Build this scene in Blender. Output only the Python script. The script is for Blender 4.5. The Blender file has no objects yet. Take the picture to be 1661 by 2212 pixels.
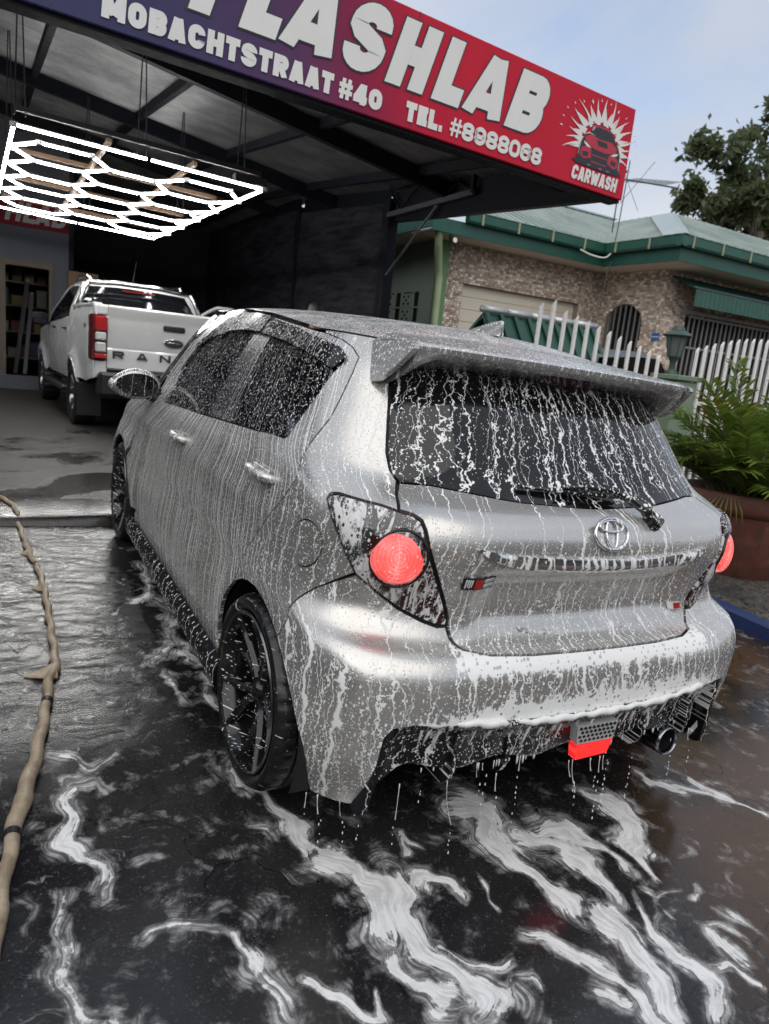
import bpy, bmesh, math, random
import numpy as np
from mathutils import Vector, Matrix, geometry
from math import pi, sin, cos, radians
random.seed(7); rng = np.random.default_rng(7)
SC = bpy.context.scene
COL = SC.collection

# ------------------------------------------------------------------ camera
cd = bpy.data.cameras.new("camera")
cam = bpy.data.objects.new("camera", cd); COL.objects.link(cam); SC.camera = cam
CR = (0.8703, -0.4819, 0.1014); CU = (0.0126, 0.2276, 0.9737); CF = (0.4923, 0.8461, -0.2042)
cam.matrix_world = Matrix(((CR[0], CU[0], -CF[0], -1.5617), (CR[1], CU[1], -CF[1], -1.3770),
                           (CR[2], CU[2], -CF[2], 1.1385), (0, 0, 0, 1)))
cd.sensor_fit = 'VERTICAL'; cd.sensor_height = 36; cd.lens = 36 * 1529.17 / 2212
cd.clip_start = 0.05; cd.clip_end = 400
cd.dof.use_dof = True; cd.dof.focus_distance = 2.5; cd.dof.aperture_fstop = 4.2

# ------------------------------------------------------------------ render
SC.render.engine = 'CYCLES'
SC.cycles.use_denoising = True
SC.cycles.max_bounces = 7; SC.cycles.diffuse_bounces = 3; SC.cycles.glossy_bounces = 4
SC.cycles.transmission_bounces = 4; SC.cycles.transparent_max_bounces = 8
SC.cycles.sample_clamp_indirect = 6.0
SC.cycles.caustics_reflective = False; SC.cycles.caustics_refractive = False
SC.view_settings.view_transform = 'Standard'; SC.view_settings.look = 'None'
SC.view_settings.gamma = 1.0; SC.view_settings.use_curve_mapping = False
SC.view_settings.exposure = 0.5

# ------------------------------------------------------------------ node helper
class G:
    """small helper round a node tree"""
    def __init__(s, nt):
        s.nt = nt
    def n(s, t, **kw):
        x = s.nt.nodes.new(t)
        for k, v in kw.items(): setattr(x, k, v)
        return x
    def put(s, sock, v):
        if isinstance(v, bpy.types.NodeSocket): s.nt.links.new(v, sock)
        elif v is not None:
            if isinstance(v, (int, float)) and sock.type in ('RGBA',): v = (v, v, v, 1)
            elif isinstance(v, (tuple, list)) and sock.type == 'RGBA' and len(v) == 3: v = (*v, 1)
            sock.default_value = v
    def m(s, op, a, b=None, c=None, clamp=False):
        x = s.n('ShaderNodeMath', operation=op, use_clamp=clamp)
        for i, v in enumerate((a, b, c)):
            if v is not None: s.put(x.inputs[i], v)
        return x.outputs[0]
    def v(s, op, a, b=None, scale=None):
        x = s.n('ShaderNodeVectorMath', operation=op)
        s.put(x.inputs[0], a)
        if b is not None: s.put(x.inputs[1], b)
        if scale is not None: s.put(x.inputs['Scale'], scale)
        return x.outputs['Value'] if op in ('LENGTH', 'DISTANCE', 'DOT_PRODUCT') else x.outputs[0]
    def xyz(s, a):
        x = s.n('ShaderNodeSeparateXYZ'); s.put(x.inputs[0], a); return x.outputs
    def comb(s, a=0.0, b=0.0, c=0.0):
        x = s.n('ShaderNodeCombineXYZ')
        for i, v in enumerate((a, b, c)): s.put(x.inputs[i], v)
        return x.outputs[0]
    def noise(s, vec, scale, detail=2.0, rough=.5, dist=0.0, dim='3D', color=False, w=None):
        x = s.n('ShaderNodeTexNoise', noise_dimensions=dim)
        if vec is not None: s.put(x.inputs['Vector'], vec)
        if w is not None: s.put(x.inputs['W'], w)
        s.put(x.inputs['Scale'], scale); s.put(x.inputs['Detail'], detail); s.put(x.inputs['Roughness'], rough)
        s.put(x.inputs['Distortion'], dist)
        return x.outputs['Color' if color else 'Fac']
    def voro(s, vec, scale, feature='F1', dim='2D', rnd=1.0, dist='EUCLIDEAN'):
        x = s.n('ShaderNodeTexVoronoi', voronoi_dimensions=dim, feature=feature, distance=dist)
        s.put(x.inputs['Vector'], vec); s.put(x.inputs['Scale'], scale); s.put(x.inputs['Randomness'], rnd)
        return x.outputs
    def white(s, vec=None, w=None, dim='3D'):
        x = s.n('ShaderNodeTexWhiteNoise', noise_dimensions=dim)
        if vec is not None: s.put(x.inputs['Vector'], vec)
        if w is not None: s.put(x.inputs['W'], w)
        return x.outputs['Value']
    def ss(s, a, b, x):                     # smoothstep a..b (a may be above b)
        y = s.n('ShaderNodeMapRange', interpolation_type='SMOOTHSTEP')
        s.put(y.inputs['Value'], x); s.put(y.inputs['From Min'], a); s.put(y.inputs['From Max'], b)
        return y.outputs[0]
    def mix(s, f, a, b, mode='MIX'):
        x = s.n('ShaderNodeMix', data_type='RGBA', blend_type=mode)
        s.put(x.inputs[0], f); s.put(x.inputs[6], a); s.put(x.inputs[7], b); return x.outputs[2]
    def mixf(s, f, a, b):
        x = s.n('ShaderNodeMix', data_type='FLOAT')
        s.put(x.inputs[0], f); s.put(x.inputs[2], a); s.put(x.inputs[3], b); return x.outputs[0]
    def ramp(s, f, stops):
        x = s.n('ShaderNodeValToRGB'); s.put(x.inputs[0], f); e = x.color_ramp.elements
        while len(e) < len(stops): e.new(.5)
        for q, (p, c) in zip(e, stops): q.position = p; q.color = (*c, 1) if len(c) == 3 else c
        return x.outputs[0]
    def attr(s, name):
        return s.n('ShaderNodeAttribute', attribute_name=name).outputs
    def bump(s, h, strength=.5, dist=.01, normal=None):
        x = s.n('ShaderNodeBump'); s.put(x.inputs['Height'], h); s.put(x.inputs['Strength'], strength)
        s.put(x.inputs['Distance'], dist)
        if normal is not None: s.put(x.inputs['Normal'], normal)
        return x.outputs[0]
    def bsdf(s, **kw):
        x = s.n('ShaderNodeBsdfPrincipled')
        for k, v in kw.items(): s.put(x.inputs[k.replace('_', ' ')], v)
        return x
    def mixsh(s, f, a, b):
        x = s.n('ShaderNodeMixShader'); s.put(x.inputs[0], f)
        s.nt.links.new(a, x.inputs[1]); s.nt.links.new(b, x.inputs[2]); return x.outputs[0]
    def out(s, sh):
        o = s.n('ShaderNodeOutputMaterial'); s.nt.links.new(sh, o.inputs[0])

MAT = {}
def newmat(name):
    m = bpy.data.materials.new(name); m.use_nodes = True; m.node_tree.nodes.clear()
    MAT[name] = m
    return m, G(m.node_tree)
def plain(name, col, rough=.5, metal=0.0, var=.12, scale=6.0, bump=0.0, bscale=60.0, **kw):
    """a material with uneven colour and gloss"""
    m, g = newmat(name)
    tc = g.n('ShaderNodeTexCoord').outputs['Object']
    n1 = g.noise(tc, scale, 4, .6)
    k = g.m('MULTIPLY_ADD', n1, 2 * var, 1 - var)
    c = g.v('SCALE', col if isinstance(col, tuple) else col, scale=k)
    b = g.bsdf(Base_Color=c, Roughness=g.m('MULTIPLY_ADD', g.noise(tc, scale * 4, 3), .3, rough - .15), Metallic=metal, **kw)
    if bump: g.put(b.inputs['Normal'], g.bump(g.noise(tc, bscale, 4), bump, .01))
    g.out(b.outputs[0])
    return m
def emit(name, col, strength):
    m, g = newmat(name)
    e = g.n('ShaderNodeEmission'); g.put(e.inputs[0], col); g.put(e.inputs[1], strength); g.out(e.outputs[0]); return m

# ------------------------------------------------------------------ world: bright broken overcast
wd = bpy.data.worlds.new("World"); SC.world = wd; wd.use_nodes = True; wd.node_tree.nodes.clear()
g = G(wd.node_tree)
SUN_EL, SUN_AZ = radians(48), radians(215)          # azimuth clockwise from +Y: behind the camera, to its left
sky = g.n('ShaderNodeTexSky', sky_type='NISHITA', sun_disc=False)
sky.sun_elevation = SUN_EL; sky.sun_rotation = SUN_AZ; sky.dust_density = 2.5
tc = g.n('ShaderNodeTexCoord').outputs['Generated']
sx, sy, sz = g.xyz(tc)
flat = g.comb(g.m('DIVIDE', sx, g.m('ADD', g.m('MAXIMUM', sz, 0.0), .35)), g.m('DIVIDE', sy, g.m('ADD', g.m('MAXIMUM', sz, 0.0), .35)), 0.0)
cl = g.noise(flat, 1.3, 6, .55, .6)
cov = g.ss(.22, .50, cl)
lum = g.noise(g.v('ADD', flat, (3.1, 1.7, 0)), 1.0, 5, .5, .3)
ccol = g.mix(g.ss(.3, .7, lum), (3.9, 4.35, 5.2), (5.3, 5.6, 6.15))
colr = g.mix(cov, g.v('SCALE', sky.outputs[0], scale=1.6), ccol)
bg = g.n('ShaderNodeBackground'); g.put(bg.inputs[0], colr); g.put(bg.inputs[1], 0.10)
wo = g.n('ShaderNodeOutputWorld'); wd.node_tree.links.new(bg.outputs[0], wo.inputs[0])

sl = bpy.data.lights.new("sun", 'SUN'); sl.energy = 1.15; sl.angle = radians(80); sl.color = (1.0, .95, .88)
so = bpy.data.objects.new("sun", sl); COL.objects.link(so)
so.rotation_euler = (pi / 2 - SUN_EL, 0, pi - SUN_AZ)

# ------------------------------------------------------------------ mesh helpers
def prop(o, label=None, cat=None, group=None, kind=None):
    if label: o['label'] = label
    if cat: o['category'] = cat
    if group: o['group'] = group
    if kind: o['kind'] = kind
    return o
def empty(name, loc=(0, 0, 0), rz=0.0, label=None, cat=None, group=None):
    o = bpy.data.objects.new(name, None); COL.objects.link(o); o.location = loc; o.rotation_euler = (0, 0, rz)
    o.empty_display_size = .1
    return prop(o, label, cat, group)
def mesh_obj(name, verts, faces, mat, parent=None, smooth=False, uv=None, sharp=None):
    me = bpy.data.meshes.new(name)
    me.from_pydata([tuple(map(float, v)) for v in verts], [], faces)
    if smooth: me.shade_smooth()
    if sharp is not None and len(me.edges):
        me.set_sharp_from_angle(angle=radians(sharp))
    if uv is not None:
        l = me.uv_layers.new(name='flow'); idx = np.zeros(len(me.loops), np.int32); me.loops.foreach_get('vertex_index', idx)
        l.data.foreach_set('uv', np.asarray(uv, np.float32)[idx].ravel())
    if mat is not None: me.materials.append(MAT[mat] if isinstance(mat, str) else mat)
    o = bpy.data.objects.new(name, me); COL.objects.link(o); o.parent = parent
    return o
class MB:
    """collects boxes, tubes, prisms and lathes into one mesh"""
    def __init__(s): s.v = []; s.f = []
    def add(s, vs, fs):
        b = len(s.v); s.v += [tuple(map(float, p)) for p in vs]; s.f += [tuple(b + i for i in f) for f in fs]; return s
    def box(s, c, size, rot=None, bev=0.0):
        x, y, z = size[0] / 2, size[1] / 2, size[2] / 2
        if bev <= 0:
            vs = [(i * x, j * y, k * z) for k in (-1, 1) for j in (-1, 1) for i in (-1, 1)]
            fs = [(0, 2, 3, 1), (4, 5, 7, 6), (0, 1, 5, 4), (2, 6, 7, 3), (0, 4, 6, 2), (1, 3, 7, 5)]
        else:
            b = min(bev, x * .95, y * .95, z * .95)
            vs = []
            for k in (-1, 1):
                for (ex, ey, ez) in ((x - b, y - b, z), (x, y, z - b)):
                    ring = [(-ex, -ey), (ex, -ey), (ex, ey), (-ex, ey)]
                    vs.append([(p[0], p[1], k * ez) for p in ring])
            bot0, bot1, top0, top1 = vs[0], vs[1], vs[2], vs[3]
            # octagonal middle ring
            def octo(zz): return [(-x + b, -y, zz), (x - b, -y, zz), (x, -y + b, zz), (x, y - b, zz), (x - b, y, zz), (-x + b, y, zz), (-x, y - b, zz), (-x, -y + b, zz)]
            def inn(zz): return [(-x + b, -y + b, zz), (x - b, -y + b, zz), (x - b, -y + b, zz), (x - b, y - b, zz), (x - b, y - b, zz), (-x + b, y - b, zz), (-x + b, y - b, zz), (-x + b, -y + b, zz)]
            r = [inn(-z), octo(-z + b), octo(z - b), inn(z)]
            vs = [p for q in r for p in q]; fs = []
            for k in range(3):
                for i in range(8):
                    j = (i + 1) % 8; fs.append((k * 8 + i, k * 8 + j, k * 8 + 8 + j, k * 8 + 8 + i))
            fs.append((6, 4, 2, 0)); fs.append((24, 26, 28, 30))
            # squares built from the doubled corner points
        R = rot if isinstance(rot, Matrix) else (Matrix.Rotation(rot, 3, 'Z') if rot else None)
        out = []
        for p in vs:
            q = Vector(p)
            if R is not None: q = R @ q
            out.append((q.x + c[0], q.y + c[1], q.z + c[2]))
        return s.add(out, fs)
    def beam(s, a, b, w, h, up=(0, 0, 1), bev=0.0):
        a = Vector(a); b = Vector(b); d = (b - a); L = d.length; d.normalize()
        u = Vector(up); r = d.cross(u)
        if r.length < 1e-4: r = d.cross(Vector((1, 0, 0)))
        r.normalize(); u = r.cross(d)
        M = Matrix((r, d, u)).transposed()
        return s.box((a + b) / 2, (w, L, h), M, bev)
    def tube(s, pts, r, n=8, cap=True, closed=False):
        P = [Vector(p) for p in pts]; rs = r if isinstance(r, (list, tuple)) else [r] * len(P)
        rings = []; prev = None
        for i, p in enumerate(P):
            if closed: t = P[(i + 1) % len(P)] - P[i - 1]
            else: t = (P[min(i + 1, len(P) - 1)] - P[max(i - 1, 0)])
            t.normalize()
            if prev is None:
                a = t.cross(Vector((0, 0, 1)))
                if a.length < 1e-3: a = t.cross(Vector((1, 0, 0)))
            else: a = prev - t * prev.dot(t)
            a.normalize(); prev = a; b = t.cross(a)
            rings.append([p + (a * cos(2 * pi * k / n) + b * sin(2 * pi * k / n)) * rs[i] for k in range(n)])
        vs = [q for R in rings for q in R]; fs = []
        m = len(rings)
        for i in range(m if closed else m - 1):
            for k in range(n):
                i2 = (i + 1) % m; fs.append((i * n + k, i * n + (k + 1) % n, i2 * n + (k + 1) % n, i2 * n + k))
        if cap and not closed:
            fs.append(tuple(range(n))[::-1]); fs.append(tuple((m - 1) * n + k for k in range(n)))
        return s.add(vs, fs)
    def lathe(s, prof, n=32, M=None, close=False):
        """prof: (radius, height) pairs turned about z"""
        vs = []; fs = []
        for r, h in prof:
            for k in range(n):
                q = Vector((r * cos(2 * pi * k / n), r * sin(2 * pi * k / n), h))
                vs.append(M @ q if M is not None else q)
        m = len(prof)
        for i in range(m if close else m - 1):
            for k in range(n):
                i2 = (i + 1) % m
                fs.append((i * n + k, i * n + (k + 1) % n, i2 * n + (k + 1) % n, i2 * n + k))
        return s.add(vs, fs)
    def prism(s, poly, fn, t):
        """poly of 2D points, fn(p, d) -> 3D with depth d"""
        n = len(poly); a = [fn(p, 0) for p in poly]; b = [fn(p, t) for p in poly]
        fs = [tuple(range(n)), tuple(range(2 * n - 1, n - 1, -1))]
        fs += [(i, n + i, n + (i + 1) % n, (i + 1) % n) for i in range(n)]
        return s.add(a + b, fs)
    def build(s, name, mat, parent=None, smooth=False, sharp=None, fix=True):
        o = mesh_obj(name, s.v, s.f, mat, parent, smooth)
        if fix:
            bm = bmesh.new(); bm.from_mesh(o.data)
            bmesh.ops.remove_doubles(bm, verts=bm.verts, dist=1e-6)
            bmesh.ops.recalc_face_normals(bm, faces=bm.faces)
            bm.to_mesh(o.data); bm.free()
            if smooth: o.data.shade_smooth()
        if sharp: o.data.set_sharp_from_angle(angle=radians(sharp))
        return o
def copy_tree(o, parent=None):
    c = o.copy(); COL.objects.link(c); c.parent = parent
    for ch in list(o.children): copy_tree(ch, c)
    return c
def in_poly(P, poly):
    """points (n,2) inside polygon?"""
    P = np.asarray(P); poly = np.asarray(poly); r = np.zeros(len(P), bool); j = len(poly) - 1
    for i in range(len(poly)):
        a, b = poly[i], poly[j]
        with np.errstate(all='ignore'):
            c = ((a[1] > P[:, 1]) != (b[1] > P[:, 1])) & (P[:, 0] < (b[0] - a[0]) * (P[:, 1] - a[1]) / (b[1] - a[1]) + a[0])
        r ^= c; j = i
    return r
def resample(poly, step, closed=True):
    P = np.asarray(poly, float); out = []
    n = len(P); m = n if closed else n - 1
    for i in range(m):
        a, b = P[i], P[(i + 1) % n]; k = max(1, int(np.ceil(np.linalg.norm(b - a) / step)))
        for q in range(k): out.append(a + (b - a) * q / k)
    if not closed: out.append(P[-1])
    return np.array(out)
def smooth_poly(poly, step=.02, closed=True, keep=None):
    """Catmull-Rom through the points; corners in keep stay sharp"""
    P = np.asarray(poly, float); n = len(P); out = []; keep = keep or ()
    for i in range(n if closed else n - 1):
        p1, p2 = P[i], P[(i + 1) % n]
        p0 = P[i - 1] if (closed or i > 0) and i not in keep else p1
        p3 = P[(i + 2) % n] if (closed or i + 2 < n) and (i + 1) % n not in keep else p2
        k = max(1, int(np.ceil(np.linalg.norm(p2 - p1) / step)))
        for q in range(k):
            t = q / k
            out.append(.5 * ((2 * p1) + (-p0 + p2) * t + (2 * p0 - 5 * p1 + 4 * p2 - p3) * t * t + (-p0 + 3 * p1 - 3 * p2 + p3) * t ** 3))
    if not closed: out.append(P[-1])
    return np.array(out)

def set_attr(o, name, vals):
    a = o.data.attributes.new(name, 'FLOAT', 'POINT'); a.data.foreach_set('value', np.asarray(vals, np.float32))
# ------------------------------------------------------------------ ground
STREAMS = [
    ([(-1.319, 0.67), (-1.342, 0.545), (-1.359, 0.461), (-1.34, 0.38), (-1.315, 0.302), (-1.334, 0.219)], 0.0153, 0.0193, 1.0),
    ([(-1.409, 0.26), (-1.429, 0.142), (-1.441, 0.018), (-1.424, -0.041), (-1.368, -0.096), (-1.325, -0.14)], 0.0147, 0.016, 0.85),
    ([(-1.404, 0.803), (-1.338, 0.8), (-1.254, 0.771), (-1.2, 0.853)], 0.01, 0.0198, 0.75),
    ([(-1.233, 0.633), (-1.255, 0.711), (-1.284, 0.695), (-1.319, 0.67)], 0.0181, 0.0208, 0.7),
    ([(-1.263, 0.276), (-1.223, 0.279), (-1.17, 0.279)], 0.0178, 0.011, 0.55),
    ([(-1.37, 0.201), (-1.401, 0.146), (-1.424, 0.086)], 0.0078, 0.0103, 0.7),
    ([(-1.486, 0.279), (-1.479, 0.231), (-1.5, 0.182), (-1.468, 0.09), (-1.481, 0.015)], 0.009, 0.0107, 0.5),
    ([(-1.246, 0.035), (-1.186, 0.044), (-1.106, 0.036), (-1.066, 0.018)], 0.0074, 0.0111, 0.75),
    ([(-1.065, 0.022), (-1.044, -0.039), (-1.033, -0.091), (-1.015, -0.149), (-1.004, -0.208), (-0.996, -0.269)], 0.0078, 0.0225, 0.85),
    ([(-0.873, 0.654), (-0.877, 0.578), (-0.836, 0.493), (-0.794, 0.399), (-0.776, 0.274), (-0.765, 0.206)], 0.0274, 0.0171, 1.0),
    ([(-0.91, 0.337), (-0.864, 0.328), (-0.841, 0.275)], 0.0107, 0.0159, 0.6),
    ([(-0.751, 0.231), (-0.709, 0.163), (-0.675, 0.068), (-0.666, -0.022), (-0.711, -0.132)], 0.0266, 0.0379, 1.0),
    ([(-0.609, 0.028), (-0.632, -0.051), (-0.647, -0.125), (-0.633, -0.204), (-0.585, -0.284), (-0.573, -0.361), (-0.608, -0.426)], 0.0253, 0.0357, 0.9),
    ([(-0.731, -0.168), (-0.718, -0.235), (-0.675, -0.29), (-0.631, -0.351)], 0.0202, 0.0242, 0.85),
    ([(-0.929, -0.2), (-0.924, -0.239), (-0.885, -0.277), (-0.818, -0.303)], 0.0073, 0.0092, 0.95),
    ([(-0.802, -0.229), (-0.807, -0.271), (-0.816, -0.304)], 0.0074, 0.0112, 0.9),
    ([(-1.308, 0.36), (-1.296, 0.365), (-1.289, 0.293), (-1.288, 0.259)], 0.0086, 0.0059, 0.7),
    ([(-0.267, 0.237), (-0.182, 0.176), (-0.193, 0.088), (-0.195, -0.006), (-0.198, -0.094), (-0.187, -0.171), (-0.184, -0.246)], 0.0448, 0.0214, 1.0),
    ([(-0.09, 0.078), (-0.029, 0.036), (-0.001, -0.039), (-0.017, -0.126), (-0.019, -0.202), (-0.027, -0.254)], 0.0337, 0.013, 1.0),
    ([(-0.029, 0.081), (0.032, 0.039), (0.052, -0.035), (0.092, -0.142), (0.109, -0.217)], 0.0342, 0.0178, 0.9),
    ([(0.254, 0.196), (0.28, 0.108), (0.295, 0.028), (0.243, -0.051), (0.192, -0.144), (0.18, -0.251)], 0.041, 0.011, 1.0),
    ([(-0.359, -0.282), (-0.295, -0.35), (-0.233, -0.409), (-0.207, -0.467), (-0.214, -0.524), (-0.22, -0.577)], 0.0177, 0.0181, 0.95),
    ([(-0.126, -0.236), (-0.099, -0.321), (-0.117, -0.386), (-0.127, -0.456), (-0.142, -0.532), (-0.161, -0.6)], 0.0256, 0.0161, 1.0),
    ([(-0.074, -0.255), (-0.041, -0.334), (-0.067, -0.396)], 0.0129, 0.0073, 0.8),
    ([(-0.342, -0.455), (-0.296, -0.447), (-0.24, -0.461)], 0.0098, 0.009, 0.85),
    ([(0.057, -0.301), (-0.003, -0.372), (-0.017, -0.43), (0.0, -0.489), (0.005, -0.533), (-0.021, -0.585), (-0.067, -0.637)], 0.0144, 0.0141, 0.9),
    ([(0.043, -0.505), (0.092, -0.538), (0.1, -0.597), (0.11, -0.629)], 0.0083, 0.008, 0.75),
    ([(0.175, -0.436), (0.135, -0.494), (0.136, -0.547), (0.151, -0.603)], 0.0114, 0.0094, 0.85),
    ([(0.175, -0.436), (0.208, -0.456), (0.196, -0.493), (0.196, -0.547)], 0.0089, 0.0061, 0.6),
    ([(0.276, -0.386), (0.28, -0.449), (0.269, -0.527)], 0.008, 0.0113, 0.75),
    ([(0.541, 0.176), (0.601, 0.108), (0.717, 0.046), (0.795, -0.054)], 0.0224, 0.0084, 0.9),
    ([(0.765, 0.134), (0.779, 0.042), (0.812, -0.08), (0.845, -0.158)], 0.0142, 0.0082, 0.95),
    ([(-0.5, 0.165), (-0.488, 0.146), (-0.456, 0.105)], 0.0165, 0.0068, 0.95),
    ([(-0.485, 0.15), (-0.539, 0.078)], 0.011, 0.0053, 0.9),
    ([(-0.572, -0.046), (-0.52, -0.012), (-0.467, -0.012), (-0.438, -0.084)], 0.0149, 0.0101, 0.85),
    ([(-0.366, -0.028), (-0.376, -0.097), (-0.371, -0.184)], 0.0092, 0.0049, 0.7),
    ([(-0.583, -0.2), (-0.558, -0.246), (-0.524, -0.286), (-0.455, -0.326)], 0.0092, 0.0112, 0.7),
    ([(-0.489, -0.341), (-0.533, -0.388), (-0.544, -0.427)], 0.0077, 0.0083, 0.7),
    ([(-0.476, -0.352), (-0.445, -0.384), (-0.46, -0.417)], 0.0066, 0.0064, 0.7),
    ([(0.277, -0.274), (0.249, -0.313), (0.243, -0.357)], 0.0083, 0.0053, 0.8),
    ([(-0.211, 0.161), (-0.134, 0.069), (-0.132, -0.017)], 0.0221, 0.0098, 0.8),
    ([(-0.8, 2.63), (-0.805, 2.336), (-0.892, 2.116), (-1.052, 1.919)], 0.0263, 0.0108, 0.75),
    ([(-0.837, 2.173), (-0.785, 1.983), (-0.817, 1.713), (-0.887, 1.508), (-0.941, 1.388)], 0.0402, 0.0285, 0.6),
    ([(-0.941, 1.388), (-0.934, 1.208), (-0.912, 1.076)], 0.0228, 0.0174, 0.55),
    ([(-0.809, 1.636), (-0.785, 1.4), (-0.755, 1.227)], 0.0229, 0.0225, 0.7),
    ([(-0.773, 2.44), (-0.723, 2.161), (-0.722, 1.916)], 0.0304, 0.0181, 0.5),
    ([(-0.803, 1.257), (-0.798, 1.103), (-0.793, 0.996)], 0.015, 0.0174, 0.75),
    ([(0.111, -0.284), (0.152, -0.316), (0.119, -0.366)], 0.0107, 0.0064, 0.6),
    ([(0.23, -0.278), (0.122, -0.332), (0.017, -0.363)], 0.0055, 0.005, 0.5),
]
HOSE = [(-1.468, 3.876, -0.024), (-1.396, 3.58, -0.041), (-1.353, 2.86, -0.077), (-1.318, 2.488, -0.096), (-1.312, 2.112, -0.114), (-1.319, 1.703, -0.134), (-1.326, 1.448, -0.146), (-1.359, 1.304, -0.152), (-1.38, 1.139, -0.159), (-1.416, 0.913, -0.169), (-1.453, 0.723, -0.177), (-1.482, 0.601, -0.182), (-1.51, 0.455, -0.188), (-1.532, 0.312, -0.195), (-1.541, 0.254, -0.197), (-1.60, -0.15, -0.215), (-1.78, -0.75, -0.24), (-2.25, -1.5, -0.27)]
AN = np.array([.0308, -.0484, .9984])                       # normal of the sloping apron
def apz(x, y): return -.2572 - (AN[0] * x + AN[1] * y) / AN[2]
plain('earth', (.06, .05, .04), .9, var=.3, scale=.4)
prop(mesh_obj('ground', [(-300, -300, -.95), (300, -300, -.95), (300, 300, -.95), (-300, 300, -.95)], [(0, 1, 2, 3)], 'earth'), kind='structure')
def apron():
    xs = np.concatenate([np.linspace(-14, -2.2, 24), np.arange(-2.1, -1.72, .02), np.arange(-1.70, 1.62, .0068), np.linspace(1.64, 2.62, 40)])
    ys = np.concatenate([np.linspace(-7, -.95, 20), np.arange(-.90, 1.45, .0068), np.arange(1.46, 2.6, .012), np.linspace(2.62, 3.39, 30)])
    X, Y = np.meshgrid(xs, ys); nx, ny = len(xs), len(ys); x = X.ravel(); y = Y.ravel()
    # trace every point back through a swirling flow so that the streams fold and marble
    rs = np.random.default_rng(17); modes = []
    for lam, amp, cnt in ((.62, .016, 6), (.30, .015, 9), (.15, .0085, 12), (.075, .0034, 14)):
        for _ in range(cnt):
            t = rs.uniform(0, 2 * pi); k = 2 * pi / (lam * rs.uniform(.75, 1.3)); modes.append((k * cos(t), k * sin(t), rs.uniform(0, 2 * pi), amp / cnt ** .5))
    qx, qy = x.copy(), y.copy(); core = np.where((x > -1.95) & (x < 2.2) & (y > -1.1) & (y < 2.9))[0]; cxx, cyy = qx[core], qy[core]
    NS_ = 5
    for _ in range(NS_):
        ux = np.zeros(len(core), np.float32); uy = np.zeros(len(core), np.float32)
        for kx, ky, ph, am in modes:
            sn = np.sin((kx * cxx + ky * cyy + ph).astype(np.float32)); kk = math.hypot(kx, ky); ux += am * sn * (ky / kk); uy -= am * sn * (kx / kk)
        cxx = cxx - ux * 1.5 / NS_; cyy = cyy - uy * 1.5 / NS_
    qx[core] = cxx; qy[core] = cyy
    F = np.zeros(len(x)); AL = np.zeros(len(x)); AC = np.zeros(len(x)); best = np.full(len(x), 1e9)
    off = 0.0
    for pts, w0, w1, st in STREAMS:
        P = smooth_poly(pts, .03, closed=False); L = np.r_[0, np.cumsum(np.linalg.norm(np.diff(P, axis=0), axis=1))]
        lo = P.min(0) - .3; hi = P.max(0) + .3
        sel = np.where((qx > lo[0]) & (qx < hi[0]) & (qy > lo[1]) & (qy < hi[1]))[0]
        if not len(sel): continue
        bx, by = qx[sel], qy[sel]; bd = np.full(len(sel), 1e9); ba = np.zeros(len(sel)); bc = np.zeros(len(sel))
        for i in range(len(P) - 1):
            a, b = P[i], P[i + 1]; d = b - a; ll = (d @ d) + 1e-12
            t = np.clip(((bx - a[0]) * d[0] + (by - a[1]) * d[1]) / ll, 0, 1)
            ex = bx - a[0] - t * d[0]; ey = by - a[1] - t * d[1]; dd = np.hypot(ex, ey)
            m = dd < bd; bd[m] = dd[m]; ba[m] = L[i] + t[m] * (L[i + 1] - L[i]); bc[m] = np.sign(d[0] * ey[m] - d[1] * ex[m]) * dd[m]
        tt = ba / (L[-1] + 1e-9); w = (w0 + (w1 - w0) * tt) * (1 + .30 * np.sin(ba * 13 + off) + .25 * np.sin(ba * 31 + off * 2))
        w = w * (1.28 if st >= .85 else 1.05); f = st * np.clip(1.22 - .50 * bd / w, 0, 1.0) ** 1.15 * np.clip(.62 + 4 * np.minimum(tt, 1 - tt), .62, 1)
        F[sel] = np.maximum(F[sel], f)
        r = bd / w; m = r < best[sel]; k = sel[m]; best[k] = r[m]; AL[k] = ba[m] + off; AC[k] = bc[m]
        off += 3.7
    far = best > 50; AL[far] = (y * .7 - x * .5)[far]; AC[far] = (x * .8 + y * .5)[far]
    F *= np.where(x < -.95, .80, 1.0)
    verts = np.stack([x, y, apz(x, y)], 1)
    fs = [(j * nx + i, j * nx + i + 1, (j + 1) * nx + i + 1, (j + 1) * nx + i) for j in range(ny - 1) for i in range(nx - 1)]
    me = bpy.data.meshes.new('apron'); me.vertices.add(len(verts)); me.vertices.foreach_set('co', verts.astype(np.float32).ravel())
    nf = len(fs); me.loops.add(nf * 4); me.polygons.add(nf); me.loops.foreach_set('vertex_index', np.array(fs, np.int32).ravel())
    me.polygons.foreach_set('loop_start', np.arange(0, nf * 4, 4, dtype=np.int32)); me.update(calc_edges=True); me.validate()
    o = bpy.data.objects.new('wash_apron', me); COL.objects.link(o); me.materials.append(MAT['wet_apron']); me.shade_smooth()
    for n, v in (('foam', F), ('along', AL), ('across', AC)): set_attr(o, n, v)
    prop(o, kind='structure')
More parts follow.
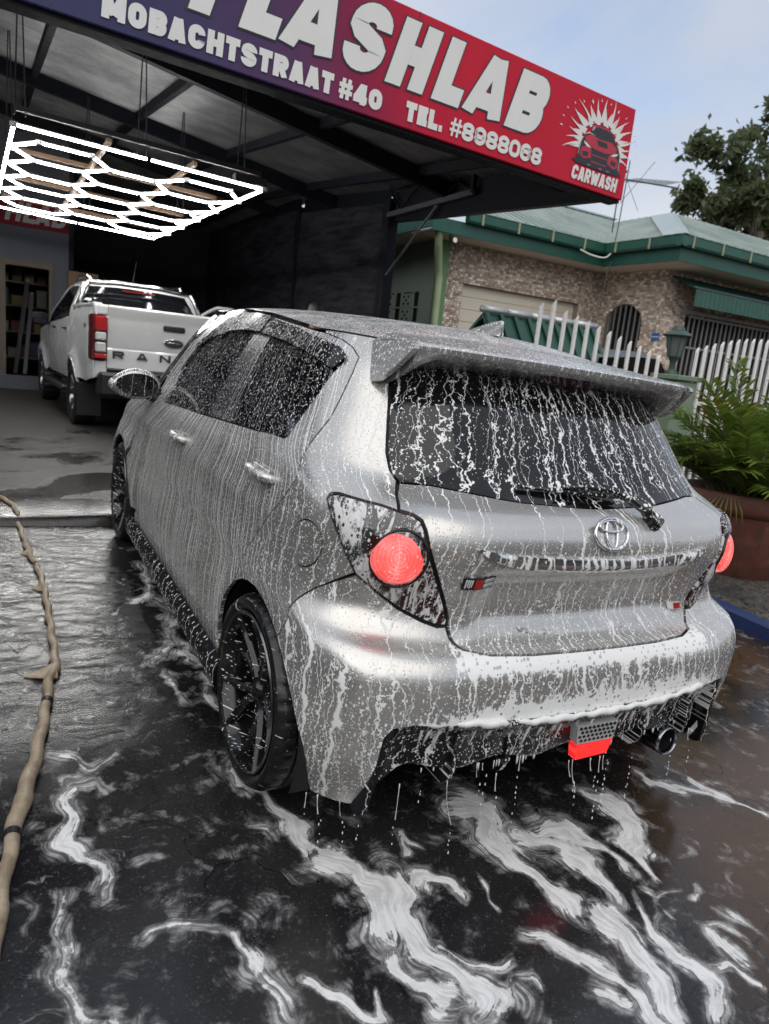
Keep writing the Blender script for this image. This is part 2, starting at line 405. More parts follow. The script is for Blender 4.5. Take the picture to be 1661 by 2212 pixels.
def wet_apron():
    m, g = newmat('wet_apron')
    pos = g.n('ShaderNodeNewGeometry').outputs['Position']
    F = g.attr('foam')['Fac']; al = g.attr('along')['Fac']; ac = g.attr('across')['Fac']
    x, y, z = g.xyz(pos)
    # marbling drawn out along the run-off
    wv = g.noise(pos, 5.0, 2, .5, 0.2, color=True); wv = g.v('SUBTRACT', wv, (.5, .5, .5))
    wx, wy, wz = g.xyz(wv)
    fa = g.comb(g.m('ADD', g.m('MULTIPLY', al, 4.5), g.m('MULTIPLY', wx, 1.2)), g.m('ADD', g.m('MULTIPLY', ac, 46.0), g.m('MULTIPLY', wy, 2.5)), 0.0)
    st = g.noise(fa, 1.0, 5, .6, .15, dim='2D')
    fb = g.comb(g.m('ADD', g.m('MULTIPLY', al, 10.0), g.m('MULTIPLY', wx, 2.0)), g.m('ADD', g.m('MULTIPLY', ac, 90.0), g.m('MULTIPLY', wy, 5.0)), 3.0)
    st2 = g.noise(fb, 1.0, 4, .6, .1, dim='2D')
    cur = g.noise(g.v('ADD', pos, g.v('SCALE', wv, scale=.12)), 12.0, 5, .62, .15)
    det = g.noise(g.v('ADD', pos, g.v('SCALE', wv, scale=.03)), 55.0, 5, .72)
    mixn = g.m('ADD', g.m('ADD', g.m('MULTIPLY', st, .36), g.m('MULTIPLY', cur, .30)), g.m('ADD', g.m('MULTIPLY', st2, .12), g.m('MULTIPLY', det, .22)))
    fld = g.m('ADD', F, g.m('MULTIPLY', g.m('SUBTRACT', mixn, .5), 2.3))
    solid = g.m('MULTIPLY', g.ss(.60, .72, fld), g.m('MULTIPLY_ADD', g.ss(.38, .6, g.m('ADD', g.m('MULTIPLY', st2, .5), g.m('MULTIPLY', cur, .5))), .32, .70))
    pin = g.voro(g.v('ADD', pos, g.v('SCALE', wv, scale=.02)), 60.0, dim='3D'); solid = g.m('MULTIPLY', solid, g.ss(.02, .07, g.m('ADD', pin['Distance'], g.m('MULTIPLY', g.ss(.10, .14, g.xyz(pin['Color'])[0]), 1.0))))
    film = g.m('MULTIPLY', g.ss(.06, .75, g.m('ADD', F, g.m('MULTIPLY', g.m('SUBTRACT', cur, .5), 2.2))), g.m('MULTIPLY_ADD', g.ss(.36, .66, st2), .50, .14))
    # scum: torn flecks scattered over the wet floor
    where = g.ss(.48, .66, g.noise(pos, 2.6, 4, .6, .3))
    fl = g.noise(g.v('ADD', pos, g.v('SCALE', wv, scale=.3)), 26.0, 5, .7, .3)
    near = g.ss(1.9, .8, y)
    scm = g.m('MULTIPLY', g.m('MULTIPLY', g.ss(.58, .70, fl), where), near)
    bub = g.voro(pos, 95.0, dim='3D'); bb = g.m('MULTIPLY', g.ss(.13, .08, bub['Distance']), g.ss(.90, .93, g.xyz(bub['Color'])[0]))
    bb = g.m('MULTIPLY', bb, g.m('MULTIPLY', near, .5))
    foam = g.m('MINIMUM', g.m('MAXIMUM', g.m('MAXIMUM', solid, film), g.m('MAXIMUM', g.m('MULTIPLY', scm, .24), bb)), 1.0)
    # wet concrete underneath
    n1 = g.noise(pos, 1.3, 5, .6, .4); n2 = g.noise(pos, 35.0, 5, .65)
    base = g.mix(g.ss(.42, .68, n1), (.010, .010, .011), (.020, .020, .020))
    rust = g.m('MULTIPLY', g.ss(.34, .56, g.noise(g.v('ADD', pos, (4.0, 2.0, 0)), 1.6, 5, .62, .3)), g.ss(.1, .75, g.m('SUBTRACT', x, g.m('MULTIPLY', y, .5))))
    base = g.mix(g.m('MULTIPLY', rust, .9), base, (.075, .042, .022))
    base = g.mix(g.m('MULTIPLY', n2, .4), base, g.v('SCALE', base, scale=1.8))
    crk = g.voro(g.v('ADD', pos, g.v('SCALE', wv, scale=.5)), 1.1, 'DISTANCE_TO_EDGE', '3D')['Distance']
    base = g.mix(g.m('MULTIPLY', g.ss(.010, .0, crk), .7), base, (.004, .004, .004))
    grit_sparkle = g.voro(pos, 210.0, dim='3D'); base = g.mix(g.m('MULTIPLY', g.ss(.90, .96, g.xyz(grit_sparkle['Color'])[0]), .32), base, (.09, .085, .08))  # pale grit grains; their bright colour also stands in for wet sparkle
    rough = g.mixf(g.ss(.42, .62, g.noise(pos, 4.0, 5, .65)), .05, .22)
    left = g.m('MULTIPLY', g.ss(-.80, -1.05, x), g.ss(.7, 1.3, y))
    rough = g.mixf(left, rough, .09)
    rip = g.noise(g.comb(g.m('ADD', g.m('MULTIPLY', x, 7.0), g.m('MULTIPLY', wx, 3.0)), g.m('ADD', g.m('MULTIPLY', y, 17.0), g.m('MULTIPLY', wy, 3.0)), 0.0), 1.0, 5, .66, .8, dim='2D')
    h = g.m('ADD', g.m('MULTIPLY', rip, g.m('MULTIPLY_ADD', left, .85, .05)), g.m('MULTIPLY', g.noise(pos, 160.0, 3, .6), g.m('MULTIPLY_ADD', left, .05, .045)))
    wet = g.bsdf(Base_Color=base, Roughness=rough)
    right = g.ss(.25, .9, g.m('SUBTRACT', x, g.m('MULTIPLY', y, .35)))
    g.put(wet.inputs['Specular IOR Level'], g.mixf(left, g.mixf(right, .42, .28), .6)); g.put(wet.inputs['Roughness'], g.mixf(right, rough, .14))
    g.put(wet.inputs['Normal'], g.bump(h, .55, .012))
    fo = g.bsdf(Base_Color=(.80, .79, .77), Roughness=.3)
    g.put(fo.inputs['Normal'], g.bump(g.m('ADD', foam, g.m('MULTIPLY', det, .3)), .35, .006))
    g.out(g.mixsh(foam, wet.outputs[0], fo.outputs[0]))
wet_apron(); apron()

# bay slab with a worn lip, drain-dark joint
def slab_mat():
    m, g = newmat('bay_floor')
    pos = g.n('ShaderNodeNewGeometry').outputs['Position']; x, y, z = g.xyz(pos)
    n1 = g.noise(pos, .9, 5, .62, .5); n2 = g.noise(pos, 14.0, 5, .65, .3)
    wetm = g.ss(.44, .60, g.m('ADD', n1, g.m('MULTIPLY', g.m('SUBTRACT', 5.2, y), .05)))
    c = g.mix(g.ss(.35, .7, n2), (.034, .031, .029), (.068, .060, .054)); c = g.mix(wetm, c, g.v('SCALE', c, scale=.5))
    c = g.mix(g.m('MULTIPLY', g.ss(.55, .75, g.noise(g.v('ADD', pos, (7, 3, 0)), 1.7, 5, .6)), .5), c, (.10, .055, .035))
    r = g.mixf(wetm, .55, .14)
    h = g.m('ADD', g.m('MULTIPLY', n2, .3), g.m('MULTIPLY', g.noise(g.comb(g.m('MULTIPLY', x, 9.0), g.m('MULTIPLY', y, 30.0), 0.0), 1.0, 4, .6, .6, dim='2D'), .7))
    b = g.bsdf(Base_Color=c, Roughness=r); g.put(b.inputs['Normal'], g.bump(h, .35, .008)); g.out(b.outputs[0])
slab_mat()
def slab():
    xs = np.linspace(-14, 3.62, 60); vs = []; fs = []
    prof = [(3.335, None, .001), (3.35, None, .012), (3.375, None, .030), (3.40, -.006, None), (3.43, 0, None), (3.9, 0, None), (6, 0, None), (10, 0, None), (17.5, 0, None)]
    for (yy, zz, up) in prof:
        for xx in xs:
            a = apz(xx, yy); w = .008 * sin(xx * 5) + .006 * sin(xx * 13)
            vs.append((xx, yy + (w if yy < 3.5 else 0), zz if zz is not None else a + (0 - a) * (0.0 if up < .01 else .35 if up < .02 else .75) + .0005))
    n = len(xs)
    for j in range(len(prof) - 1):
        for i in range(n - 1): fs.append((j * n + i, j * n + i + 1, (j + 1) * n + i + 1, (j + 1) * n + i))
    o = mesh_obj('bay_floor', vs, fs, 'bay_floor', smooth=True, sharp=30); prop(o, kind='structure')
slab()
# planting bed, kerb and yard on the right
def gravel_mat():
    m, g = newmat('gravel')
    pos = g.n('ShaderNodeNewGeometry').outputs['Position']
    v = g.voro(pos, 38.0, dim='3D'); cr = g.xyz(v['Color'])
    c = g.mix(cr[0], (.035, .030, .026), (.12, .105, .09)); c = g.mix(g.ss(.4, .7, g.noise(pos, 3.0, 4)), c, g.v('SCALE', c, scale=.4))
    b = g.bsdf(Base_Color=c, Roughness=.8); g.put(b.inputs['Normal'], g.bump(v['Distance'], .8, .02)); g.out(b.outputs[0])
gravel_mat()
prop(mesh_obj('gravel_bed', [(2.72, -3, -.33), (5.0, -3, -.36), (5.0, 4.28, -.20), (2.72, 4.28, -.20)], [(0, 1, 2, 3)], 'gravel'), kind='structure')
def pebbles():
    m = MB(); r = np.random.default_rng(3)
    ico = [(0, 0, 1), (.9, 0, .3), (.28, .85, .3), (-.72, .5, .3), (-.72, -.5, .3), (.28, -.85, .3), (.72, .5, -.4), (-.28, .85, -.4), (-.9, 0, -.4), (-.28, -.85, -.4), (.72, -.5, -.4)]
    fc = [(0, 1, 2), (0, 2, 3), (0, 3, 4), (0, 4, 5), (0, 5, 1), (1, 6, 2), (2, 7, 3), (3, 8, 4), (4, 9, 5), (5, 10, 1), (6, 7, 2), (7, 8, 3), (8, 9, 4), (9, 10, 5), (10, 6, 1)]
    for _ in range(2600):
        x, y = r.uniform(2.75, 4.4), r.uniform(.1, 3.2); s = r.uniform(.007, .022); a = r.uniform(0, 6.28); zz = -.33 + (y + 3) * .13 / 7.28 - (x - 2.72) * .012
        k = r.uniform(.6, 1.2); m.add([(x + s * (p[0] * cos(a) - p[1] * sin(a)), y + s * k * (p[0] * sin(a) + p[1] * cos(a)), zz + s * .6 * p[2] + s * .3) for p in ico], fc)
    prop(mesh_obj('loose_gravel', m.v, m.f, 'gravel'), 'loose dark gravel spread over the planting bed round the pot', 'gravel', kind='stuff')
pebbles()
plain('kerb_blue', (.018, .035, .115), .5, var=.3, scale=9, bump=.2)
m = MB(); ys = np.linspace(-3, 3.36, 30)
pr = [(2.615, -.02), (2.615, .085), (2.63, .10), (2.71, .10), (2.725, .085), (2.725, -.3)]
vs = [(x, y, apz(2.62, y) + z) for y in ys for x, z in pr]; n = len(pr)
m.add(vs, [(i * n + k, i * n + k + 1, (i + 1) * n + k + 1, (i + 1) * n + k) for i in range(29) for k in range(n - 1)])
prop(m.build('kerb', 'kerb_blue', smooth=True, sharp=30), kind='structure')
plain('yard_paving', (.13, .095, .07), .8, var=.25, scale=3, bump=.2)
prop(mesh_obj('yard', [(3.64, 4.3, -.12), (30, 4.3, -.12), (30, 30, -.10), (3.64, 30, -.10)], [(0, 1, 2, 3)], 'yard_paving'), kind='structure')
prop(mesh_obj('street_verge', [(5.0, -6, -.40), (30, -6, -.40), (30, 4.3, -.16), (5.0, 4.3, -.16)], [(0, 1, 2, 3)], 'yard_paving'), kind='structure')

# ------------------------------------------------------------------ fabric-wrapped hose on the ground
def hose_mat():
    m, g = newmat('hose_cloth')
    pos = g.n('ShaderNodeNewGeometry').outputs['Position']
    n = g.noise(pos, 14.0, 5, .65, .4); w = g.noise(g.v('MULTIPLY', pos, (300, 300, 300)), 1.0, 2)
    c = g.mix(g.ss(.3, .7, n), (.25, .19, .125), (.44, .355, .25)); c = g.mix(g.ss(.66, .8, n), c, (.12, .08, .05))
    c = g.mix(g.ss(.70, .78, g.noise(pos, 5.0, 3)), c, (.45, .42, .38))
    b = g.bsdf(Base_Color=c, Roughness=g.mixf(g.ss(.5, .6, g.noise(pos, 6.0, 3)), .28, .6)); g.put(b.inputs['Normal'], g.bump(g.m('ADD', w, g.m('MULTIPLY', n, 2.0)), .5, .004)); g.out(b.outputs[0])
hose_mat()
plain('hose_band', (.012, .012, .013), .4)
def hose():
    H = empty('wash_hose', (-1.34, 2.0, -.12), label='brown cloth-wrapped pressure hose lying across the wet ground', cat='hose')
    P = smooth_poly([(p[0], p[1]) for p in HOSE], .012, closed=False)
    L = np.r_[0, np.cumsum(np.linalg.norm(np.diff(P, axis=0), axis=1))]
    pts = []; rs = []; r = np.random.default_rng(5)
    saw = np.sort(np.concatenate([np.arange(0, L[-1], .13) + r.uniform(-.035, .035, len(np.arange(0, L[-1], .13))), [L[-1] + 1]]))
    big = np.interp(P[:, 1], [-.2, .45, .60, .75, 1.1, 1.35, 1.6, 3.2], [.023, .024, .031, .027, .022, .023, .019, .017])
    off = H.location
    for k, (x, y) in enumerate(P):
        j = np.searchsorted(saw, L[k]) - 1; ph = (L[k] - saw[max(j, 0)]) / max(saw[j + 1] - saw[max(j, 0)], .02) if j >= 0 else 0
        rr = big[k] * .80 * (1.05 - .10 * min(max(ph, 0), 1) ** .8)
        zz = max(apz(x, y), 0 if y > 3.43 else -9) + rr * .92
        pts.append((x - off[0] + .004 * sin(L[k] * 31), y - off[1], zz - off[2])); rs.append(rr)
    m = MB(); m.tube(pts, rs, 12); m.build('hose_sleeve', 'hose_cloth', H, smooth=True, sharp=50)
    for (x, y) in ((-1.379, 1.150), (-1.504, .481), (-1.335, 2.60)):
        k = int(np.argmin((P[:, 0] - x) ** 2 + (P[:, 1] - y) ** 2)); k = min(max(k, 2), len(P) - 3)
        mm = MB(); mm.tube([pts[k - 1], pts[k + 1]], rs[k] * 1.08, 12); mm.build('tie_band', 'hose_band', H, smooth=True, sharp=40)
    # torn ends of cloth standing off the sleeve
    for (bx, by, dx, dy, s) in ((-1.350, 2.80, -1, .12, .058), (-1.322, 2.27, -1, .16, .062), (-1.352, 1.39, -1, -.22, .110)):
        k = int(np.argmin((P[:, 0] - bx) ** 2 + (P[:, 1] - by) ** 2)); c = Vector(pts[k]); d = Vector((dx, dy, .05)).normalized(); t = Vector((0, 1, 0)); vs = []; fs = []
        nu, nv = 7, 7; H0 = .040 if s < .1 else .062
        for i in range(nu):
            u = i / (nu - 1); half = H0 * (1 - u) + .003
            for j in range(nv):
                q = -1 + 2 * j / (nv - 1)
                vs.append(c + d * (s * u - .006) + t * (half * q + .35 * H0 * u) + Vector((0, 0, .012 * (1 - u) + .006 * sin(2.2 * q + i * .7) * (1 - .5 * u) - .014 * u - .012 * abs(q) ** 2)))
        for i in range(nu - 1):
            for j in range(nv - 1): fs.append((i * nv + j, i * nv + j + 1, (i + 1) * nv + j + 1, (i + 1) * nv + j))
        up = [v + Vector((0, 0, .005)) for v in vs]; b = len(vs)
        mm = MB().add(vs + up, [f[::-1] for f in fs] + [tuple(b + i for i in f) for f in fs]); mm.build('torn_flap', 'hose_cloth', H, smooth=True)
hose()
# ------------------------------------------------------------------ wash bay canopy
plain('steel_navy', (.007, .008, .013), .6, var=.35, scale=4, bump=.1, Specular_IOR_Level=.18)
plain('steel_grey', (.10, .10, .11), .45, .3, var=.2, scale=6)
def zinc_mat():
    m, g = newmat('zinc')
    pos = g.n('ShaderNodeNewGeometry').outputs['Position']
    n = g.noise(pos, 2.2, 5, .6); sp = g.noise(pos, 30.0, 4, .7)
    c = g.mix(g.ss(.35, .7, n), (.22, .225, .235), (.36, .36, .365)); c = g.mix(g.m('MULTIPLY', g.ss(.6, .72, sp), .5), c, (.08, .06, .05))
    b = g.bsdf(Base_Color=c, Roughness=g.m('MULTIPLY_ADD', n, .2, .22), Metallic=.75); g.out(b.outputs[0])
zinc_mat()
def rz(x, y): return 3.15 + .153 * (3.28 - x) + .10 * (min(max(y, 3.0), 11.5) - 6.3)      # underside of the cross beams
CAN = empty('wash_bay_canopy', (3.3, 7.7, 0), label='dark steel carwash canopy with corrugated zinc roof over the white pickup', cat='canopy')
def part(mb, name, mat, parent=None, smooth=False, sharp=None):
    P = parent or CAN; root = P
    off = Vector((0, 0, 0)); q = P
    while q is not None: off += Vector(q.location); q = q.parent
    mb.v = [(v[0] - off.x, v[1] - off.y, v[2] - off.z) for v in mb.v]
    return mb.build(name, mat, P, smooth, sharp)
XL, XR = -6.5, 3.52
for yb in (4.3, 6.3, 9.7, 12.4):                     # cross beams that fall to the right
    m = MB(); m.beam((XL, yb, rz(XL, yb) + .09), (XR, yb, rz(XR, yb) + .09), .085, .18); part(m, 'cross_beam', 'steel_navy')
for xb in (-4.8, -3.5, -2.2, -.93, .35, 1.62, 2.9):  # purlins running back
    for (y0, y1) in ((3.75, 6.25), (6.35, 9.65), (9.75, 12.35), (12.45, 17.0)):
        m = MB(); m.beam((xb, y0, rz(xb, y0) + .15), (xb, y1, rz(xb, y1) + .15), .07, .10); part(m, 'purlin', 'steel_navy')
        if y0 > 6 and y0 < 9:
            m = MB(); m.box((xb, 6.42, rz(xb, 6.42) + .10), (.14, .10, .012)); part(m, 'beam_cleat', 'steel_grey')
def sheet(y0, y1):
    n = int(round((y1 - y0) / .1045)) * 8; ys = np.linspace(y0, y1, n + 1); xs = [XL, -3, 0, XR + .1]; vs = []; fs = []
    for y in ys:
        w = .022 * sin(2 * pi * (y - y0) / .1045)
        for x in xs: vs.append((x, y, rz(x, y) + .222 + w))
    k = len(xs); fs = [(j * k + i, j * k + i + 1, (j + 1) * k + i + 1, (j + 1) * k + i) for j in range(n) for i in range(k - 1)]
    part(MB().add(vs, fs), 'roof_sheet', 'zinc', smooth=True)
yy = 3.72
while yy < 17.0:
    sheet(yy, yy + .836); yy += .824
# right-hand eave: box beam under the edge, lattice truss, posts
m = MB(); m.beam((3.42, 3.72, 2.98), (3.42, 7.75, 3.24), .10, .38); part(m, 'eave_beam', 'steel_navy')
m = MB(); m.beam((3.42, 7.75, 3.10), (3.42, 17.0, 3.55), .10, .30); part(m, 'eave_beam', 'steel_navy')
m = MB(); m.beam((3.30, 5.72, 3.44), (3.30, 7.72, 3.45), .04, .05); part(m, 'truss_chord', 'steel_navy')
m = MB(); m.beam((3.30, 5.72, 3.13), (3.30, 7.72, 3.12), .045, .06); part(m, 'truss_chord', 'steel_grey')
for (a, za, b, zb) in ((5.75, 3.12, 5.75, 3.44), (5.78, 3.42, 6.4, 3.15), (6.4, 3.15, 6.9, 3.42), (6.9, 3.42, 7.4, 3.15), (5.80, 3.15, 6.35, 3.42), (7.4, 3.15, 7.7, 3.42)):
    m = MB(); m.beam((3.30, a, za), (3.30, b, zb), .022 if a != b else .05, .022 if a != b else .05); part(m, 'truss_web', 'steel_navy')
m = MB(); m.tube([(3.30, 6.47, 3.09), (3.30, 7.62, 2.33)], .016, 8); part(m, 'brace_rod', 'steel_grey', smooth=True, sharp=40)
for (y, w) in ((7.76, .20), (11.1, .13), (16.2, .13)):
    m = MB(); m.box((3.36, y, rz(3.36, y) / 2), (w * .8, w, rz(3.36, y) + .1), bev=.01); part(m, 'post', 'steel_navy')
for (ya, yb) in ((7.86, 11.03), (11.17, 16.9)):
    m = MB(); m.add([(3.40, ya, 3.1), (3.40, yb, 3.3), (3.40, yb, rz(3.4, yb) + .24), (3.40, ya, rz(3.4, ya) + .24), (3.41, ya, 3.1), (3.41, yb, 3.3), (3.41, yb, rz(3.4, yb) + .24), (3.41, ya, rz(3.4, ya) + .24)], [(0, 1, 2, 3), (7, 6, 5, 4), (0, 4, 5, 1)]); part(m, 'gap_sheet', 'steel_navy')  # dark sheet added above the cloth to shut out the bright sky gap
# shade cloth along the right side and at the back
def cloth_mat():
    m, g = newmat('shade_cloth')
    pos = g.n('ShaderNodeNewGeometry').outputs['Position']; x, y, z = g.xyz(pos)
    n = g.noise(g.v('MULTIPLY', pos, (1, 1.2, 9.0)), 1.4, 5, .6, .4)
    c = g.mix(g.ss(.3, .7, n), (.014, .015, .021), (.045, .045, .048))
    b = g.bsdf(Base_Color=c, Roughness=.8, Specular_IOR_Level=.1); g.put(b.inputs['Normal'], g.bump(g.noise(g.v('MULTIPLY', pos, (1, .8, 6.0)), 2.0, 4, .6), .6, .05)); g.out(b.outputs[0])
cloth_mat()
def cloth(p0, p1, z1, label):
    nu, nv = 60, 24; vs = []; fs = []; r = np.random.default_rng(int(p0[1] * 10))
    d = Vector((p1[0] - p0[0], p1[1] - p0[1], 0)); nrm = Vector((-d.y, d.x, 0)).normalized()
    for j in range(nv + 1):
        for i in range(nu + 1):
            u, v = i / nu, j / nv
            w = .035 * sin(u * 9 + v * 2) * (.3 + v * (1 - v) * 2) + .012 * sin(u * 31 + v * 17) + .02 * sin(v * 13 + u * 5)
            vs.append((p0[0] + d.x * u + nrm.x * w, p0[1] + d.y * u + nrm.y * w, .05 + (z1(u) - .05) * v))
    for j in range(nv):
        for i in range(nu): a = j * (nu + 1) + i; fs.append((a, a + 1, a + nu + 2, a + nu + 1))
    vb = [(x + nrm.x * .004, y + nrm.y * .004, z) for x, y, z in vs]; b = len(vs)
    o = mesh_obj('shade_cloth', vs + vb, fs + [tuple(b + k for k in f[::-1]) for f in fs], 'shade_cloth', smooth=True); prop(o, label, 'shade cloth', 'shade cloth walls of the wash bay')
cloth((3.33, 7.80), (3.33, 11.10), lambda u: 3.28 + .30 * u, 'black shade cloth stretched between the two nearest posts of the bay')
cloth((3.335, 11.09), (3.335, 17.0), lambda u: 3.60 + .25 * u, 'black shade cloth hung in the darker rear half of the bay side')

# ------------------------------------------------------------------ back of the bay
plain('wall_grey', (.115, .12, .14), .8, var=.10, scale=2, bump=.1)
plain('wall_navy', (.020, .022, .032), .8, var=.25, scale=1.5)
plain('wood_door', (.16, .080, .035), .55, var=.3, scale=5)
plain('wood_frame', (.13, .10, .07), .6, var=.2)
plain('wood_pale', (.13, .075, .04), .6, var=.25, scale=12)
W = empty('bay_back_wall', (-3, 13.6, 0), label='grey back wall of the bay with an open doorway on the left', cat='wall')
def bxp(name, x0, x1, y0, y1, z0, z1, mat, parent=None, bev=0.0):
    m = MB(); m.box(((x0 + x1) / 2, (y0 + y1) / 2, (z0 + z1) / 2), (x1 - x0, y1 - y0, z1 - z0), bev=bev); return part(m, name, mat, parent)
bxp('wall_panel', -14, -2.35, 13.5, 13.7, 0, 4.9, 'wall_grey', W); bxp('wall_panel', -2.35, -.42, 13.5, 13.7, 2.28, 4.9, 'wall_grey', W); bxp('wall_panel', -.42, -.15, 13.5, 13.7, 0, 4.9, 'wall_grey', W)
bxp('plinth', -14, -.15, 13.3, 13.5, 0, .25, 'wall_grey', W, .01)
for (a, b, c, d) in ((-1.27, -1.18, .25, 2.28), (-.42, -.47, .25, 2.28)): bxp('door_frame', min(a, b), max(a, b), 13.46, 13.72, c, d, 'wood_frame', W)
bxp('door_frame', -1.18, -.47, 13.46, 13.72, 2.18, 2.28, 'wood_frame', W)
bxp('wall_panel', -2.35, -1.27, 13.5, 13.7, 0, 2.28, 'wall_grey', W)
D = empty('wooden_door', (-.40, 13.42, .25), label='brown wooden door swung open beside the storeroom doorway', cat='door')
m = MB(); m.box((.09, 13.38, 1.23), (.52, .045, 1.96), bev=.006); part(m, 'door_leaf', 'wood_door', D)
for zc in (.75, 1.65): m = MB(); m.box((.09, 13.352, zc), (.36, .012, .70), bev=.004); part(m, 'door_panel', 'wood_door', D)
m = MB(); m.tube([(.29, 13.34, 1.2), (.29, 13.30, 1.2)], .02, 10); part(m, 'door_knob', 'steel_grey', D, True)
R = empty('rear_wall', (4, 17.4, 0), label='dark navy rear wall beyond the pickup', cat='wall')
bxp('wall_panel', -.2, 3.5, 17.0, 17.2, 0, 4.6, 'wall_navy', R); bxp('pilaster', 1.0, 1.35, 16.9, 17.0, 0, 4.2, 'wall_navy', R); bxp('side_return', -.15, -.05, 13.7, 17.0, 0, 4.8, 'wall_navy', R)
# storeroom behind the doorway
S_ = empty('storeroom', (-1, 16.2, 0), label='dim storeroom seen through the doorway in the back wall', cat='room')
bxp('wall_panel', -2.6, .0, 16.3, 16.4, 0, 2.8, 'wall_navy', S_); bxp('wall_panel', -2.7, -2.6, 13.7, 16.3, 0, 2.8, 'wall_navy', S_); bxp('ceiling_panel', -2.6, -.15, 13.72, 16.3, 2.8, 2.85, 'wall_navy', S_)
H = empty('storage_shelf', (-1, 15, 0), label='storage shelf with boxes and bottles inside the storeroom', cat='shelf')
for zc in (.5, 1.0, 1.5, 1.95): bxp('shelf_board', -1.4, -.35, 14.8, 15.2, zc, zc + .025, 'wood_frame', H)
for xc in (-1.4, -.37): bxp('shelf_post', xc, xc + .03, 14.8, 14.84, 0.25, 2.1, 'steel_grey', H)
cols = [('box_brown', (.25, .16, .09)), ('box_white', (.45, .45, .43)), ('box_red', (.30, .04, .03)), ('box_blue', (.05, .08, .20)), ('box_yellow', (.40, .30, .05))]
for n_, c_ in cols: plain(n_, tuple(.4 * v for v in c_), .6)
rb = random.Random(4)
lab = {'box_brown': 'brown cardboard', 'box_white': 'off white', 'box_red': 'dark red', 'box_blue': 'dark blue', 'box_yellow': 'dull yellow'}
tier = ['lowest', 'second', 'third', 'top']
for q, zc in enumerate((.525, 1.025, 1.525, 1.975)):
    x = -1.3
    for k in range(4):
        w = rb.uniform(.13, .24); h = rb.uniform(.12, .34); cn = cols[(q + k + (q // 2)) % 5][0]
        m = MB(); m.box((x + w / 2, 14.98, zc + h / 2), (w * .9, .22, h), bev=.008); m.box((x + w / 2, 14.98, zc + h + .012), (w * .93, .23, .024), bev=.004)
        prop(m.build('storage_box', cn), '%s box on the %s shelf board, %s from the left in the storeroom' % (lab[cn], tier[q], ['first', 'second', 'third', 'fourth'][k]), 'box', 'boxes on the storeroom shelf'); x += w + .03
def rail(xa, ya, za, xb, yb, zb, lbl):
    o = empty('leaning_rail', (xa, ya, za), label=lbl, cat='metal rail', group='rails leaning in the doorway')
    m = MB(); m.beam((xa, ya, za), (xb, yb, zb), .07, .035, bev=.004); part(m, 'rail_face', 'steel_grey', o)
    m = MB(); m.beam((xb, yb, zb), (xb + (xb - xa) * .03, yb, zb + .05), .08, .045); part(m, 'rail_cap', 'box_yellow', o)
rail(-1.02, 13.75, .26, -.80, 14.1, 1.95, 'longer grey metal rail leaning in the doorway, with yellow end'); rail(-.86, 13.75, .26, -.72, 14.1, 1.72, 'shorter grey metal rail leaning in the doorway')

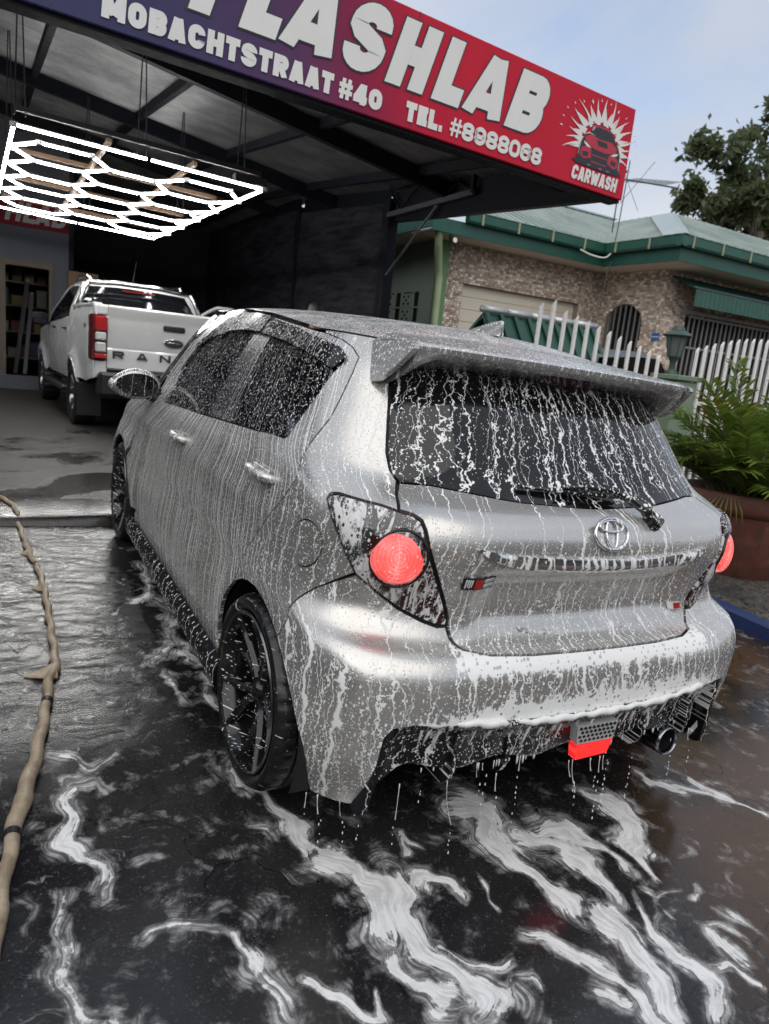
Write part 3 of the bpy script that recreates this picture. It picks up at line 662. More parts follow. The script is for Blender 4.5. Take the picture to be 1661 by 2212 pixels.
# ------------------------------------------------------------------ lettering drawn as broad strokes
def arc(cx, cy, rx, ry, a0, a1, n=10): return [(cx + rx * cos(radians(a0 + (a1 - a0) * i / n)), cy + ry * sin(radians(a0 + (a1 - a0) * i / n))) for i in range(n + 1)]
def strokes(ch, w, h, t):
    e = t / 2; x0, x1, y0, y1, ym = e, w - e, e, h - e, h / 2; rx = (w - t) / 2; cx = w / 2; r = min(rx, h * .24)
    def lobe(ya, yb, xs): rr = (yb - ya) / 2; q = min(rr, w - t - xs + 0.0 if w - t > xs else rr); return [(xs, yb)] + [(x1 - rr * .9, yb)] + arc(x1 - rr * .9, (ya + yb) / 2, rr * .9, rr, 90, -90, 10) + [(x1 - rr * .9, ya), (xs, ya)]
    if ch == 'L': return [[(x0, h), (x0, 0)], [(t, y0), (w, y0)]]
    if ch == 'H': return [[(x0, h), (x0, 0)], [(x1, h), (x1, 0)], [(t, ym), (w - t, ym)]]
    if ch == 'T': return [[(0, y1), (w, y1)], [(cx, h - t), (cx, 0)]]
    if ch == 'E': return [[(x0, h), (x0, 0)], [(t, y1), (w, y1)], [(t, ym), (w * .92, ym)], [(t, y0), (w, y0)]]
    if ch == 'A': return [[(e * .9, 0), (cx - e * .25, h)], [(w - e * .9, 0), (cx + e * .25, h)], [(w * .25, h * .26), (w * .75, h * .26)]]
    if ch == 'M': return [[(x0, h), (x0, 0)], [(x1, h), (x1, 0)], [(x0 + e * .2, h), (cx, h * .18)], [(x1 - e * .2, h), (cx, h * .18)]]
    if ch == 'N': return [[(x0, h), (x0, 0)], [(x1, h), (x1, 0)], [(x0, h * .97), (x1, h * .03)]]
    if ch == 'W': return [[(e * .8, h), (w * .27, 0)], [(w - e * .8, h), (w * .73, 0)], [(cx, h * .85), (w * .29, 0)], [(cx, h * .85), (w * .71, 0)]]
    if ch in 'O0': return [arc(cx, h - y0 - r, rx, r, 0, 180) + arc(cx, y0 + r, rx, r, 180, 360) + [(x1, h - y0 - r)]]
    if ch == 'C': return [[(x1, h * .64)] + arc(cx, h - y0 - r, rx, r, 0, 180) + arc(cx, y0 + r, rx, r, 180, 360) + [(x1, h * .36)]]
    if ch == 'G': return [[(x1, h * .68)] + arc(cx, h - y0 - r, rx, r, 0, 180) + arc(cx, y0 + r, rx, r, 180, 360) + [(x1, h * .45)], [(cx, h * .45), (w - t, h * .45)]]
    if ch == 'S':
        q = (h - t) / 4
        return [[(x1, h * .66)] + arc(cx, y1 - q, rx, q, 0, 180, 10) + [(x0, y1 - q * 1.2)] + [(x0 + rx * .35, ym + q * .32), (cx, ym), (x1 - rx * .35, ym - q * .32)] + [(x1, y0 + q * 1.2)] + arc(cx, y0 + q, rx, q, 0, -180, 10) + [(x0, h * .34)]]
    if ch == 'P': return [[(x0, h), (x0, 0)], lobe(h * .44, y1, t)]
    if ch == 'R': return [[(x0, h), (x0, 0)], lobe(h * .48, y1, t), [(w * .52, h * .44), (x1, 0)]]
    if ch == 'B': return [[(x0, h), (x0, 0)], lobe(ym, y1, t), lobe(y0, ym, t)]
    if ch == '8': q = (h - t) / 4; return [arc(cx, y1 - q, rx * .95, q, -90, 270, 20), arc(cx, y0 + q, rx, q, 90, 450, 20)]
    if ch == '6': q = (h - t) * .29; return [[(x1, h * .70)] + arc(cx, y1 - r, rx, r, 0, 180) + arc(cx, y0 + r, rx, r, 180, 360) + arc(cx, y0 + 2 * q - r * .9, rx, r * .9, 0, 150)]
    if ch == '9': return [[(w - px, h - py) for px, py in s] for s in strokes('6', w, h, t)]
    if ch == '4': return [[(w * .70, h), (w * .70, 0)], [(0, h * .26), (w, h * .26)], [(w * .62, h * .97), (t * .45, h * .30)]]
    if ch == '#': k = t * .62; return [[(w * .34, h), (w * .24, 0)], [(w * .76, h), (w * .66, 0)], [(0, h * .66), (w, h * .66)], [(0, h * .34), (w, h * .34)]]
    if ch == '.': return [[(w * .0, e * 1.1), (w, e * 1.1)]]
    return []
def ribbon(pts, t):
    """quads along a polyline, mitred"""
    P = [Vector(p) for p in pts]; P = [p for i, p in enumerate(P) if i == 0 or (p - P[i - 1]).length > 1e-5]; n = len(P); L = []; R_ = []
    closed = (P[0] - P[-1]).length < 1e-4
    for i in range(n):
        a = (P[i] - P[i - 1]) if i > 0 else ((P[0] - P[-2]) if closed else P[1] - P[0]); b = (P[i + 1] - P[i]) if i < n - 1 else ((P[1] - P[0]) if closed else P[i] - P[i - 1])
        a = a.normalized(); b = b.normalized(); na = Vector((-a.y, a.x)); nb = Vector((-b.y, b.x)); m = (na + nb)
        if m.length < .2: m = nb
        m.normalize(); k = t / 2 / max(.55, m.dot(nb)); L.append(P[i] + m * k); R_.append(P[i] - m * k)
    return L, R_
def letter(ch, name, x, y, w, h, t, place, depth, mat, parent, shear=0.0, grow=0.0, clip=None):
    """one letter of broad strokes, flat on a board; place(u, v, d) -> 3D"""
    m = MB(); k = 0
    tt = t * (.62 if ch == '#' else 1)
    for st in strokes(ch, w, h, t):
        st = list(st)
        if grow and (Vector(st[0]) - Vector(st[-1])).length > 1e-4:
            a = Vector(st[0]); b = Vector(st[1]); d = (a - b).normalized() * grow; st[0] = tuple(a + d)
            a = Vector(st[-1]); b = Vector(st[-2]); d = (a - b).normalized() * grow; st[-1] = tuple(a + d)
        L, R_ = ribbon(st, tt + 2 * grow); n = len(L); dd = depth + .0004 * k; k += 1
        fn = lambda q: place(x + q[0] + shear * q[1], y + min(max(q[1], -grow), h + grow), dd)
        vs = [fn(q) for q in L] + [fn(q) for q in R_]; m.add(vs, [(i, i + 1, n + i + 1, n + i) for i in range(n - 1)])
    o = mesh_obj(name, m.v, m.f, mat, parent); return o

# ------------------------------------------------------------------ the big sign on the front of the canopy
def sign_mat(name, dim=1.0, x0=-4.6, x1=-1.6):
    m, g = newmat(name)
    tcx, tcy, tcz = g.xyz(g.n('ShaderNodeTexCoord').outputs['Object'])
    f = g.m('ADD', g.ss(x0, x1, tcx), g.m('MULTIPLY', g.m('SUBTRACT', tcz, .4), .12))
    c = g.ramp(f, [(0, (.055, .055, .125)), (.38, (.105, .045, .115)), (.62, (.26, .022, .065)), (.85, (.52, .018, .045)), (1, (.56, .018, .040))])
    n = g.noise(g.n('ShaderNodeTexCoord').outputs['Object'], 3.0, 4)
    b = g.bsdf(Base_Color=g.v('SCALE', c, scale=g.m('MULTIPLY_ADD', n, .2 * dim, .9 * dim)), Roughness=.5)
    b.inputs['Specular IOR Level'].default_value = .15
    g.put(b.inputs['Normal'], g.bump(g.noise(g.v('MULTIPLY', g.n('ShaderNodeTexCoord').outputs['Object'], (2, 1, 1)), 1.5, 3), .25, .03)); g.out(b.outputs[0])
sign_mat('sign_print')
plain('print_white', (.78, .77, .72), .45, var=.06, scale=4); plain('print_dark', (.035, .032, .045), .5); plain('print_black', (.018, .02, .026), .45)
plain('print_red', (.50, .022, .045), .45, var=.08); plain('print_grey', (.35, .33, .33), .45)
SGN = empty('carwash_sign', (3.5209, 3.6635, 2.80), radians(4.5465), 'long purple to red carwash sign board with big white slanted lettering', 'sign')
m = MB(); m.box((-2.0 - 1.2, .045, .38), (6.4, .07, .76), bev=.006); m.build('sign_board', 'sign_print', SGN)
m = MB(); m.box((-3.2, .10, -.012), (6.4, .12, .02)); m.build('sign_frame', 'steel_navy', SGN)
for xx in (-2.39, -4.75): MB().box((xx, .0088, .38), (.006, .002, .758)).build('panel_joint', 'print_dark', SGN)
FS = lambda u, v, d: (u, .0085 - d, v)
SH = .31
big = [('S', -4.42, .315), ('P', -4.022, .30), ('L', -3.71, .245), ('A', -3.445, .375), ('S', -3.02, .315), ('H', -2.638, .325), ('L', -2.233, .255), ('A', -1.945, .375), ('B', -1.515, .345)]
for ch, x, w in big:
    t = .132 if ch in 'LHBP' else .122
    o = letter(ch, 'sign_letter', x, .247, w, .445, t, FS, .006, 'print_white', SGN, SH)
    letter(ch, 'letter_edge', x, .247, w, .445, t, FS, .002, 'print_dark', o, SH, .011)
def line(txt, x, y, h, width, name, parent, place, t=.27, shear=0.0, gap=.12, mat='print_white', depth=.006, wid=None):
    wd_ = {'.': .28, ' ': .6, 'M': 1.25, 'W': 1.35, '#': .95, 'I': .4, 'L': .82, 'E': .82, 'T': .88}
    tot = sum(wd_.get(c, 1) for c in txt) + gap * (len(txt) - 1) * 1.0; u = width / tot
    for c in txt:
        w = wd_.get(c, 1) * u
        if c != ' ': letter(c, name, x, y, w, h, u * (t + .08), place, depth, mat, parent, shear)
        x += w + gap * u
line('MOBACHTSTRAAT', -4.50, .048, .130, 1.465, 'sign_letter', SGN, FS, .33, .06)
line('#40', -2.99, .048, .130, .345, 'sign_letter', SGN, FS, .33, .06)
line('TEL.', -2.44, .048, .130, .335, 'sign_letter', SGN, FS, .33, .06)
line('#8988068', -2.035, .048, .130, .962, 'sign_letter', SGN, FS, .20, .10, .06)
line('CARWASH', -.70, .042, .112, .585, 'sign_letter', SGN, FS, .30, .12, .10)
# flame ring and car emblem on the right end
def flat(name, poly, d, mat, parent): return MB().add([FS(p[0], p[1], d) for p in poly], [tuple(range(len(poly)))]).build(name, mat, parent, fix=False)
EM = lambda x, y: (-.735 + x * .68, .195 + y * .49)
def emblem_sign():
    root = None; r = random.Random(11)
    cx, cy = .50, .36
    n = 34
    for k in range(n):
        a = radians(200 - 222 * k / (n - 1)); L = .13 + .20 * (0.5 + .5 * sin(k * 2.4)) + .05 * r.random(); 
        if abs(k - n / 2) < 7: L += .06
        r0 = .335 + .03 * sin(k * 1.7); w = .017 + .007 * r.random(); sw = .10 * (1 if k % 2 else -.6)
        pts = []; 
        for s in (1, -1):
            ss_ = [0, .25, .5, .75, 1] if s == 1 else [.8, .55, .28, 0]
            for q in ss_:
                rr = r0 + L * q; aa = a + s * w / rr * (1 - q) ** .8 * (1.6 if q < .3 else 1.2) + sw * q * q
                pts.append(EM(cx + rr * cos(aa) * 1.02, cy + rr * sin(aa) * 1.02))
        o = flat('flame', pts, .004 + .0003 * (k % 3), 'print_white', SGN if root is None else root)
        root = root or o
    for k in range(16):
        a = radians(185 - 190 * k / 15); rr = .78 + .10 * r.random(); 
        if .05 < k / 15 < .95: 
            x, y = cx + rr * cos(a) * .92, cy + rr * sin(a) * .80; s = .008 + .008 * r.random(); dx, dy = cos(a), sin(a)
            flat('spark', [EM(x + dx * s * 3, y + dy * s * 3), EM(x - dy * s, y + dx * s), EM(x - dx * s * 2, y - dy * s * 2), EM(x + dy * s, y - dx * s)], .004, 'print_white', root)
    def fl(nm, pts, mat, d): flat(nm, [EM(*p) for p in pts], d, mat, root)
    fl('car_print', [(.10, .02), (.12, .20), (.16, .36), (.20, .42), (.30, .50), (.36, .63), (.50, .66), (.66, .64), (.75, .50), (.84, .42), (.89, .30), (.91, .10), (.92, .0), (.55, -.03), (.10, 0)], 'print_black', .0070)
    fl('car_print', [(.02, .0), (.10, .04), (.92, .02), (.99, -.02), (.70, -.055), (.12, -.045)], 'print_black', .0064)
    fl('roof_print', [(.34, .60), (.38, .635), (.52, .655), (.64, .635), (.68, .60), (.60, .618), (.45, .622)], 'print_red', .0076)
    fl('bonnet_print', [(.20, .40), (.30, .47), (.48, .44), (.70, .46), (.82, .39), (.80, .30), (.62, .255), (.40, .26), (.24, .31)], 'print_red', .0076)
    fl('scoop_print', [(.42, .42), (.62, .42), (.64, .34), (.46, .33)], 'print_black', .0082)
    fl('bumper_print', [(.17, .22), (.25, .28), (.34, .24), (.36, .10), (.22, .06), (.15, .10)], 'print_red', .0076)
    fl('bumper_print', [(.86, .22), (.78, .27), (.68, .23), (.67, .10), (.80, .05), (.88, .09)], 'print_red', .0076)
    fl('grille_print', [(.36, .17), (.67, .17), (.66, .155), (.37, .155)], 'print_red', .0076)
    fl('grille_print', [(.36, .06), (.67, .06), (.65, .045), (.38, .045)], 'print_red', .0076)
    fl('intake_print', [(.19, .17), (.30, .18), (.30, .11), (.20, .09)], 'print_black', .0082)
    fl('intake_print', [(.84, .17), (.73, .18), (.73, .11), (.83, .09)], 'print_black', .0082)
    fl('headlight_print', [(.19, .335), (.27, .30), (.34, .255), (.26, .262), (.20, .30)], 'print_white', .0086)
    fl('headlight_print', [(.85, .325), (.77, .29), (.70, .245), (.78, .252), (.84, .29)], 'print_white', .0086)
    fl('highlight_print', [(.18, .43), (.26, .495), (.40, .47), (.27, .48)], 'print_white', .0086)
    fl('highlight_print', [(.33, .62), (.30, .54), (.33, .53), (.37, .61)], 'print_grey', .0086)
    fl('highlight_print', [(.13, .30), (.145, .30), (.125, .10), (.11, .10)], 'print_grey', .0086)
    fl('highlight_print', [(.885, .25), (.90, .24), (.905, .05), (.89, .05)], 'print_grey', .0086)
    for x in (.30, .52, .66): fl('highlight_print', [(x, -.012), (x + .07, -.012), (x + .06, -.025), (x + .01, -.025)], 'print_grey', .0086)
emblem_sign()
# smaller sign inside the bay
sign_mat('sign_print_dim', .30, -2.5, -.8)  # same print with its colour darkened for the dim bay
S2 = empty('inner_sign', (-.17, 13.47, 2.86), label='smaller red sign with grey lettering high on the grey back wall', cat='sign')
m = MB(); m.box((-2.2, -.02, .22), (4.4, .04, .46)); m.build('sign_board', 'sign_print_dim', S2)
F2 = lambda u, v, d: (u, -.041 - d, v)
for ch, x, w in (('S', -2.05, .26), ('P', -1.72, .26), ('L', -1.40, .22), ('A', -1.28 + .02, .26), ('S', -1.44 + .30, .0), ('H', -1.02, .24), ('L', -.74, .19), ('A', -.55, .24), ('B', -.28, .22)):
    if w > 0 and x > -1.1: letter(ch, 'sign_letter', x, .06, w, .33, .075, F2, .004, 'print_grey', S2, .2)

# ------------------------------------------------------------------ hexagon LED ceiling light
emit('led_tube', (1.0, .99, .96), 30.0)
plain('led_joint', (.7, .7, .7), .4); plain('wire', (.02, .02, .02), .5)
LED = empty('hexagon_light', (.71, 5.42, 2.60), label='large white hexagon grid LED light on a timber frame, hanging in the bay', cat='ceiling light')
def lz(x): return 2.60 + .035 * (.71 - x)
def tube(a, b):
    A = Vector((a[0], a[1], lz(a[0]))); B = Vector((b[0], b[1], lz(b[0]))); d = (B - A).normalized(); A += d * .018; B -= d * .018
    m = MB(); m.beam(A, B, .027, .018, bev=.006); t = part(m, 'light_tube', 'led_tube', LED)
    up = Vector((0, 0, .013)); m = MB(); m.beam(A + up, B + up, .022, .010); part(m, 'tube_housing', 'led_joint', t)
s_ = .415; hy = s_ * math.sqrt(3) / 2; edges = {}; nodes = {}
X0, X1, Y0, Y1 = -1.322, .74, 5.42, 10.16
def nd(p): return (round(p[0], 2), round(p[1], 2))
pit = .79
for ci, cxx in enumerate((-.907, -.285, .337)):
    for k in range(6):
        cyy = 6.22 + pit * k + (pit / 2 if ci == 1 else 0)
        if cyy + .3 > Y1: continue
        P = [(cxx - s_, cyy), (cxx - s_ / 2, cyy - pit / 2), (cxx + s_ / 2, cyy - pit / 2), (cxx + s_, cyy), (cxx + s_ / 2, cyy + pit / 2), (cxx - s_ / 2, cyy + pit / 2)]
        for i in range(6):
            a, b = P[i], P[(i + 1) % 6]
            if max(a[1], b[1]) > Y1 - .1: continue
            edges[tuple(sorted((nd(a), nd(b))))] = (a, b); nodes[nd(a)] = a; nodes[nd(b)] = b
for a, b in edges.values(): tube(a, b)
cor = [(X0, Y0), (X1, Y0), (X1 - .06, Y1), (X0 - .06, Y1)]
for i in range(4):
    a, b = cor[i], cor[(i + 1) % 4]; n = 2 if i % 2 == 0 else 4
    for k in range(n): tube((a[0] + (b[0] - a[0]) * k / n, a[1] + (b[1] - a[1]) * k / n), (a[0] + (b[0] - a[0]) * (k + 1) / n, a[1] + (b[1] - a[1]) * (k + 1) / n))
for p in list(nodes.values()) + cor:
    m = MB(); m.tube([(p[0], p[1], lz(p[0]) - .014), (p[0], p[1], lz(p[0]) + .018)], .030, 8); part(m, 'tube_joint', 'led_joint', LED)
for x in (-.60, .12): m = MB(); m.beam((x, Y0 + .08, lz(x) + .09), (x, Y1 - .05, lz(x) + .09), .035, .04); part(m, 'timber_batten', 'wood_pale', LED)
for k in range(4):
    y = Y0 + .04 + k * 1.5; m = MB(); m.beam((X0 + .02, y, lz(X0) + .135), (X1 - .02, y, lz(X1) + .135), .035, .04); part(m, 'timber_batten', 'wood_pale' if k else 'wire', LED)
for (x, y) in ((X0 + .05, Y0 + .1), (-.3, Y0 + .3), (X1 - .12, Y0 + .35), (X0 + .05, 8.0), (X1 - .1, 8.3), (-.3, 9.6)):
    for q in (-.04, .04): m = MB(); m.tube([(x + q, y, lz(x) + .1), (x + q * .2, y, rz(x, y) + .14)], .006, 5); part(m, 'hanger_wire', 'wire', LED)
m = MB(); m.box((X1 - .12, Y0 + .05, lz(X1) + .06), (.30, .10, .07)); part(m, 'power_box', 'wire', LED)
# ------------------------------------------------------------------ neighbour's house
plain('render_green', (.36, .45, .37), .8, var=.12, scale=2, bump=.15); plain('trim_green', (.016, .085, .060), .45, var=.3, scale=5); plain('gutter_green', (.018, .090, .062), .4, var=.3, scale=6)
plain('pipe_green', (.48, .58, .33), .5, var=.15, scale=8); plain('quoin_green', (.16, .29, .14), .7, var=.15); plain('soffit', (.72, .62, .53), .7, var=.12, scale=3)
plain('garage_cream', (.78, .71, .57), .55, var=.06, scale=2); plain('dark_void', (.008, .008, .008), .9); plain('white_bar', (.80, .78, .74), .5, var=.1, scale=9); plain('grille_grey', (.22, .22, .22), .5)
plain('ridge_pale', (.40, .47, .47), .4, .2, var=.2, scale=7); plain('bracket', (.33, .33, .20), .5)
def roof_mat():
    m, g = newmat('roof_green')
    pos = g.n('ShaderNodeNewGeometry').outputs['Position']
    n = g.noise(pos, 1.1, 5, .62, .5); s = g.noise(pos, 9.0, 5, .7)
    c = g.mix(g.ss(.3, .72, n), (.30, .37, .325), (.46, .52, .475)); c = g.mix(g.m('MULTIPLY', g.ss(.5, .75, s), .5), c, (.48, .52, .47))
    b = g.bsdf(Base_Color=c, Roughness=.38, Metallic=.15); g.out(b.outputs[0])
roof_mat()
HS = empty('green_roof_house', (8.67, 9.0, -.1), label='house with pale green metal roof, mosaic cladding and cream garage door', cat='house')
def hp(mb, name, mat, parent=None, smooth=False, sharp=None): return part(mb, name, mat, parent or HS, smooth, sharp)
def hb(name, x0, x1, y0, y1, z0, z1, mat, parent=None, bev=0.0):
    m = MB(); m.box(((x0 + x1) / 2, (y0 + y1) / 2, (z0 + z1) / 2), (abs(x1 - x0), abs(y1 - y0), abs(z1 - z0)), bev=bev); return hp(m, name, mat, parent)
plain('mortar', (.34, .28, .23), .9, var=.2, scale=20)
# garage front (y = 9) with the opening, wing side wall (x = 8.67), wing front (y = 7.5)
hb('garage_wall', 5.12, 5.54, 9.0, 9.2, -.1, 3.3, 'mortar'); hb('garage_wall', 5.54, 8.2, 9.0, 9.2, 2.6, 3.3, 'mortar'); hb('garage_wall', 8.2, 8.68, 9.0, 9.2, -.1, 3.3, 'mortar')
gd = hb('garage_door', 5.5, 8.24, 9.13, 9.17, -.1, 2.62, 'garage_cream')
for k in range(13): hb('door_slat', 5.54, 8.2, 9.118, 9.128, -.08 + .207 * k, .115 + .207 * k, 'garage_cream', gd, .006)
hb('side_wall', 5.1, 5.3, 9.0, 15.0, -.1, 3.45, 'render_green'); hb('corner_strip', 5.03, 5.2, 8.985, 9.12, -.1, 3.3, 'quoin_green')
hb('wing_wall', 8.67, 8.87, 8.73, 9.0, -.1, 3.25, 'mortar'); hb('wing_wall', 8.67, 8.87, 7.5, 7.85, -.1, 3.25, 'mortar'); hb('wing_wall', 8.67, 8.87, 7.85, 8.73, -.1, 1.15, 'mortar')
# arch-headed window in the wing wall: fill above the arch
n = 16; pts = [(7.85, 3.25), (8.73, 3.25), (8.73, 2.28)] + [(8.29 + .44 * cos(t), 2.28 + .36 * sin(t)) for t in np.linspace(0, pi, n)] + [(7.85, 2.28)]
m = MB(); m.prism(pts, lambda p, d: (8.67 + d, p[0], p[1]), .2); hp(m, 'wing_wall', 'mortar')
hb('wing_front', 8.87, 9.35, 7.5, 7.7, -.1, 3.25, 'mortar'); hb('wing_front', 9.35, 15, 7.5, 7.7, 2.52, 3.25, 'mortar'); hb('wing_front', 9.35, 15, 7.5, 7.7, -.1, .9, 'mortar')
w1 = empty('arched_window', (8.8 - 8.67, 8.29 - 9, 1.15 + .1)); w1.parent = HS
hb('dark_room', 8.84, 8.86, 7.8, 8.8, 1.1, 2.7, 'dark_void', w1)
for k in range(7): y = 7.92 + .123 * k; top = 2.28 + .36 * math.sqrt(max(0, 1 - ((y - 8.29) / .44) ** 2)); hb('window_bar', 8.69, 8.71, y - .012, y + .012, 1.15, top, 'grille_grey', w1)
w2 = empty('barred_window', (9.35 - 8.67, 7.6 - 9, .9 + .1)); w2.parent = HS
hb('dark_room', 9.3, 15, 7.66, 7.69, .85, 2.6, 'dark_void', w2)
for k in range(30): x = 9.40 + .13 * k; hb('window_bar', x, x + .028, 7.44, 7.46, .9, 2.5, 'grille_grey', w2)
for z in (.95, 1.95, 2.48): hb('window_rail', 9.36, 13.4, 7.42, 7.44, z, z + .035, 'grille_grey', w2)
# mosaic cladding: thousands of little stones, real relief
def cladding():
    r = np.random.default_rng(9); V_ = []; F_ = []; C_ = []
    pal = np.array([(.20, .158, .125), (.24, .19, .15), (.28, .23, .185), (.32, .275, .23), (.17, .13, .105), (.37, .325, .28)])
    def run(u0, u1, z0, z1, fn, hole=None):
        z = z0; row = 0
        while z < z1 - .02:
            u = u0 - r.uniform(0, .08)
            while u < u1:
                L = r.uniform(.05, .09); a, b = max(u + .004, u0), min(u + L - .004, u1); c = (a + b) / 2
                if b - a > .015 and not (hole and hole(c, z + .02)):
                    d = r.uniform(.006, .018); k = len(V_); zb = min(z + .036, z1)
                    for dd, i in ((.0, 0), (d, .003)):
                        for (p, q) in ((a + i, z + i), (b - i, z + i), (b - i, zb - i), (a + i, zb - i)): V_.append(fn(p, q, dd))
                    F_.extend([(k + 4, k + 5, k + 6, k + 7), (k, k + 1, k + 5, k + 4), (k + 1, k + 2, k + 6, k + 5), (k + 2, k + 3, k + 7, k + 6), (k + 3, k, k + 4, k + 7)])
                    col = pal[r.integers(0, 6)] * r.uniform(2.0, 3.0); C_.extend([col] * 5)
                u += L
            z += .040; row += 1
    run(5.20, 5.54, .9, 3.28, lambda u, z, d: (u, 9.0 - d, z)); run(5.54, 8.2, 2.6, 3.28, lambda u, z, d: (u, 9.0 - d, z)); run(8.2, 8.67, 1.0, 3.28, lambda u, z, d: (u, 9.0 - d, z))
    inw = lambda u, z: abs(u - 8.29) < .45 and (z < 2.28 or ((u - 8.29) / .45) ** 2 + ((z - 2.28) / .37) ** 2 < 1)
    run(7.5, 9.0, 1.0, 3.25, lambda u, z, d: (8.67 - d, 16.5 - u, z), lambda u, z: inw(16.5 - u, z))
    run(8.66, 9.35, 1.0, 3.25, lambda u, z, d: (u, 7.5 - d, z)); run(9.35, 12.6, 2.52, 3.25, lambda u, z, d: (u, 7.5 - d, z))
    m, g = newmat('mosaic'); col = g.attr('tint')['Color']; b = g.bsdf(Base_Color=col, Roughness=.75); g.out(b.outputs[0])
    mb = MB(); mb.v = V_; mb.f = F_; o = MB(); off = HS.location
    o = mesh_obj('mosaic_cladding', [(v[0] - off[0], v[1] - off[1], v[2] - off[2]) for v in V_], F_, 'mosaic', HS)
    a = o.data.attributes.new('tint', 'FLOAT_COLOR', 'FACE'); c = np.ones((len(F_), 4), np.float32); c[:, :3] = np.array(C_); a.data.foreach_set('color', c.ravel()); o['kind'] = 'stuff'
cladding()
# breeze blocks in the side wall
for (yy, zz) in [(y, z) for y in (9.86, 10.42) for z in (2.2, 1.97)]:
    pass
vb = empty('vent_panel', (5.08 - 8.67, 10.3 - 9, 1.8 + .1)); vb.parent = HS
hb('vent_back', 5.085, 5.095, 9.66, 10.98, 1.62, 2.42, 'dark_void', vb)
for zz in (1.64, 1.90, 2.16):
    for k, y0 in enumerate((9.86, 10.50)):
        hb('vent_block', 5.055, 5.085, y0, y0 + .30, zz + .01, zz + .235, 'render_green', vb, .006)
        for (dy, dz) in ((.07, .06), (.23, .06), (.15, .12), (.07, .18), (.23, .18)): hb('vent_hole', 5.050, 5.0545, y0 + dy - .028, y0 + dy + .028, zz + dz - .02, zz + dz + .02, 'dark_void', vb)
    hb('vent_bar', 5.06, 5.085, 9.64, 11.0, zz - .015, zz + .008, 'render_green', vb)
for y0 in (9.80, 10.20, 10.44, 10.84): hb('vent_bar', 5.058, 5.084, y0 - .02, y0 + .02, 1.62, 2.42, 'render_green', vb)
# soffits and fascias
hb('soffit', 4.45, 8.70, 8.38, 9.02, 3.215, 3.235, 'soffit'); hb('soffit', 4.45, 5.12, 9.02, 15, 3.26, 3.28, 'soffit'); hb('soffit', 8.03, 8.69, 6.75, 8.38, 3.20, 3.22, 'soffit'); hb('soffit', 8.69, 15, 6.75, 7.52, 3.20, 3.22, 'soffit')
hb('fascia', 4.42, 8.02, 8.35, 8.38, 3.20, 3.40, 'trim_green'); hb('fascia', 4.42, 4.45, 8.38, 15, 3.24, 3.44, 'trim_green'); hb('fascia', 8.0, 8.03, 6.72, 8.35, 3.19, 3.40, 'trim_green'); hb('fascia', 8.03, 15, 6.72, 6.75, 3.19, 3.40, 'trim_green')
def gutter(a, b, nrm):
    vs = []; fs = []; pr = [(0, .16), (0, .02), (.02, 0), (.09, .0), (.115, .03), (.12, .15), (.13, .165), (.11, .165)]
    for P in (a, b):
        for (o_, z) in pr: vs.append((P[0] + nrm[0] * o_, P[1] + nrm[1] * o_, 3.39 + z))
    n_ = len(pr); fs = [(k, k + 1, n_ + k + 1, n_ + k) for k in range(n_ - 1)] + [tuple(range(n_)), tuple(range(2 * n_ - 1, n_ - 1, -1))]
    m = MB().add(vs, fs); g_ = hp(m, 'gutter', 'gutter_green')
    L = math.hypot(b[0] - a[0], b[1] - a[1]); k = .25
    while k < L:
        x = a[0] + (b[0] - a[0]) * k / L + nrm[0] * .125; y = a[1] + (b[1] - a[1]) * k / L + nrm[1] * .125
        m = MB(); m.box((x, y, 3.475), (.035 if nrm[1] else .012, .012 if nrm[1] else .035, .18)); hp(m, 'gutter_bracket', 'bracket', g_); k += .72
gutter((5.0, 8.35), (8.0, 8.35), (0, -1)); gutter((8.0, 8.22), (8.0, 6.60), (-1, 0)); gutter((7.88, 6.72), (15, 6.72), (0, -1))
# roof slopes with standing ribs
def slope(name, poly, nsamp_dir, parent=None, mat='roof_green', rib=.2):
    """poly: 3D corners in one plane; ribs run along nsamp_dir"""
    P = [Vector(p) for p in poly]; nn = (P[1] - P[0]).cross(P[2] - P[0]).normalized()
    if nn.z < 0: nn = -nn
    d = Vector(nsamp_dir); d = (d - nn * d.dot(nn)).normalized(); s = nn.cross(d); o = P[0]
    q = [((p - o).dot(s), (p - o).dot(d)) for p in P]; m = MB(); m.prism(q, lambda p, t: o + s * p[0] + d * p[1] - nn * t, .03)
    r_ = hp(m, name, mat)
    lo = min(a for a, b in q); hi = max(a for a, b in q); u = lo + .05; mm = MB()
    while u < hi:
        ys = []
        for i in range(len(q)):
            (a0, b0), (a1, b1) = q[i], q[(i + 1) % len(q)]
            if (a0 - u) * (a1 - u) < 0: ys.append(b0 + (b1 - b0) * (u - a0) / (a1 - a0))
        if len(ys) == 2 and abs(ys[0] - ys[1]) > .05:
            A = o + s * u + d * min(ys) + nn * .012; B = o + s * u + d * max(ys) + nn * .012; mm.beam(A, B, .05, .045, up=nn)
        u += rib
    if mm.v: r2 = hp(mm, 'roof_ribs', mat, None); r2['kind'] = 'stuff'
    return r_
k_ = .42
E1 = 3.545
def rzz(t): return E1 + k_ * t
slope('roof_slope', [(4.35, 8.27, E1), (7.95, 8.27, E1), (7.95 + 3.2, 8.27 + 3.2, rzz(3.2)), (7.4, 11.47, rzz(3.2))], (0, 1, 0))
slope('roof_slope', [(4.35, 8.27, E1), (7.4, 11.47, rzz(3.2)), (7.4, 14, rzz(3.2)), (4.35, 14, E1)], (1, 0, 0))
slope('roof_slope', [(7.92, 6.62, E1), (7.95, 8.27, E1), (7.95 + 2.6, 8.27 + 2.6, rzz(2.6)), (7.92 + 2.6, 6.62 + 2.6, rzz(2.6))], (1, 0, 0))
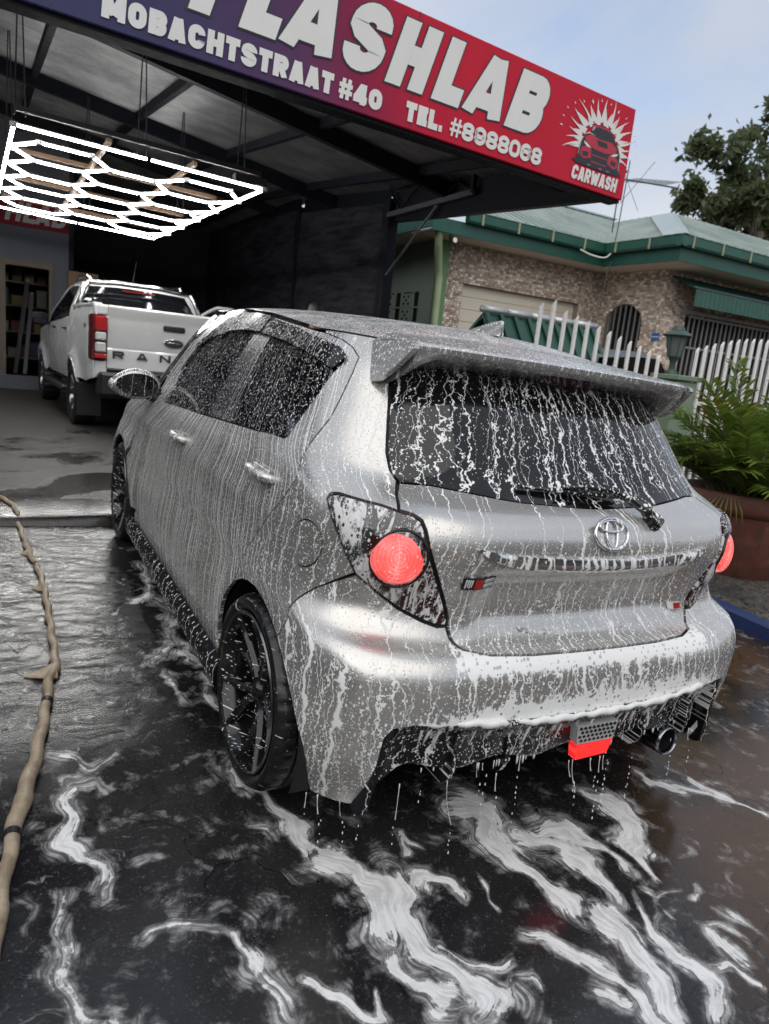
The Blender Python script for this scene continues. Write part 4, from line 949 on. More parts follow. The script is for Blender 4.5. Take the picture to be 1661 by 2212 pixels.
slope('roof_slope', [(7.92, 6.62, E1), (7.92 + 2.6, 6.62 + 2.6, rzz(2.6)), (13.5, 9.22, rzz(2.6)), (16, 6.62, E1)], (0, 1, 0))
slope('roof_slope', [(10.52, 9.22, rzz(2.6)), (10.55, 10.87, rzz(2.6)), (13.5, 10.9, rzz(2.6)), (13.5, 9.22, rzz(2.6))], (1, 0, 0))
m = MB(); nn_ = .36                                  # wide pale flashing along the hip
A = Vector((7.92, 6.62, E1 + .035)); B = Vector((10.52, 9.22, rzz(2.6) + .035))
m.add([A + Vector((0, .42, .0)), A, B, B + Vector((0, .55, 0))], [(0, 1, 2, 3)]); m.add([A, A + Vector((.12, 0, 0)), B + Vector((.12, 0, 0)), B], [(0, 1, 2, 3)]); hp(m, 'hip_flashing', 'ridge_pale')
m = MB(); m.beam((7.3, 11.47, rzz(3.2) + .02), (11.2, 11.47, rzz(3.2) + .02), .25, .03); hp(m, 'ridge_cap', 'ridge_pale')
# downpipe, lamp, awning, blue plate, cable hook
m = MB(); m.tube([(4.62, 8.46, 3.42), (4.62, 8.47, 3.22), (4.72, 8.60, 3.02), (4.98, 8.93, 2.72), (5.02, 8.95, 2.60), (5.02, 8.95, -.1)], .062, 12); hp(m, 'downpipe', 'pipe_green', None, True, 40)
m = MB(); m.tube([(4.80, 8.42, 3.18), (4.80, 8.36, 3.12), (4.80, 8.28, 3.10)], [.03, .05, .06], 10); lp = hp(m, 'flood_lamp', 'wire', None, True, 40)
m = MB(); m.tube([(4.80, 8.27, 3.10), (4.80, 8.265, 3.10)], .04, 10); hp(m, 'lamp_lens', 'white_bar', lp)
aw = empty('window_awning', (8.9 - 8.67, 7.5 - 9, 2.6 + .1)); aw.parent = HS
vs = []; fs = []; n = 150
for i in range(n + 1):
    x = 8.78 + (13.2 - 8.78) * i / n; w = .012 * (1 if (i // 2) % 2 else -1); vs += [(x, 7.46, 3.12 + w), (x, 6.98, 2.90 + w), (x, 6.93 + w, 2.87), (x, 6.92 + w, 2.60)]
fs = [(4 * i + k, 4 * i + k + 1, 4 * i + 5 + k, 4 * i + 4 + k) for i in range(n) for k in range(3)]
hp(MB().add(vs, fs), 'awning_sheet', 'trim_green', aw); hb('awning_edge', 8.76, 13.2, 6.94, 6.97, 2.89, 2.915, 'steel_grey', aw); hb('awning_rail', 9.0, 12.9, 7.30, 7.36, 2.53, 2.58, 'grille_grey', aw)
plain('plate_blue', (.03, .13, .38), .4)
pb = empty('house_plate', (8.64, 7.34 + .13, 2.0), label='small blue and white plate on the mosaic wall corner', cat='plate')
MB().box((0, -.005, .07), (.012, .17, .13)).build('plate_face', 'plate_blue', pb); MB().box((-.0075, -.005, .07), (.003, .17, .012)).build('plate_line', 'white_bar', pb)
# small peaked shelter in front of the garage
plain('sheet_green', (.016, .075, .050), .35, .1, var=.25, scale=4); plain('ridge_silver', (.55, .56, .56), .35, .6)
SHL = empty('gable_shelter', (4.6, 6.4, -.1), label='low green corrugated gable shelter with a silver ridge in front of the garage', cat='shelter')
def sp(m, n, mat, s=False): return part(m, n, mat, SHL, s)
m = MB(); m.add([(3.98, 6.2, 1.93), (5.9, 6.2, 1.93), (5.9, 5.35, .75), (3.98, 5.35, .75)], [(0, 1, 2, 3)]); m.add([(3.98, 6.2, 1.93), (5.9, 6.2, 1.93), (5.9, 7.05, 1.2), (3.98, 7.05, 1.2)], [(3, 2, 1, 0)])
m2 = MB(); m2.prism([(6.2, 1.90), (5.38, .78), (5.38, .70), (6.2, 1.84), (7.05, 1.14), (7.05, 1.2)], lambda p, d: (3.98 + d, p[0], p[1]), 1.92); sp(m2, 'roof_panel', 'sheet_green')
for k in range(9):
    x = 4.02 + .23 * k; m = MB(); m.beam((x, 6.17, 1.90), (x, 5.37, .79), .06, .03, up=(0, -1, .7)); sp(m, 'roof_rib', 'sheet_green')
for k in range(5): x = 3.95 + .40 * k; m = MB(); m.tube([(x, 6.2, 1.945), (x + .41, 6.2, 1.945)], .045, 10); sp(m, 'ridge_tile', 'ridge_silver', True)
m = MB(); m.prism([(6.2, 1.84), (5.42, .74), (5.42, -.1), (6.98, -.1), (6.98, 1.16)], lambda p, d: (4.05 + d, p[0], p[1]), .02); sp(m, 'gable_dark', 'dark_void')  # black sheet standing in for the dark inside of the shelter
for (x, y, z) in ((4.1, 5.5, .8), (5.8, 5.5, .8), (4.1, 6.9, 1.2), (5.8, 6.9, 1.2)): m = MB(); m.box((x, y, z / 2 - .05), (.06, .06, z + .1)); sp(m, 'post', 'steel_grey')
# covered grey vehicle-like tarp box behind the fence
plain('tarp_grey', (.13, .145, .16), .55, var=.2, scale=3, bump=.3, bscale=12)
T_ = empty('tarp_cover', (6.6, 6.2, -.12), label='grey tarpaulin draped over something bulky behind the picket fence', cat='tarpaulin')
prof = [(5.45, -.05), (5.5, .9), (5.62, 1.62), (6.4, 1.68), (6.84, 1.70), (7.05, 1.50), (7.4, 1.30), (8.0, 1.2), (8.1, -.05)]; vs = []; fs = []
for j in range(9):
    y = 5.75 + .2 * j
    for i, (x, z) in enumerate(prof): vs.append((x - 6.6 + .03 * sin(j * 2 + i), y - 6.2, (z - .05 * abs(j - 4) ** 1.3 / 3 + .02 * sin(i * 3 + j)) + .12))
n = len(prof); fs = [(j * n + i, j * n + i + 1, (j + 1) * n + i + 1, (j + 1) * n + i) for j in range(8) for i in range(n - 1)]
MB().add(vs, fs).build('cover', 'tarp_grey', T_, smooth=True); MB().tube([(5.46 - 6.6, -.46, .1), (5.62 - 6.6, -.47, 1.0), (6.0 - 6.6, -.47, 1.7)], .02, 6).build('tie_rope', 'plate_blue', T_)
# ------------------------------------------------------------------ white picket fence, pillar with lantern
def fence(name, xs, top, label, bot=-.1, x1=None):
    F_ = empty(name, (xs[0], 4.4, bot), label=label, cat='fence')
    me = None
    for k, x in enumerate(xs):
        h = top(x) - bot; w = .019
        m = MB(); m.prism([(-w, 0), (w, 0), (w, h), (-w, h - .05)], lambda p, d: (p[0] + x - xs[0], d - .012, p[1]), .024); m.build('picket', 'white_bar', F_)
    for z in (.12, .78, 1.15): MB().box(((xs[-1] - xs[0]) / 2, .03, z), (xs[-1] - xs[0] + .1, .03, .05)).build('fence_rail', 'white_bar', F_)
xs1 = [3.38 + .167 * k for k in range(12)]
fence('picket_fence', xs1, lambda x: 1.90 + .05 * sin((x - 3.38) * 9) * (x < 3.7) - max(0, x - 3.55) * .205, 'white picket fence with sloping tops left of the lantern pillar')
xs2 = [5.86 + .145 * k for k in range(15)]
fence('picket_gate', xs2, lambda x: 1.66 + .27 * sin(min(max((x - 5.7) / 1.9, 0), 1) * pi * .62), 'white picket gate with arched top behind the potted palm')
plain('pillar_green', (.17, .23, .155), .7, var=.2, scale=4, bump=.2); plain('lantern_green', (.045, .075, .06), .45, .2, var=.25, scale=9)
PL = empty('gate_pillar', (5.57, 4.4, -.15), label='pale green rendered pillar between the picket fence and gate', cat='pillar')
MB().box((0, 0, .72), (.36, .36, 1.44), bev=.02).build('pillar_body', 'pillar_green', PL); MB().box((0, 0, 1.475), (.42, .42, .06), bev=.01).build('pillar_cap', 'pillar_green', PL)
LN = empty('lantern', (5.47, 4.4, 1.355), label='old green garden lantern standing on the gate pillar', cat='lantern')
MB().lathe([(.0, 0), (.075, 0), (.07, .03), (.04, .06), (.035, .14), (.055, .18), (.075, .20)], 16).build('lantern_base', 'lantern_green', LN, True, 40)
m, g = newmat('lantern_glass'); b = g.bsdf(Base_Color=(.12, .15, .14), Roughness=.15); g.out(b.outputs[0])
MB().lathe([(.07, .205), (.115, .44)], 6).build('lantern_panes', 'lantern_glass', LN)
for k in range(6): a = 2 * pi * k / 6; MB().tube([(.072 * cos(a), .072 * sin(a), .20), (.118 * cos(a), .118 * sin(a), .445)], .008, 5).build('lantern_rib', 'lantern_green', LN)
MB().lathe([(.165, .435), (.17, .445), (.13, .475), (.075, .50), (.065, .53), (.045, .555), (.0, .565)], 18).build('lantern_roof', 'lantern_green', LN, True, 30)
# TV aerial behind the sign, and the drop cable
AE = empty('tv_aerial', (9.06, 9.3, 3.6), label='thin grey television aerial on a mast above the green roof', cat='aerial')
def ap(m, n): return part(m, n, 'steel_grey', AE, True)
m = MB(); m.tube([(9.06, 9.3, 3.6), (9.06, 9.3, 5.15)], .014, 6); ap(m, 'mast'); m = MB(); m.tube([(8.6, 9.3, 4.98), (10.55, 9.2, 5.13)], .016, 6); ap(m, 'boom')
for k in range(16): x = 9.25 + .08 * k; m = MB(); m.tube([(x, 9.06, 5.03 + .012 * k), (x, 9.46, 5.03 + .012 * k)], .005, 4); ap(m, 'element')
for (a, b) in (((9.15, 9.3, 4.6), (9.9, 9.3, 5.5)), ((9.0, 9.3, 5.3), (9.65, 9.3, 4.55))): m = MB(); m.tube([a, b], .006, 4); ap(m, 'reflector')
CB = empty('drop_cable', (8.3, 8.2, 3.7), label='slack cable hooked at the eave and hanging down the mosaic wall', cat='cable')
m = MB(); m.tube([tuple(p) for p in smooth_poly([(8.02, 8.10, 4.9), (7.98, 8.10, 3.7), (7.95, 8.12, 3.45), (8.02, 8.12, 3.3), (7.94, 8.14, 3.1), (7.92, 8.15, 2.5)], .05, False)], .010, 6); part(m, 'cable_run', 'steel_grey', CB, True)
m = MB(); m.tube([tuple(p) for p in smooth_poly([(7.3, 8.2, 3.36), (7.55, 8.15, 3.30), (7.8, 8.1, 3.30), (7.95, 8.1, 3.42), (8.02, 8.05, 3.50), (7.96, 8.05, 3.56)], .05, False)], .014, 6); part(m, 'cable_loop', 'white_bar', CB, True)
# ------------------------------------------------------------------ silver hatchback: body surface
# ---- car body surface: rows of control points running rear centre -> left side -> front centre
# rear z, rear y, width, corner depth, exponent, side z keys (t,z), front y, front z, front corner depth
ROWS=[
# zr    R     W     D    n    side z keys                               F     zf    Df
(.185, .040,.815, .55,4.2, ((0,.175),(.08,.175),(1,.175)),              3.80, .20, .55),
(.31, .008,.842, .52,4.3, ((0,.31),(1,.31)),                           3.86, .33, .55),
(.455, -.004,.858, .50,4.3, ((0,.46),(1,.46)),                           3.885,.48, .60),
(.575,.000,.862, .50,4.3, ((0,.585),(1,.575)),                         3.88, .58, .65),
(.632,.028,.860, .50,4.2, ((0,.645),(1,.63)),                          3.87, .63, .70),
(.656,.100,.856, .52,3.9, ((0,.69),(1,.67)),                           3.86, .67, .70),
(.72, .118,.850, .54,3.6, ((0,.76),(1,.72)),                           3.84, .70, .75),
(.82, .098,.848, .56,3.6, ((0,.85),(1,.80)),                           3.80, .74, .80),
(.90, .078,.844, .58,3.6, ((0,.925),(.5,.89),(1,.86)),                 3.70, .79, .85),
(.975,.092,.834, .58,3.4, ((0,1.00),(.5,.95),(1,.92)),                 3.45, .89, .75),
(1.045,.215,.806,.55,3.1, ((0,1.075),(.5,1.01),(1,.975)),              3.12, .985,.55),
(1.20,.335,.742, .50,3.0, ((0,1.22),(.5,1.19),(1,1.14)),                2.90, 1.15,.45),
(1.345,.445,.680,.45,3.0, ((0,1.355),(.5,1.355),(1,1.32)),             2.66, 1.325,.40),
(1.415,.50,.630,.42,3.0, ((0,1.425),(.4,1.455),(.75,1.46),(1,1.435)),  2.46, 1.445,.38),
]
TH=np.radians([0,14,28,42,56,70,80,90]); TS=np.array([.07,.16,.28,.42,.56,.70,.83,.93])
def _rowpts(r):
    zr,R,W,D,n,zk,F,zf,Df=r
    zt=lambda t:np.interp(t,[k[0] for k in zk],[k[1] for k in zk])
    pts=[]
    for th in TH:
        s,c=np.sin(th),np.cos(th)
        x=-W*s**(2/n); y=R+D*(1-c**(2/n)) if c>1e-9 else R+D
        b=(abs(x)/W)**3
        pts.append((x,y,zr+(zt(0)-zr)*b))
    y0,y1=R+D,F-Df
    for t in TS: pts.append((-W,y0+(y1-y0)*t,zt(t)))
    for th in TH[::-1]:
        s,c=np.sin(th),np.cos(th);nf=2.6
        x=-W*s**(2/nf); y=F-Df*(1-c**(2/nf)) if c>1e-9 else F-Df
        b=(abs(x)/W)**3
        pts.append((x,y,zf+(zt(1)-zf)*b))
    return pts
CP=np.array([_rowpts(r) for r in ROWS])          # rows x stations x 3
NR,NS=CP.shape[:2]
def _natural(n):
    A=np.zeros((n,n));B=np.zeros((n,n));A[0,0]=A[-1,-1]=1
    for i in range(1,n-1):
        A[i,i-1]=1;A[i,i]=4;A[i,i+1]=1;B[i,i-1]=6;B[i,i]=-12;B[i,i+1]=6
    return np.linalg.solve(A,B)
# mirror the stations past the rear centre so that the surface is symmetric there
_MIR=np.array([-1,1,1.])
CPX=np.concatenate([(CP[:,3:0:-1]*_MIR),CP],1);_N2=_natural(CPX.shape[1])
def _ueval(u):                                   # -> rows x n x 3, u in station units (>=0)
    t=u+3;i=np.clip(np.floor(t).astype(int),0,CPX.shape[1]-2);f=(t-i)[None,:,None]
    d2=np.einsum('ij,rjk->rik',_N2,CPX)
    a=1-f
    return CPX[:,i]*a+CPX[:,i+1]*f+((a**3-a)*d2[:,i]+(f**3-f)*d2[:,i+1])/6
def surf0(u,v):
    u=np.asarray(u,float);v=np.asarray(v,float);sg=np.sign(u)+(u==0);ua=np.abs(u)
    P=_ueval(ua)                                 # rows,n,3
    h=np.linalg.norm(np.diff(P,axis=0),axis=2,keepdims=True)+1e-6
    dl=np.diff(P,axis=0)/h
    m=np.zeros_like(P)
    w1=2*h[1:]+h[:-1];w2=h[1:]+2*h[:-1]
    pr=dl[:-1]*dl[1:]
    with np.errstate(all='ignore'):
        mm=(w1+w2)/(w1/dl[:-1]+w2/dl[1:])
    # blend of limited and plain slopes keeps soft crowns
    pl=(dl[:-1]*h[1:]+dl[1:]*h[:-1])/(h[1:]+h[:-1])
    m[1:-1]=np.where(pr>0,np.nan_to_num(mm),0)*.5+pl*.5
    m[0]=dl[0];m[-1]=dl[-1]
    i=np.clip(np.floor(v).astype(int),0,NR-2);f=(v-i)[:,None];k=np.arange(len(u))
    p0=P[i,k];p1=P[i+1,k];hh=h[i,k];m0=m[i,k]*hh;m1=m[i+1,k]*hh
    r=(2*f**3-3*f**2+1)*p0+(f**3-2*f**2+f)*m0+(-2*f**3+3*f**2)*p1+(f**3-f**2)*m1
    return r,sg
WR=(.60,.30);WF=(3.11,.30)
def _sm(a,b,x):
    t=np.clip((x-a)/(b-a),0,1);return t*t*(3-2*t)
def surf(u,v):
    r,sg=surf0(u,v);x,y,z=r[:,0].copy(),r[:,1].copy(),r[:,2].copy()
    side=_sm(.55,.8,np.abs(x))
    for (wy,wz) in (WR,WF):                      # flared arches
        d=np.hypot(y-wy,z-wz)
        x-=.016*side*np.exp(-((d-.36)/.075)**2)*(z>.0)
    # long crease through the handles and a hollow below it
    x-=.006*side*np.exp(-((z-(.845+.03*(1.6-y)))/.03)**2)*_sm(.4,.8,y)*_sm(3.2,2.6,y)
    x+=.012*side*np.exp(-((z-.60)/.10)**2)*_sm(.85,1.2,y)*_sm(2.8,2.4,y)
    # number-plate recess in the hatch
    rec=_sm(.44,.36,np.abs(x))*_sm(.665,.70,z)*_sm(.862,.842,z)
    rear=_sm(.35,.25,y)
    y+=.030*rec*rear
    # raised lamps pods
    return np.stack([x*sg,y,z],1)
# metric chart
_uu=np.linspace(0,NS-1,1200)
_row=surf(_uu,np.full(1200,7.0));_S=np.r_[0,np.cumsum(np.linalg.norm(np.diff(_row,axis=0),axis=1))]
_vv=np.linspace(0,NR-1,800)
_c1=surf(np.full(800,10.0),_vv);_c2=surf(np.full(800,2.0),_vv)
_l=(np.linalg.norm(np.diff(_c1,axis=0),axis=1)+np.linalg.norm(np.diff(_c2,axis=0),axis=1))/2
_V=np.r_[0,np.cumsum(_l)]
def SV(S,V):
    S=np.asarray(S,float);V=np.asarray(V,float)
    return surf(np.sign(S)*np.interp(np.abs(S),_S,_uu)+(S==0)*0,np.interp(V,_V,_vv))
SMAX,VMAX=_S[-1],_V[-1]
_GR=[]
def _grid():
    if not _GR:
        S,V=np.meshgrid(np.linspace(0,SMAX,420),np.linspace(0,VMAX,160));S=S.ravel();V=V.ravel();_GR.extend([S,V,SV(S,V)])
    return _GR
def inv(fun,target,guess_mask=None,lo=0):
    "find S,V so that fun(pos)=target (2 numbers)"

    S,V,Pp=_grid();q=fun(Pp);d=((q-np.array(target))**2).sum(1)
    if guess_mask is not None:d=np.where(guess_mask(Pp,S,V),d,1e18)
    k=d.argmin();s=np.array([S[k],V[k]])
    for _ in range(12):
        e=1e-4
        b=fun(SV(np.array([s[0],s[0]+e,s[0]]),np.array([s[1],s[1],s[1]+e])))
        J=np.stack([(b[1]-b[0])/e,(b[2]-b[0])/e],1)
        try: st=np.linalg.solve(J.T@J+1e-9*np.eye(2)*np.trace(J.T@J),J.T@(np.array(target)-b[0]))
        except Exception: break
        st=np.clip(st,-.03,.03);s=s+st;s[1]=np.clip(s[1],0,VMAX);s[0]=np.clip(s[0],lo,SMAX)
    b=fun(SV(s[:1],s[1:2]))[0]
    return s,np.linalg.norm(b-np.array(target))
# ------------------------------------------------------------------ foam-covered materials
def foam_nodes(g, uvname='flow', lines=((46, .0013, .8, .012),), dots=((120, .30, .4),), speck=0.0, dens=None, stretch=.85, merge=0.0, mscale=1.0, sheet=False):
    """mask of soap foam running down a panel: flow = (metres round the panel, metres up)
    lines: (runs per metre, half width, share present, wander in metres); dots: (cells per metre, radius in cells, share)"""
    uv = g.n('ShaderNodeUVMap', uv_map=uvname).outputs[0]
    s, w, _ = g.xyz(uv)
    dens = dens if dens is not None else 1.0
    mask = None
    for k, (nn, wd_, cv, wob) in enumerate(lines):
        q = 4.0 + 11.3 * k
        base = g.noise(g.comb(g.m('MULTIPLY_ADD', s, 4.0, q), g.m('MULTIPLY', w, 5.0), 0.0), 1.0, 2, .5, dim='2D')
        fine = g.noise(g.comb(g.m('MULTIPLY_ADD', s, 22.0, q), g.m('MULTIPLY', w, 26.0), 0.0), 1.0, 3, .6, dim='2D')
        sw = g.m('ADD', s, g.m('ADD', g.m('MULTIPLY', g.m('SUBTRACT', base, .5), wob * 2.2), g.m('MULTIPLY', g.m('SUBTRACT', fine, .5), wob * 1.1)))
        c = g.m('MULTIPLY', sw, float(nn)); idx = g.m('FLOOR', c); fr = g.m('FRACT', c)
        r1 = g.white(g.comb(idx, 3.7 + k, 0.0)); r2 = g.white(g.comb(idx, 9.1 + k, 0.0)); r3 = g.white(g.comb(idx, 1.3 + k, 0.0)); r4 = g.white(g.comb(idx, 5.9 + k, 0.0))
        d = g.m('DIVIDE', g.m('ABSOLUTE', g.m('SUBTRACT', fr, g.m('MULTIPLY_ADD', r1, .5, .25))), float(nn))
        seg = g.noise(g.comb(g.m('MULTIPLY', idx, 7.3), g.m('MULTIPLY', w, 14.0), 0.0), 1.0, 3, .6, dim='2D')
        here = g.noise(g.comb(g.m('MULTIPLY_ADD', idx, 3.1, 40.0), g.m('MULTIPLY', w, 2.6), 0.0), 1.0, 1, .5, dim='2D')
        on = g.ss(-.06, .10, g.m('SUBTRACT', g.m('ADD', g.m('MULTIPLY', dens, cv), g.m('MULTIPLY', g.m('SUBTRACT', here, .5), .7)), r2))
        wid = g.m('MULTIPLY', g.m('MULTIPLY_ADD', seg, 1.5, .25), g.m('MULTIPLY', wd_, g.m('MULTIPLY_ADD', r3, .9, .55)))
        wid = g.m('MULTIPLY', wid, on)
        mk = g.ss(1.0, .55, g.m('DIVIDE', d, g.m('MAXIMUM', wid, 1e-6)))
        mask = mk if mask is None else g.m('MAXIMUM', mask, mk)
    for k, (sc, rr, fr_) in enumerate(dots):
        jit = g.noise(g.comb(g.m('MULTIPLY', s, sc * .7), g.m('MULTIPLY', w, sc * .7), 0.0), 1.0, 2, dim='2D')
        vo = g.voro(g.comb(s, g.m('MULTIPLY', w, stretch), float(k)), float(sc))
        cr = g.xyz(vo['Color'])[0]
        rad = g.m('MULTIPLY', g.m('POWER', g.ss(1 - fr_, 1.0, g.m('MULTIPLY', cr, g.m('MULTIPLY_ADD', dens, .55, .45))), .8), rr)
        mk = g.ss(1.0, .65, g.m('DIVIDE', g.m('ADD', vo['Distance'], g.m('MULTIPLY', g.m('SUBTRACT', jit, .5), .18)), g.m('MAXIMUM', rad, 1e-4)))
        mask = mk if mask is None else g.m('MAXIMUM', mask, mk)
    if speck:
        sp = g.noise(g.comb(g.m('MULTIPLY', s, 330.0), g.m('MULTIPLY', w, 260.0), 2.0), 1.0, 2, .6, .8, dim='2D')
        lo = g.noise(g.comb(g.m('MULTIPLY', s, 9.0), g.m('MULTIPLY', w, 6.0), 5.0), 1.0, 3, .6, dim='2D')
        mk = g.ss(.61, .68, g.m('ADD', sp, g.m('MULTIPLY', g.m('SUBTRACT', g.m('ADD', g.m('MULTIPLY', dens, speck), lo), 1.0), .35)))
        mask = g.m('MAXIMUM', mask, mk)
    if merge or sheet:                          # sheets of foam with holes in them
        a = g.noise(g.comb(g.m('MULTIPLY', s, 26.0 * mscale), g.m('MULTIPLY', w, 9.0 * mscale), 0.0), 1.0, 5, .68, 1.0, dim='2D')
        hole = g.voro(g.comb(s, g.m('MULTIPLY', w, .8), 0.0), 85.0)
        hr = g.m('MULTIPLY', g.ss(.45, 1.0, g.xyz(hole['Color'])[1]), .42)
        mk = g.m('MULTIPLY', g.ss(.50, .60, g.m('ADD', a, g.m('MULTIPLY', g.m('SUBTRACT', g.m('ADD', g.m('MULTIPLY', dens, merge), g.attr('sheet')['Fac']) if sheet else g.m('MULTIPLY', dens, merge), .5), .6))), g.ss(.6, 1.1, g.m('DIVIDE', hole['Distance'], g.m('MAXIMUM', hr, .01))))
        mask = g.m('MAXIMUM', mask, mk)
    return g.m('MINIMUM', mask, 1.0), s, w
def foam_mat(name, col, metal, rough, coat=0.0, fcol=(.88, .88, .86), beads=True, film=0.0, **kw):
    m, g = newmat(name)
    dens = g.attr('foam')['Fac']
    mask, s, w = foam_nodes(g, dens=dens, **kw)
    body = g.bsdf(Base_Color=col, Metallic=metal, Roughness=rough, Coat_Weight=coat, Coat_Roughness=.04)
    if beads:                                    # small clear water beads between the foam
        vb = g.voro(g.comb(s, g.m('MULTIPLY', w, .85), 7.0), 130.0)
        cr = g.xyz(vb['Color'])
        h = g.ss(1.0, 0.0, g.m('DIVIDE', vb['Distance'], g.m('MAXIMUM', g.m('MULTIPLY', g.ss(.55, 1.0, cr[1]), .45), .02)))
        nb = g.bump(h, .35, .002)
        g.put(body.inputs['Normal'], nb)
        if coat: g.put(body.inputs['Coat Normal'], nb)
    fo = g.bsdf(Base_Color=fcol, Roughness=.35)
    fo.inputs['Specular IOR Level'].default_value = .4
    g.put(fo.inputs['Normal'], g.bump(mask, .8, .003))
    f = mask
    if film:                                     # thin soapy film that greys the paint
        n = g.noise(g.comb(g.m('MULTIPLY', s, 9.0), g.m('MULTIPLY', w, 6.0), 0.0), 1.0, 5, .65, .6, dim='2D')
        f = g.m('MAXIMUM', mask, g.m('MULTIPLY', g.m('MULTIPLY', g.ss(.45, .8, n), film), g.ss(.2, 1.0, dens)))
    g.out(g.mixsh(f, body.outputs[0], fo.outputs[0]))
    return m
SILVER = (.60, .58, .545)
foam_mat('foam_side', SILVER, .74, .27, .12, lines=((40, .0022, .78, .007), (17, .0029, .6, .012)), dots=((120, .36, .36), (250, .44, .34)), speck=.10, film=.10)
foam_mat('foam_quarter', SILVER, .74, .27, .12, lines=((34, .0018, .66, .026), (15, .0026, .6, .040)), dots=((90, .38, .34), (200, .44, .32)), film=.06)
foam_mat('foam_bumper', SILVER, .74, .27, .12, lines=((30, .0022, .70, .034), (16, .0036, .62, .065), (9, .0075, .55, .045)), dots=((78, .38, .36), (180, .44, .34)), merge=.12, sheet=True, film=.05)
foam_mat('foam_hatch', SILVER, .74, .27, .12, lines=((34, .0018, .68, .026), (14, .0028, .6, .045), (5, .0061, .4, .03)), dots=((82, .38, .36), (190, .44, .34)), film=.06)
foam_mat('foam_roof', SILVER, .75, .25, .3, lines=((26, .0012, .2, .06),), dots=((100, .46, .52), (220, .5, .55)), speck=.74, stretch=1.4, film=.12)
foam_mat('foam_spoiler', (.55, .54, .52), .65, .26, .2, lines=((22, .0016, .25, .05),), dots=((72, .42, .48), (165, .46, .48)), stretch=1.0, speck=.22, film=.14)
foam_mat('foam_glass', (.005, .005, .005), 0.0, .05, 0.0, lines=((17, .0032, .80, .060), (9, .0054, .75, .085), (30, .0012, .3, .05)), dots=((75, .34, .17), (170, .40, .15)), beads=False)
foam_mat('foam_sideglass', (.006, .006, .007), 0.0, .06, 0.0, lines=((30, .0010, .45, .010),), dots=((72, .34, .30), (160, .42, .26)), beads=False)
foam_mat('foam_pillar', (.045, .045, .048), 0.0, .25, 0.0, lines=((34, .0012, .5, .010),), dots=((90, .34, .26), (180, .42, .26)), beads=False)
foam_mat('foam_visor', (.014, .014, .015), 0.0, .10, 0.0, lines=((40, .0014, .3, .03),), dots=((75, .40, .4), (160, .45, .4)), speck=.04, beads=False)
foam_mat('foam_black', (.010, .010, .011), 0.0, .22, 0.0, lines=((24, .0020, .5, .05), (11, .0049, .4, .06)), dots=((80, .36, .22), (180, .42, .22)), beads=False)
foam_mat('foam_skirt', (.010, .010, .011), 0.0, .20, 0.0, lines=((13, .0018, .5, .010),), dots=((80, .34, .16),), beads=False)
foam_mat('foam_chrome', (.75, .75, .76), 1.0, .08, 0.0, lines=((30, .0055, .7, .02), (15, .0098, .7, .02)), dots=((80, .38, .4),), beads=False, merge=.25)
foam_mat('foam_lamp', (.035, .010, .010), 0.0, .07, .6, lines=((20, .006, .6, .02),), dots=((80, .38, .4), (180, .4, .4)), beads=False, merge=.62, fcol=(.74, .72, .71))
foam_mat('foam_lampclear', (.05, .05, .05), 0.2, .1, .6, lines=((18, .004, .5, .02),), dots=((80, .38, .4), (180, .4, .4)), beads=False, merge=.56, fcol=(.74, .73, .72))
plain('hull_black', (.006, .006, .006), .6)
plain('rubber', (.012, .012, .012), .42, var=.2, scale=20, bump=.15, bscale=120)
plain('rim_black', (.010, .010, .011), .16, var=.1)
plain('rim_lip', (.35, .34, .33), .2, 1.0)
plain('steel_pipe', (.30, .30, .31), .2, 1.0, var=.2)
plain('burnt_tip', (.26, .27, .31), .2, 1.0, var=.5, scale=25); plain('mesh_grey', (.42, .42, .41), .35, var=.25, scale=40)
plain('wet_black', (.010, .010, .011), .14)
plain('foam_white', (.78, .78, .76), .35, var=.05, scale=40)
def fog_mat():
    m, g = newmat('lamp_fog'); x, y, z = g.xyz(g.n('ShaderNodeTexCoord').outputs['Object'])
    rb_ = g.m('MULTIPLY', g.m('MULTIPLY_ADD', g.m('SINE', g.m('MULTIPLY', x, 900.0)), .5, .5), g.m('MULTIPLY_ADD', g.m('SINE', g.m('MULTIPLY', z, 700.0)), .3, .7)); n = g.noise(g.n('ShaderNodeTexCoord').outputs['Object'], 45.0, 3)
    b = g.bsdf(Base_Color=(.35, .02, .02), Roughness=.2, Emission_Color=g.mix(rb_, (1.0, .012, .012), (1.0, .06, .05)), Emission_Strength=g.m('MULTIPLY', g.m('MULTIPLY_ADD', rb_, .35, .55), g.m('MULTIPLY_ADD', n, .8, .55))); g.out(b.outputs[0])
fog_mat()

def foam_density(P, S, V):
    """where the foam has run off: the bumper shoulder and the tops of the rear are almost clean"""
    x, y, z = np.abs(P[:, 0]), P[:, 1], P[:, 2]
    d = np.ones(len(P))
    sh = np.exp(-(((x - .70) / .11) ** 2 + ((z - .66) / .075) ** 2)) * (P[:, 0] < 0)
    d -= .95 * sh * (y < .5)
    ct = np.exp(-(((z - 1.0) / .05) ** 2)) * (y < .34)
    d -= .62 * ct
    return np.clip(d, .03, 1.2)


CAR = empty('hatchback_car', (0, 0, -.2572), label='silver hatchback with tail lamps lit, dripping with soap foam on the wet apron', cat='car')
CAR.rotation_euler = (radians(2.7686), radians(1.775), radians(-.1314))

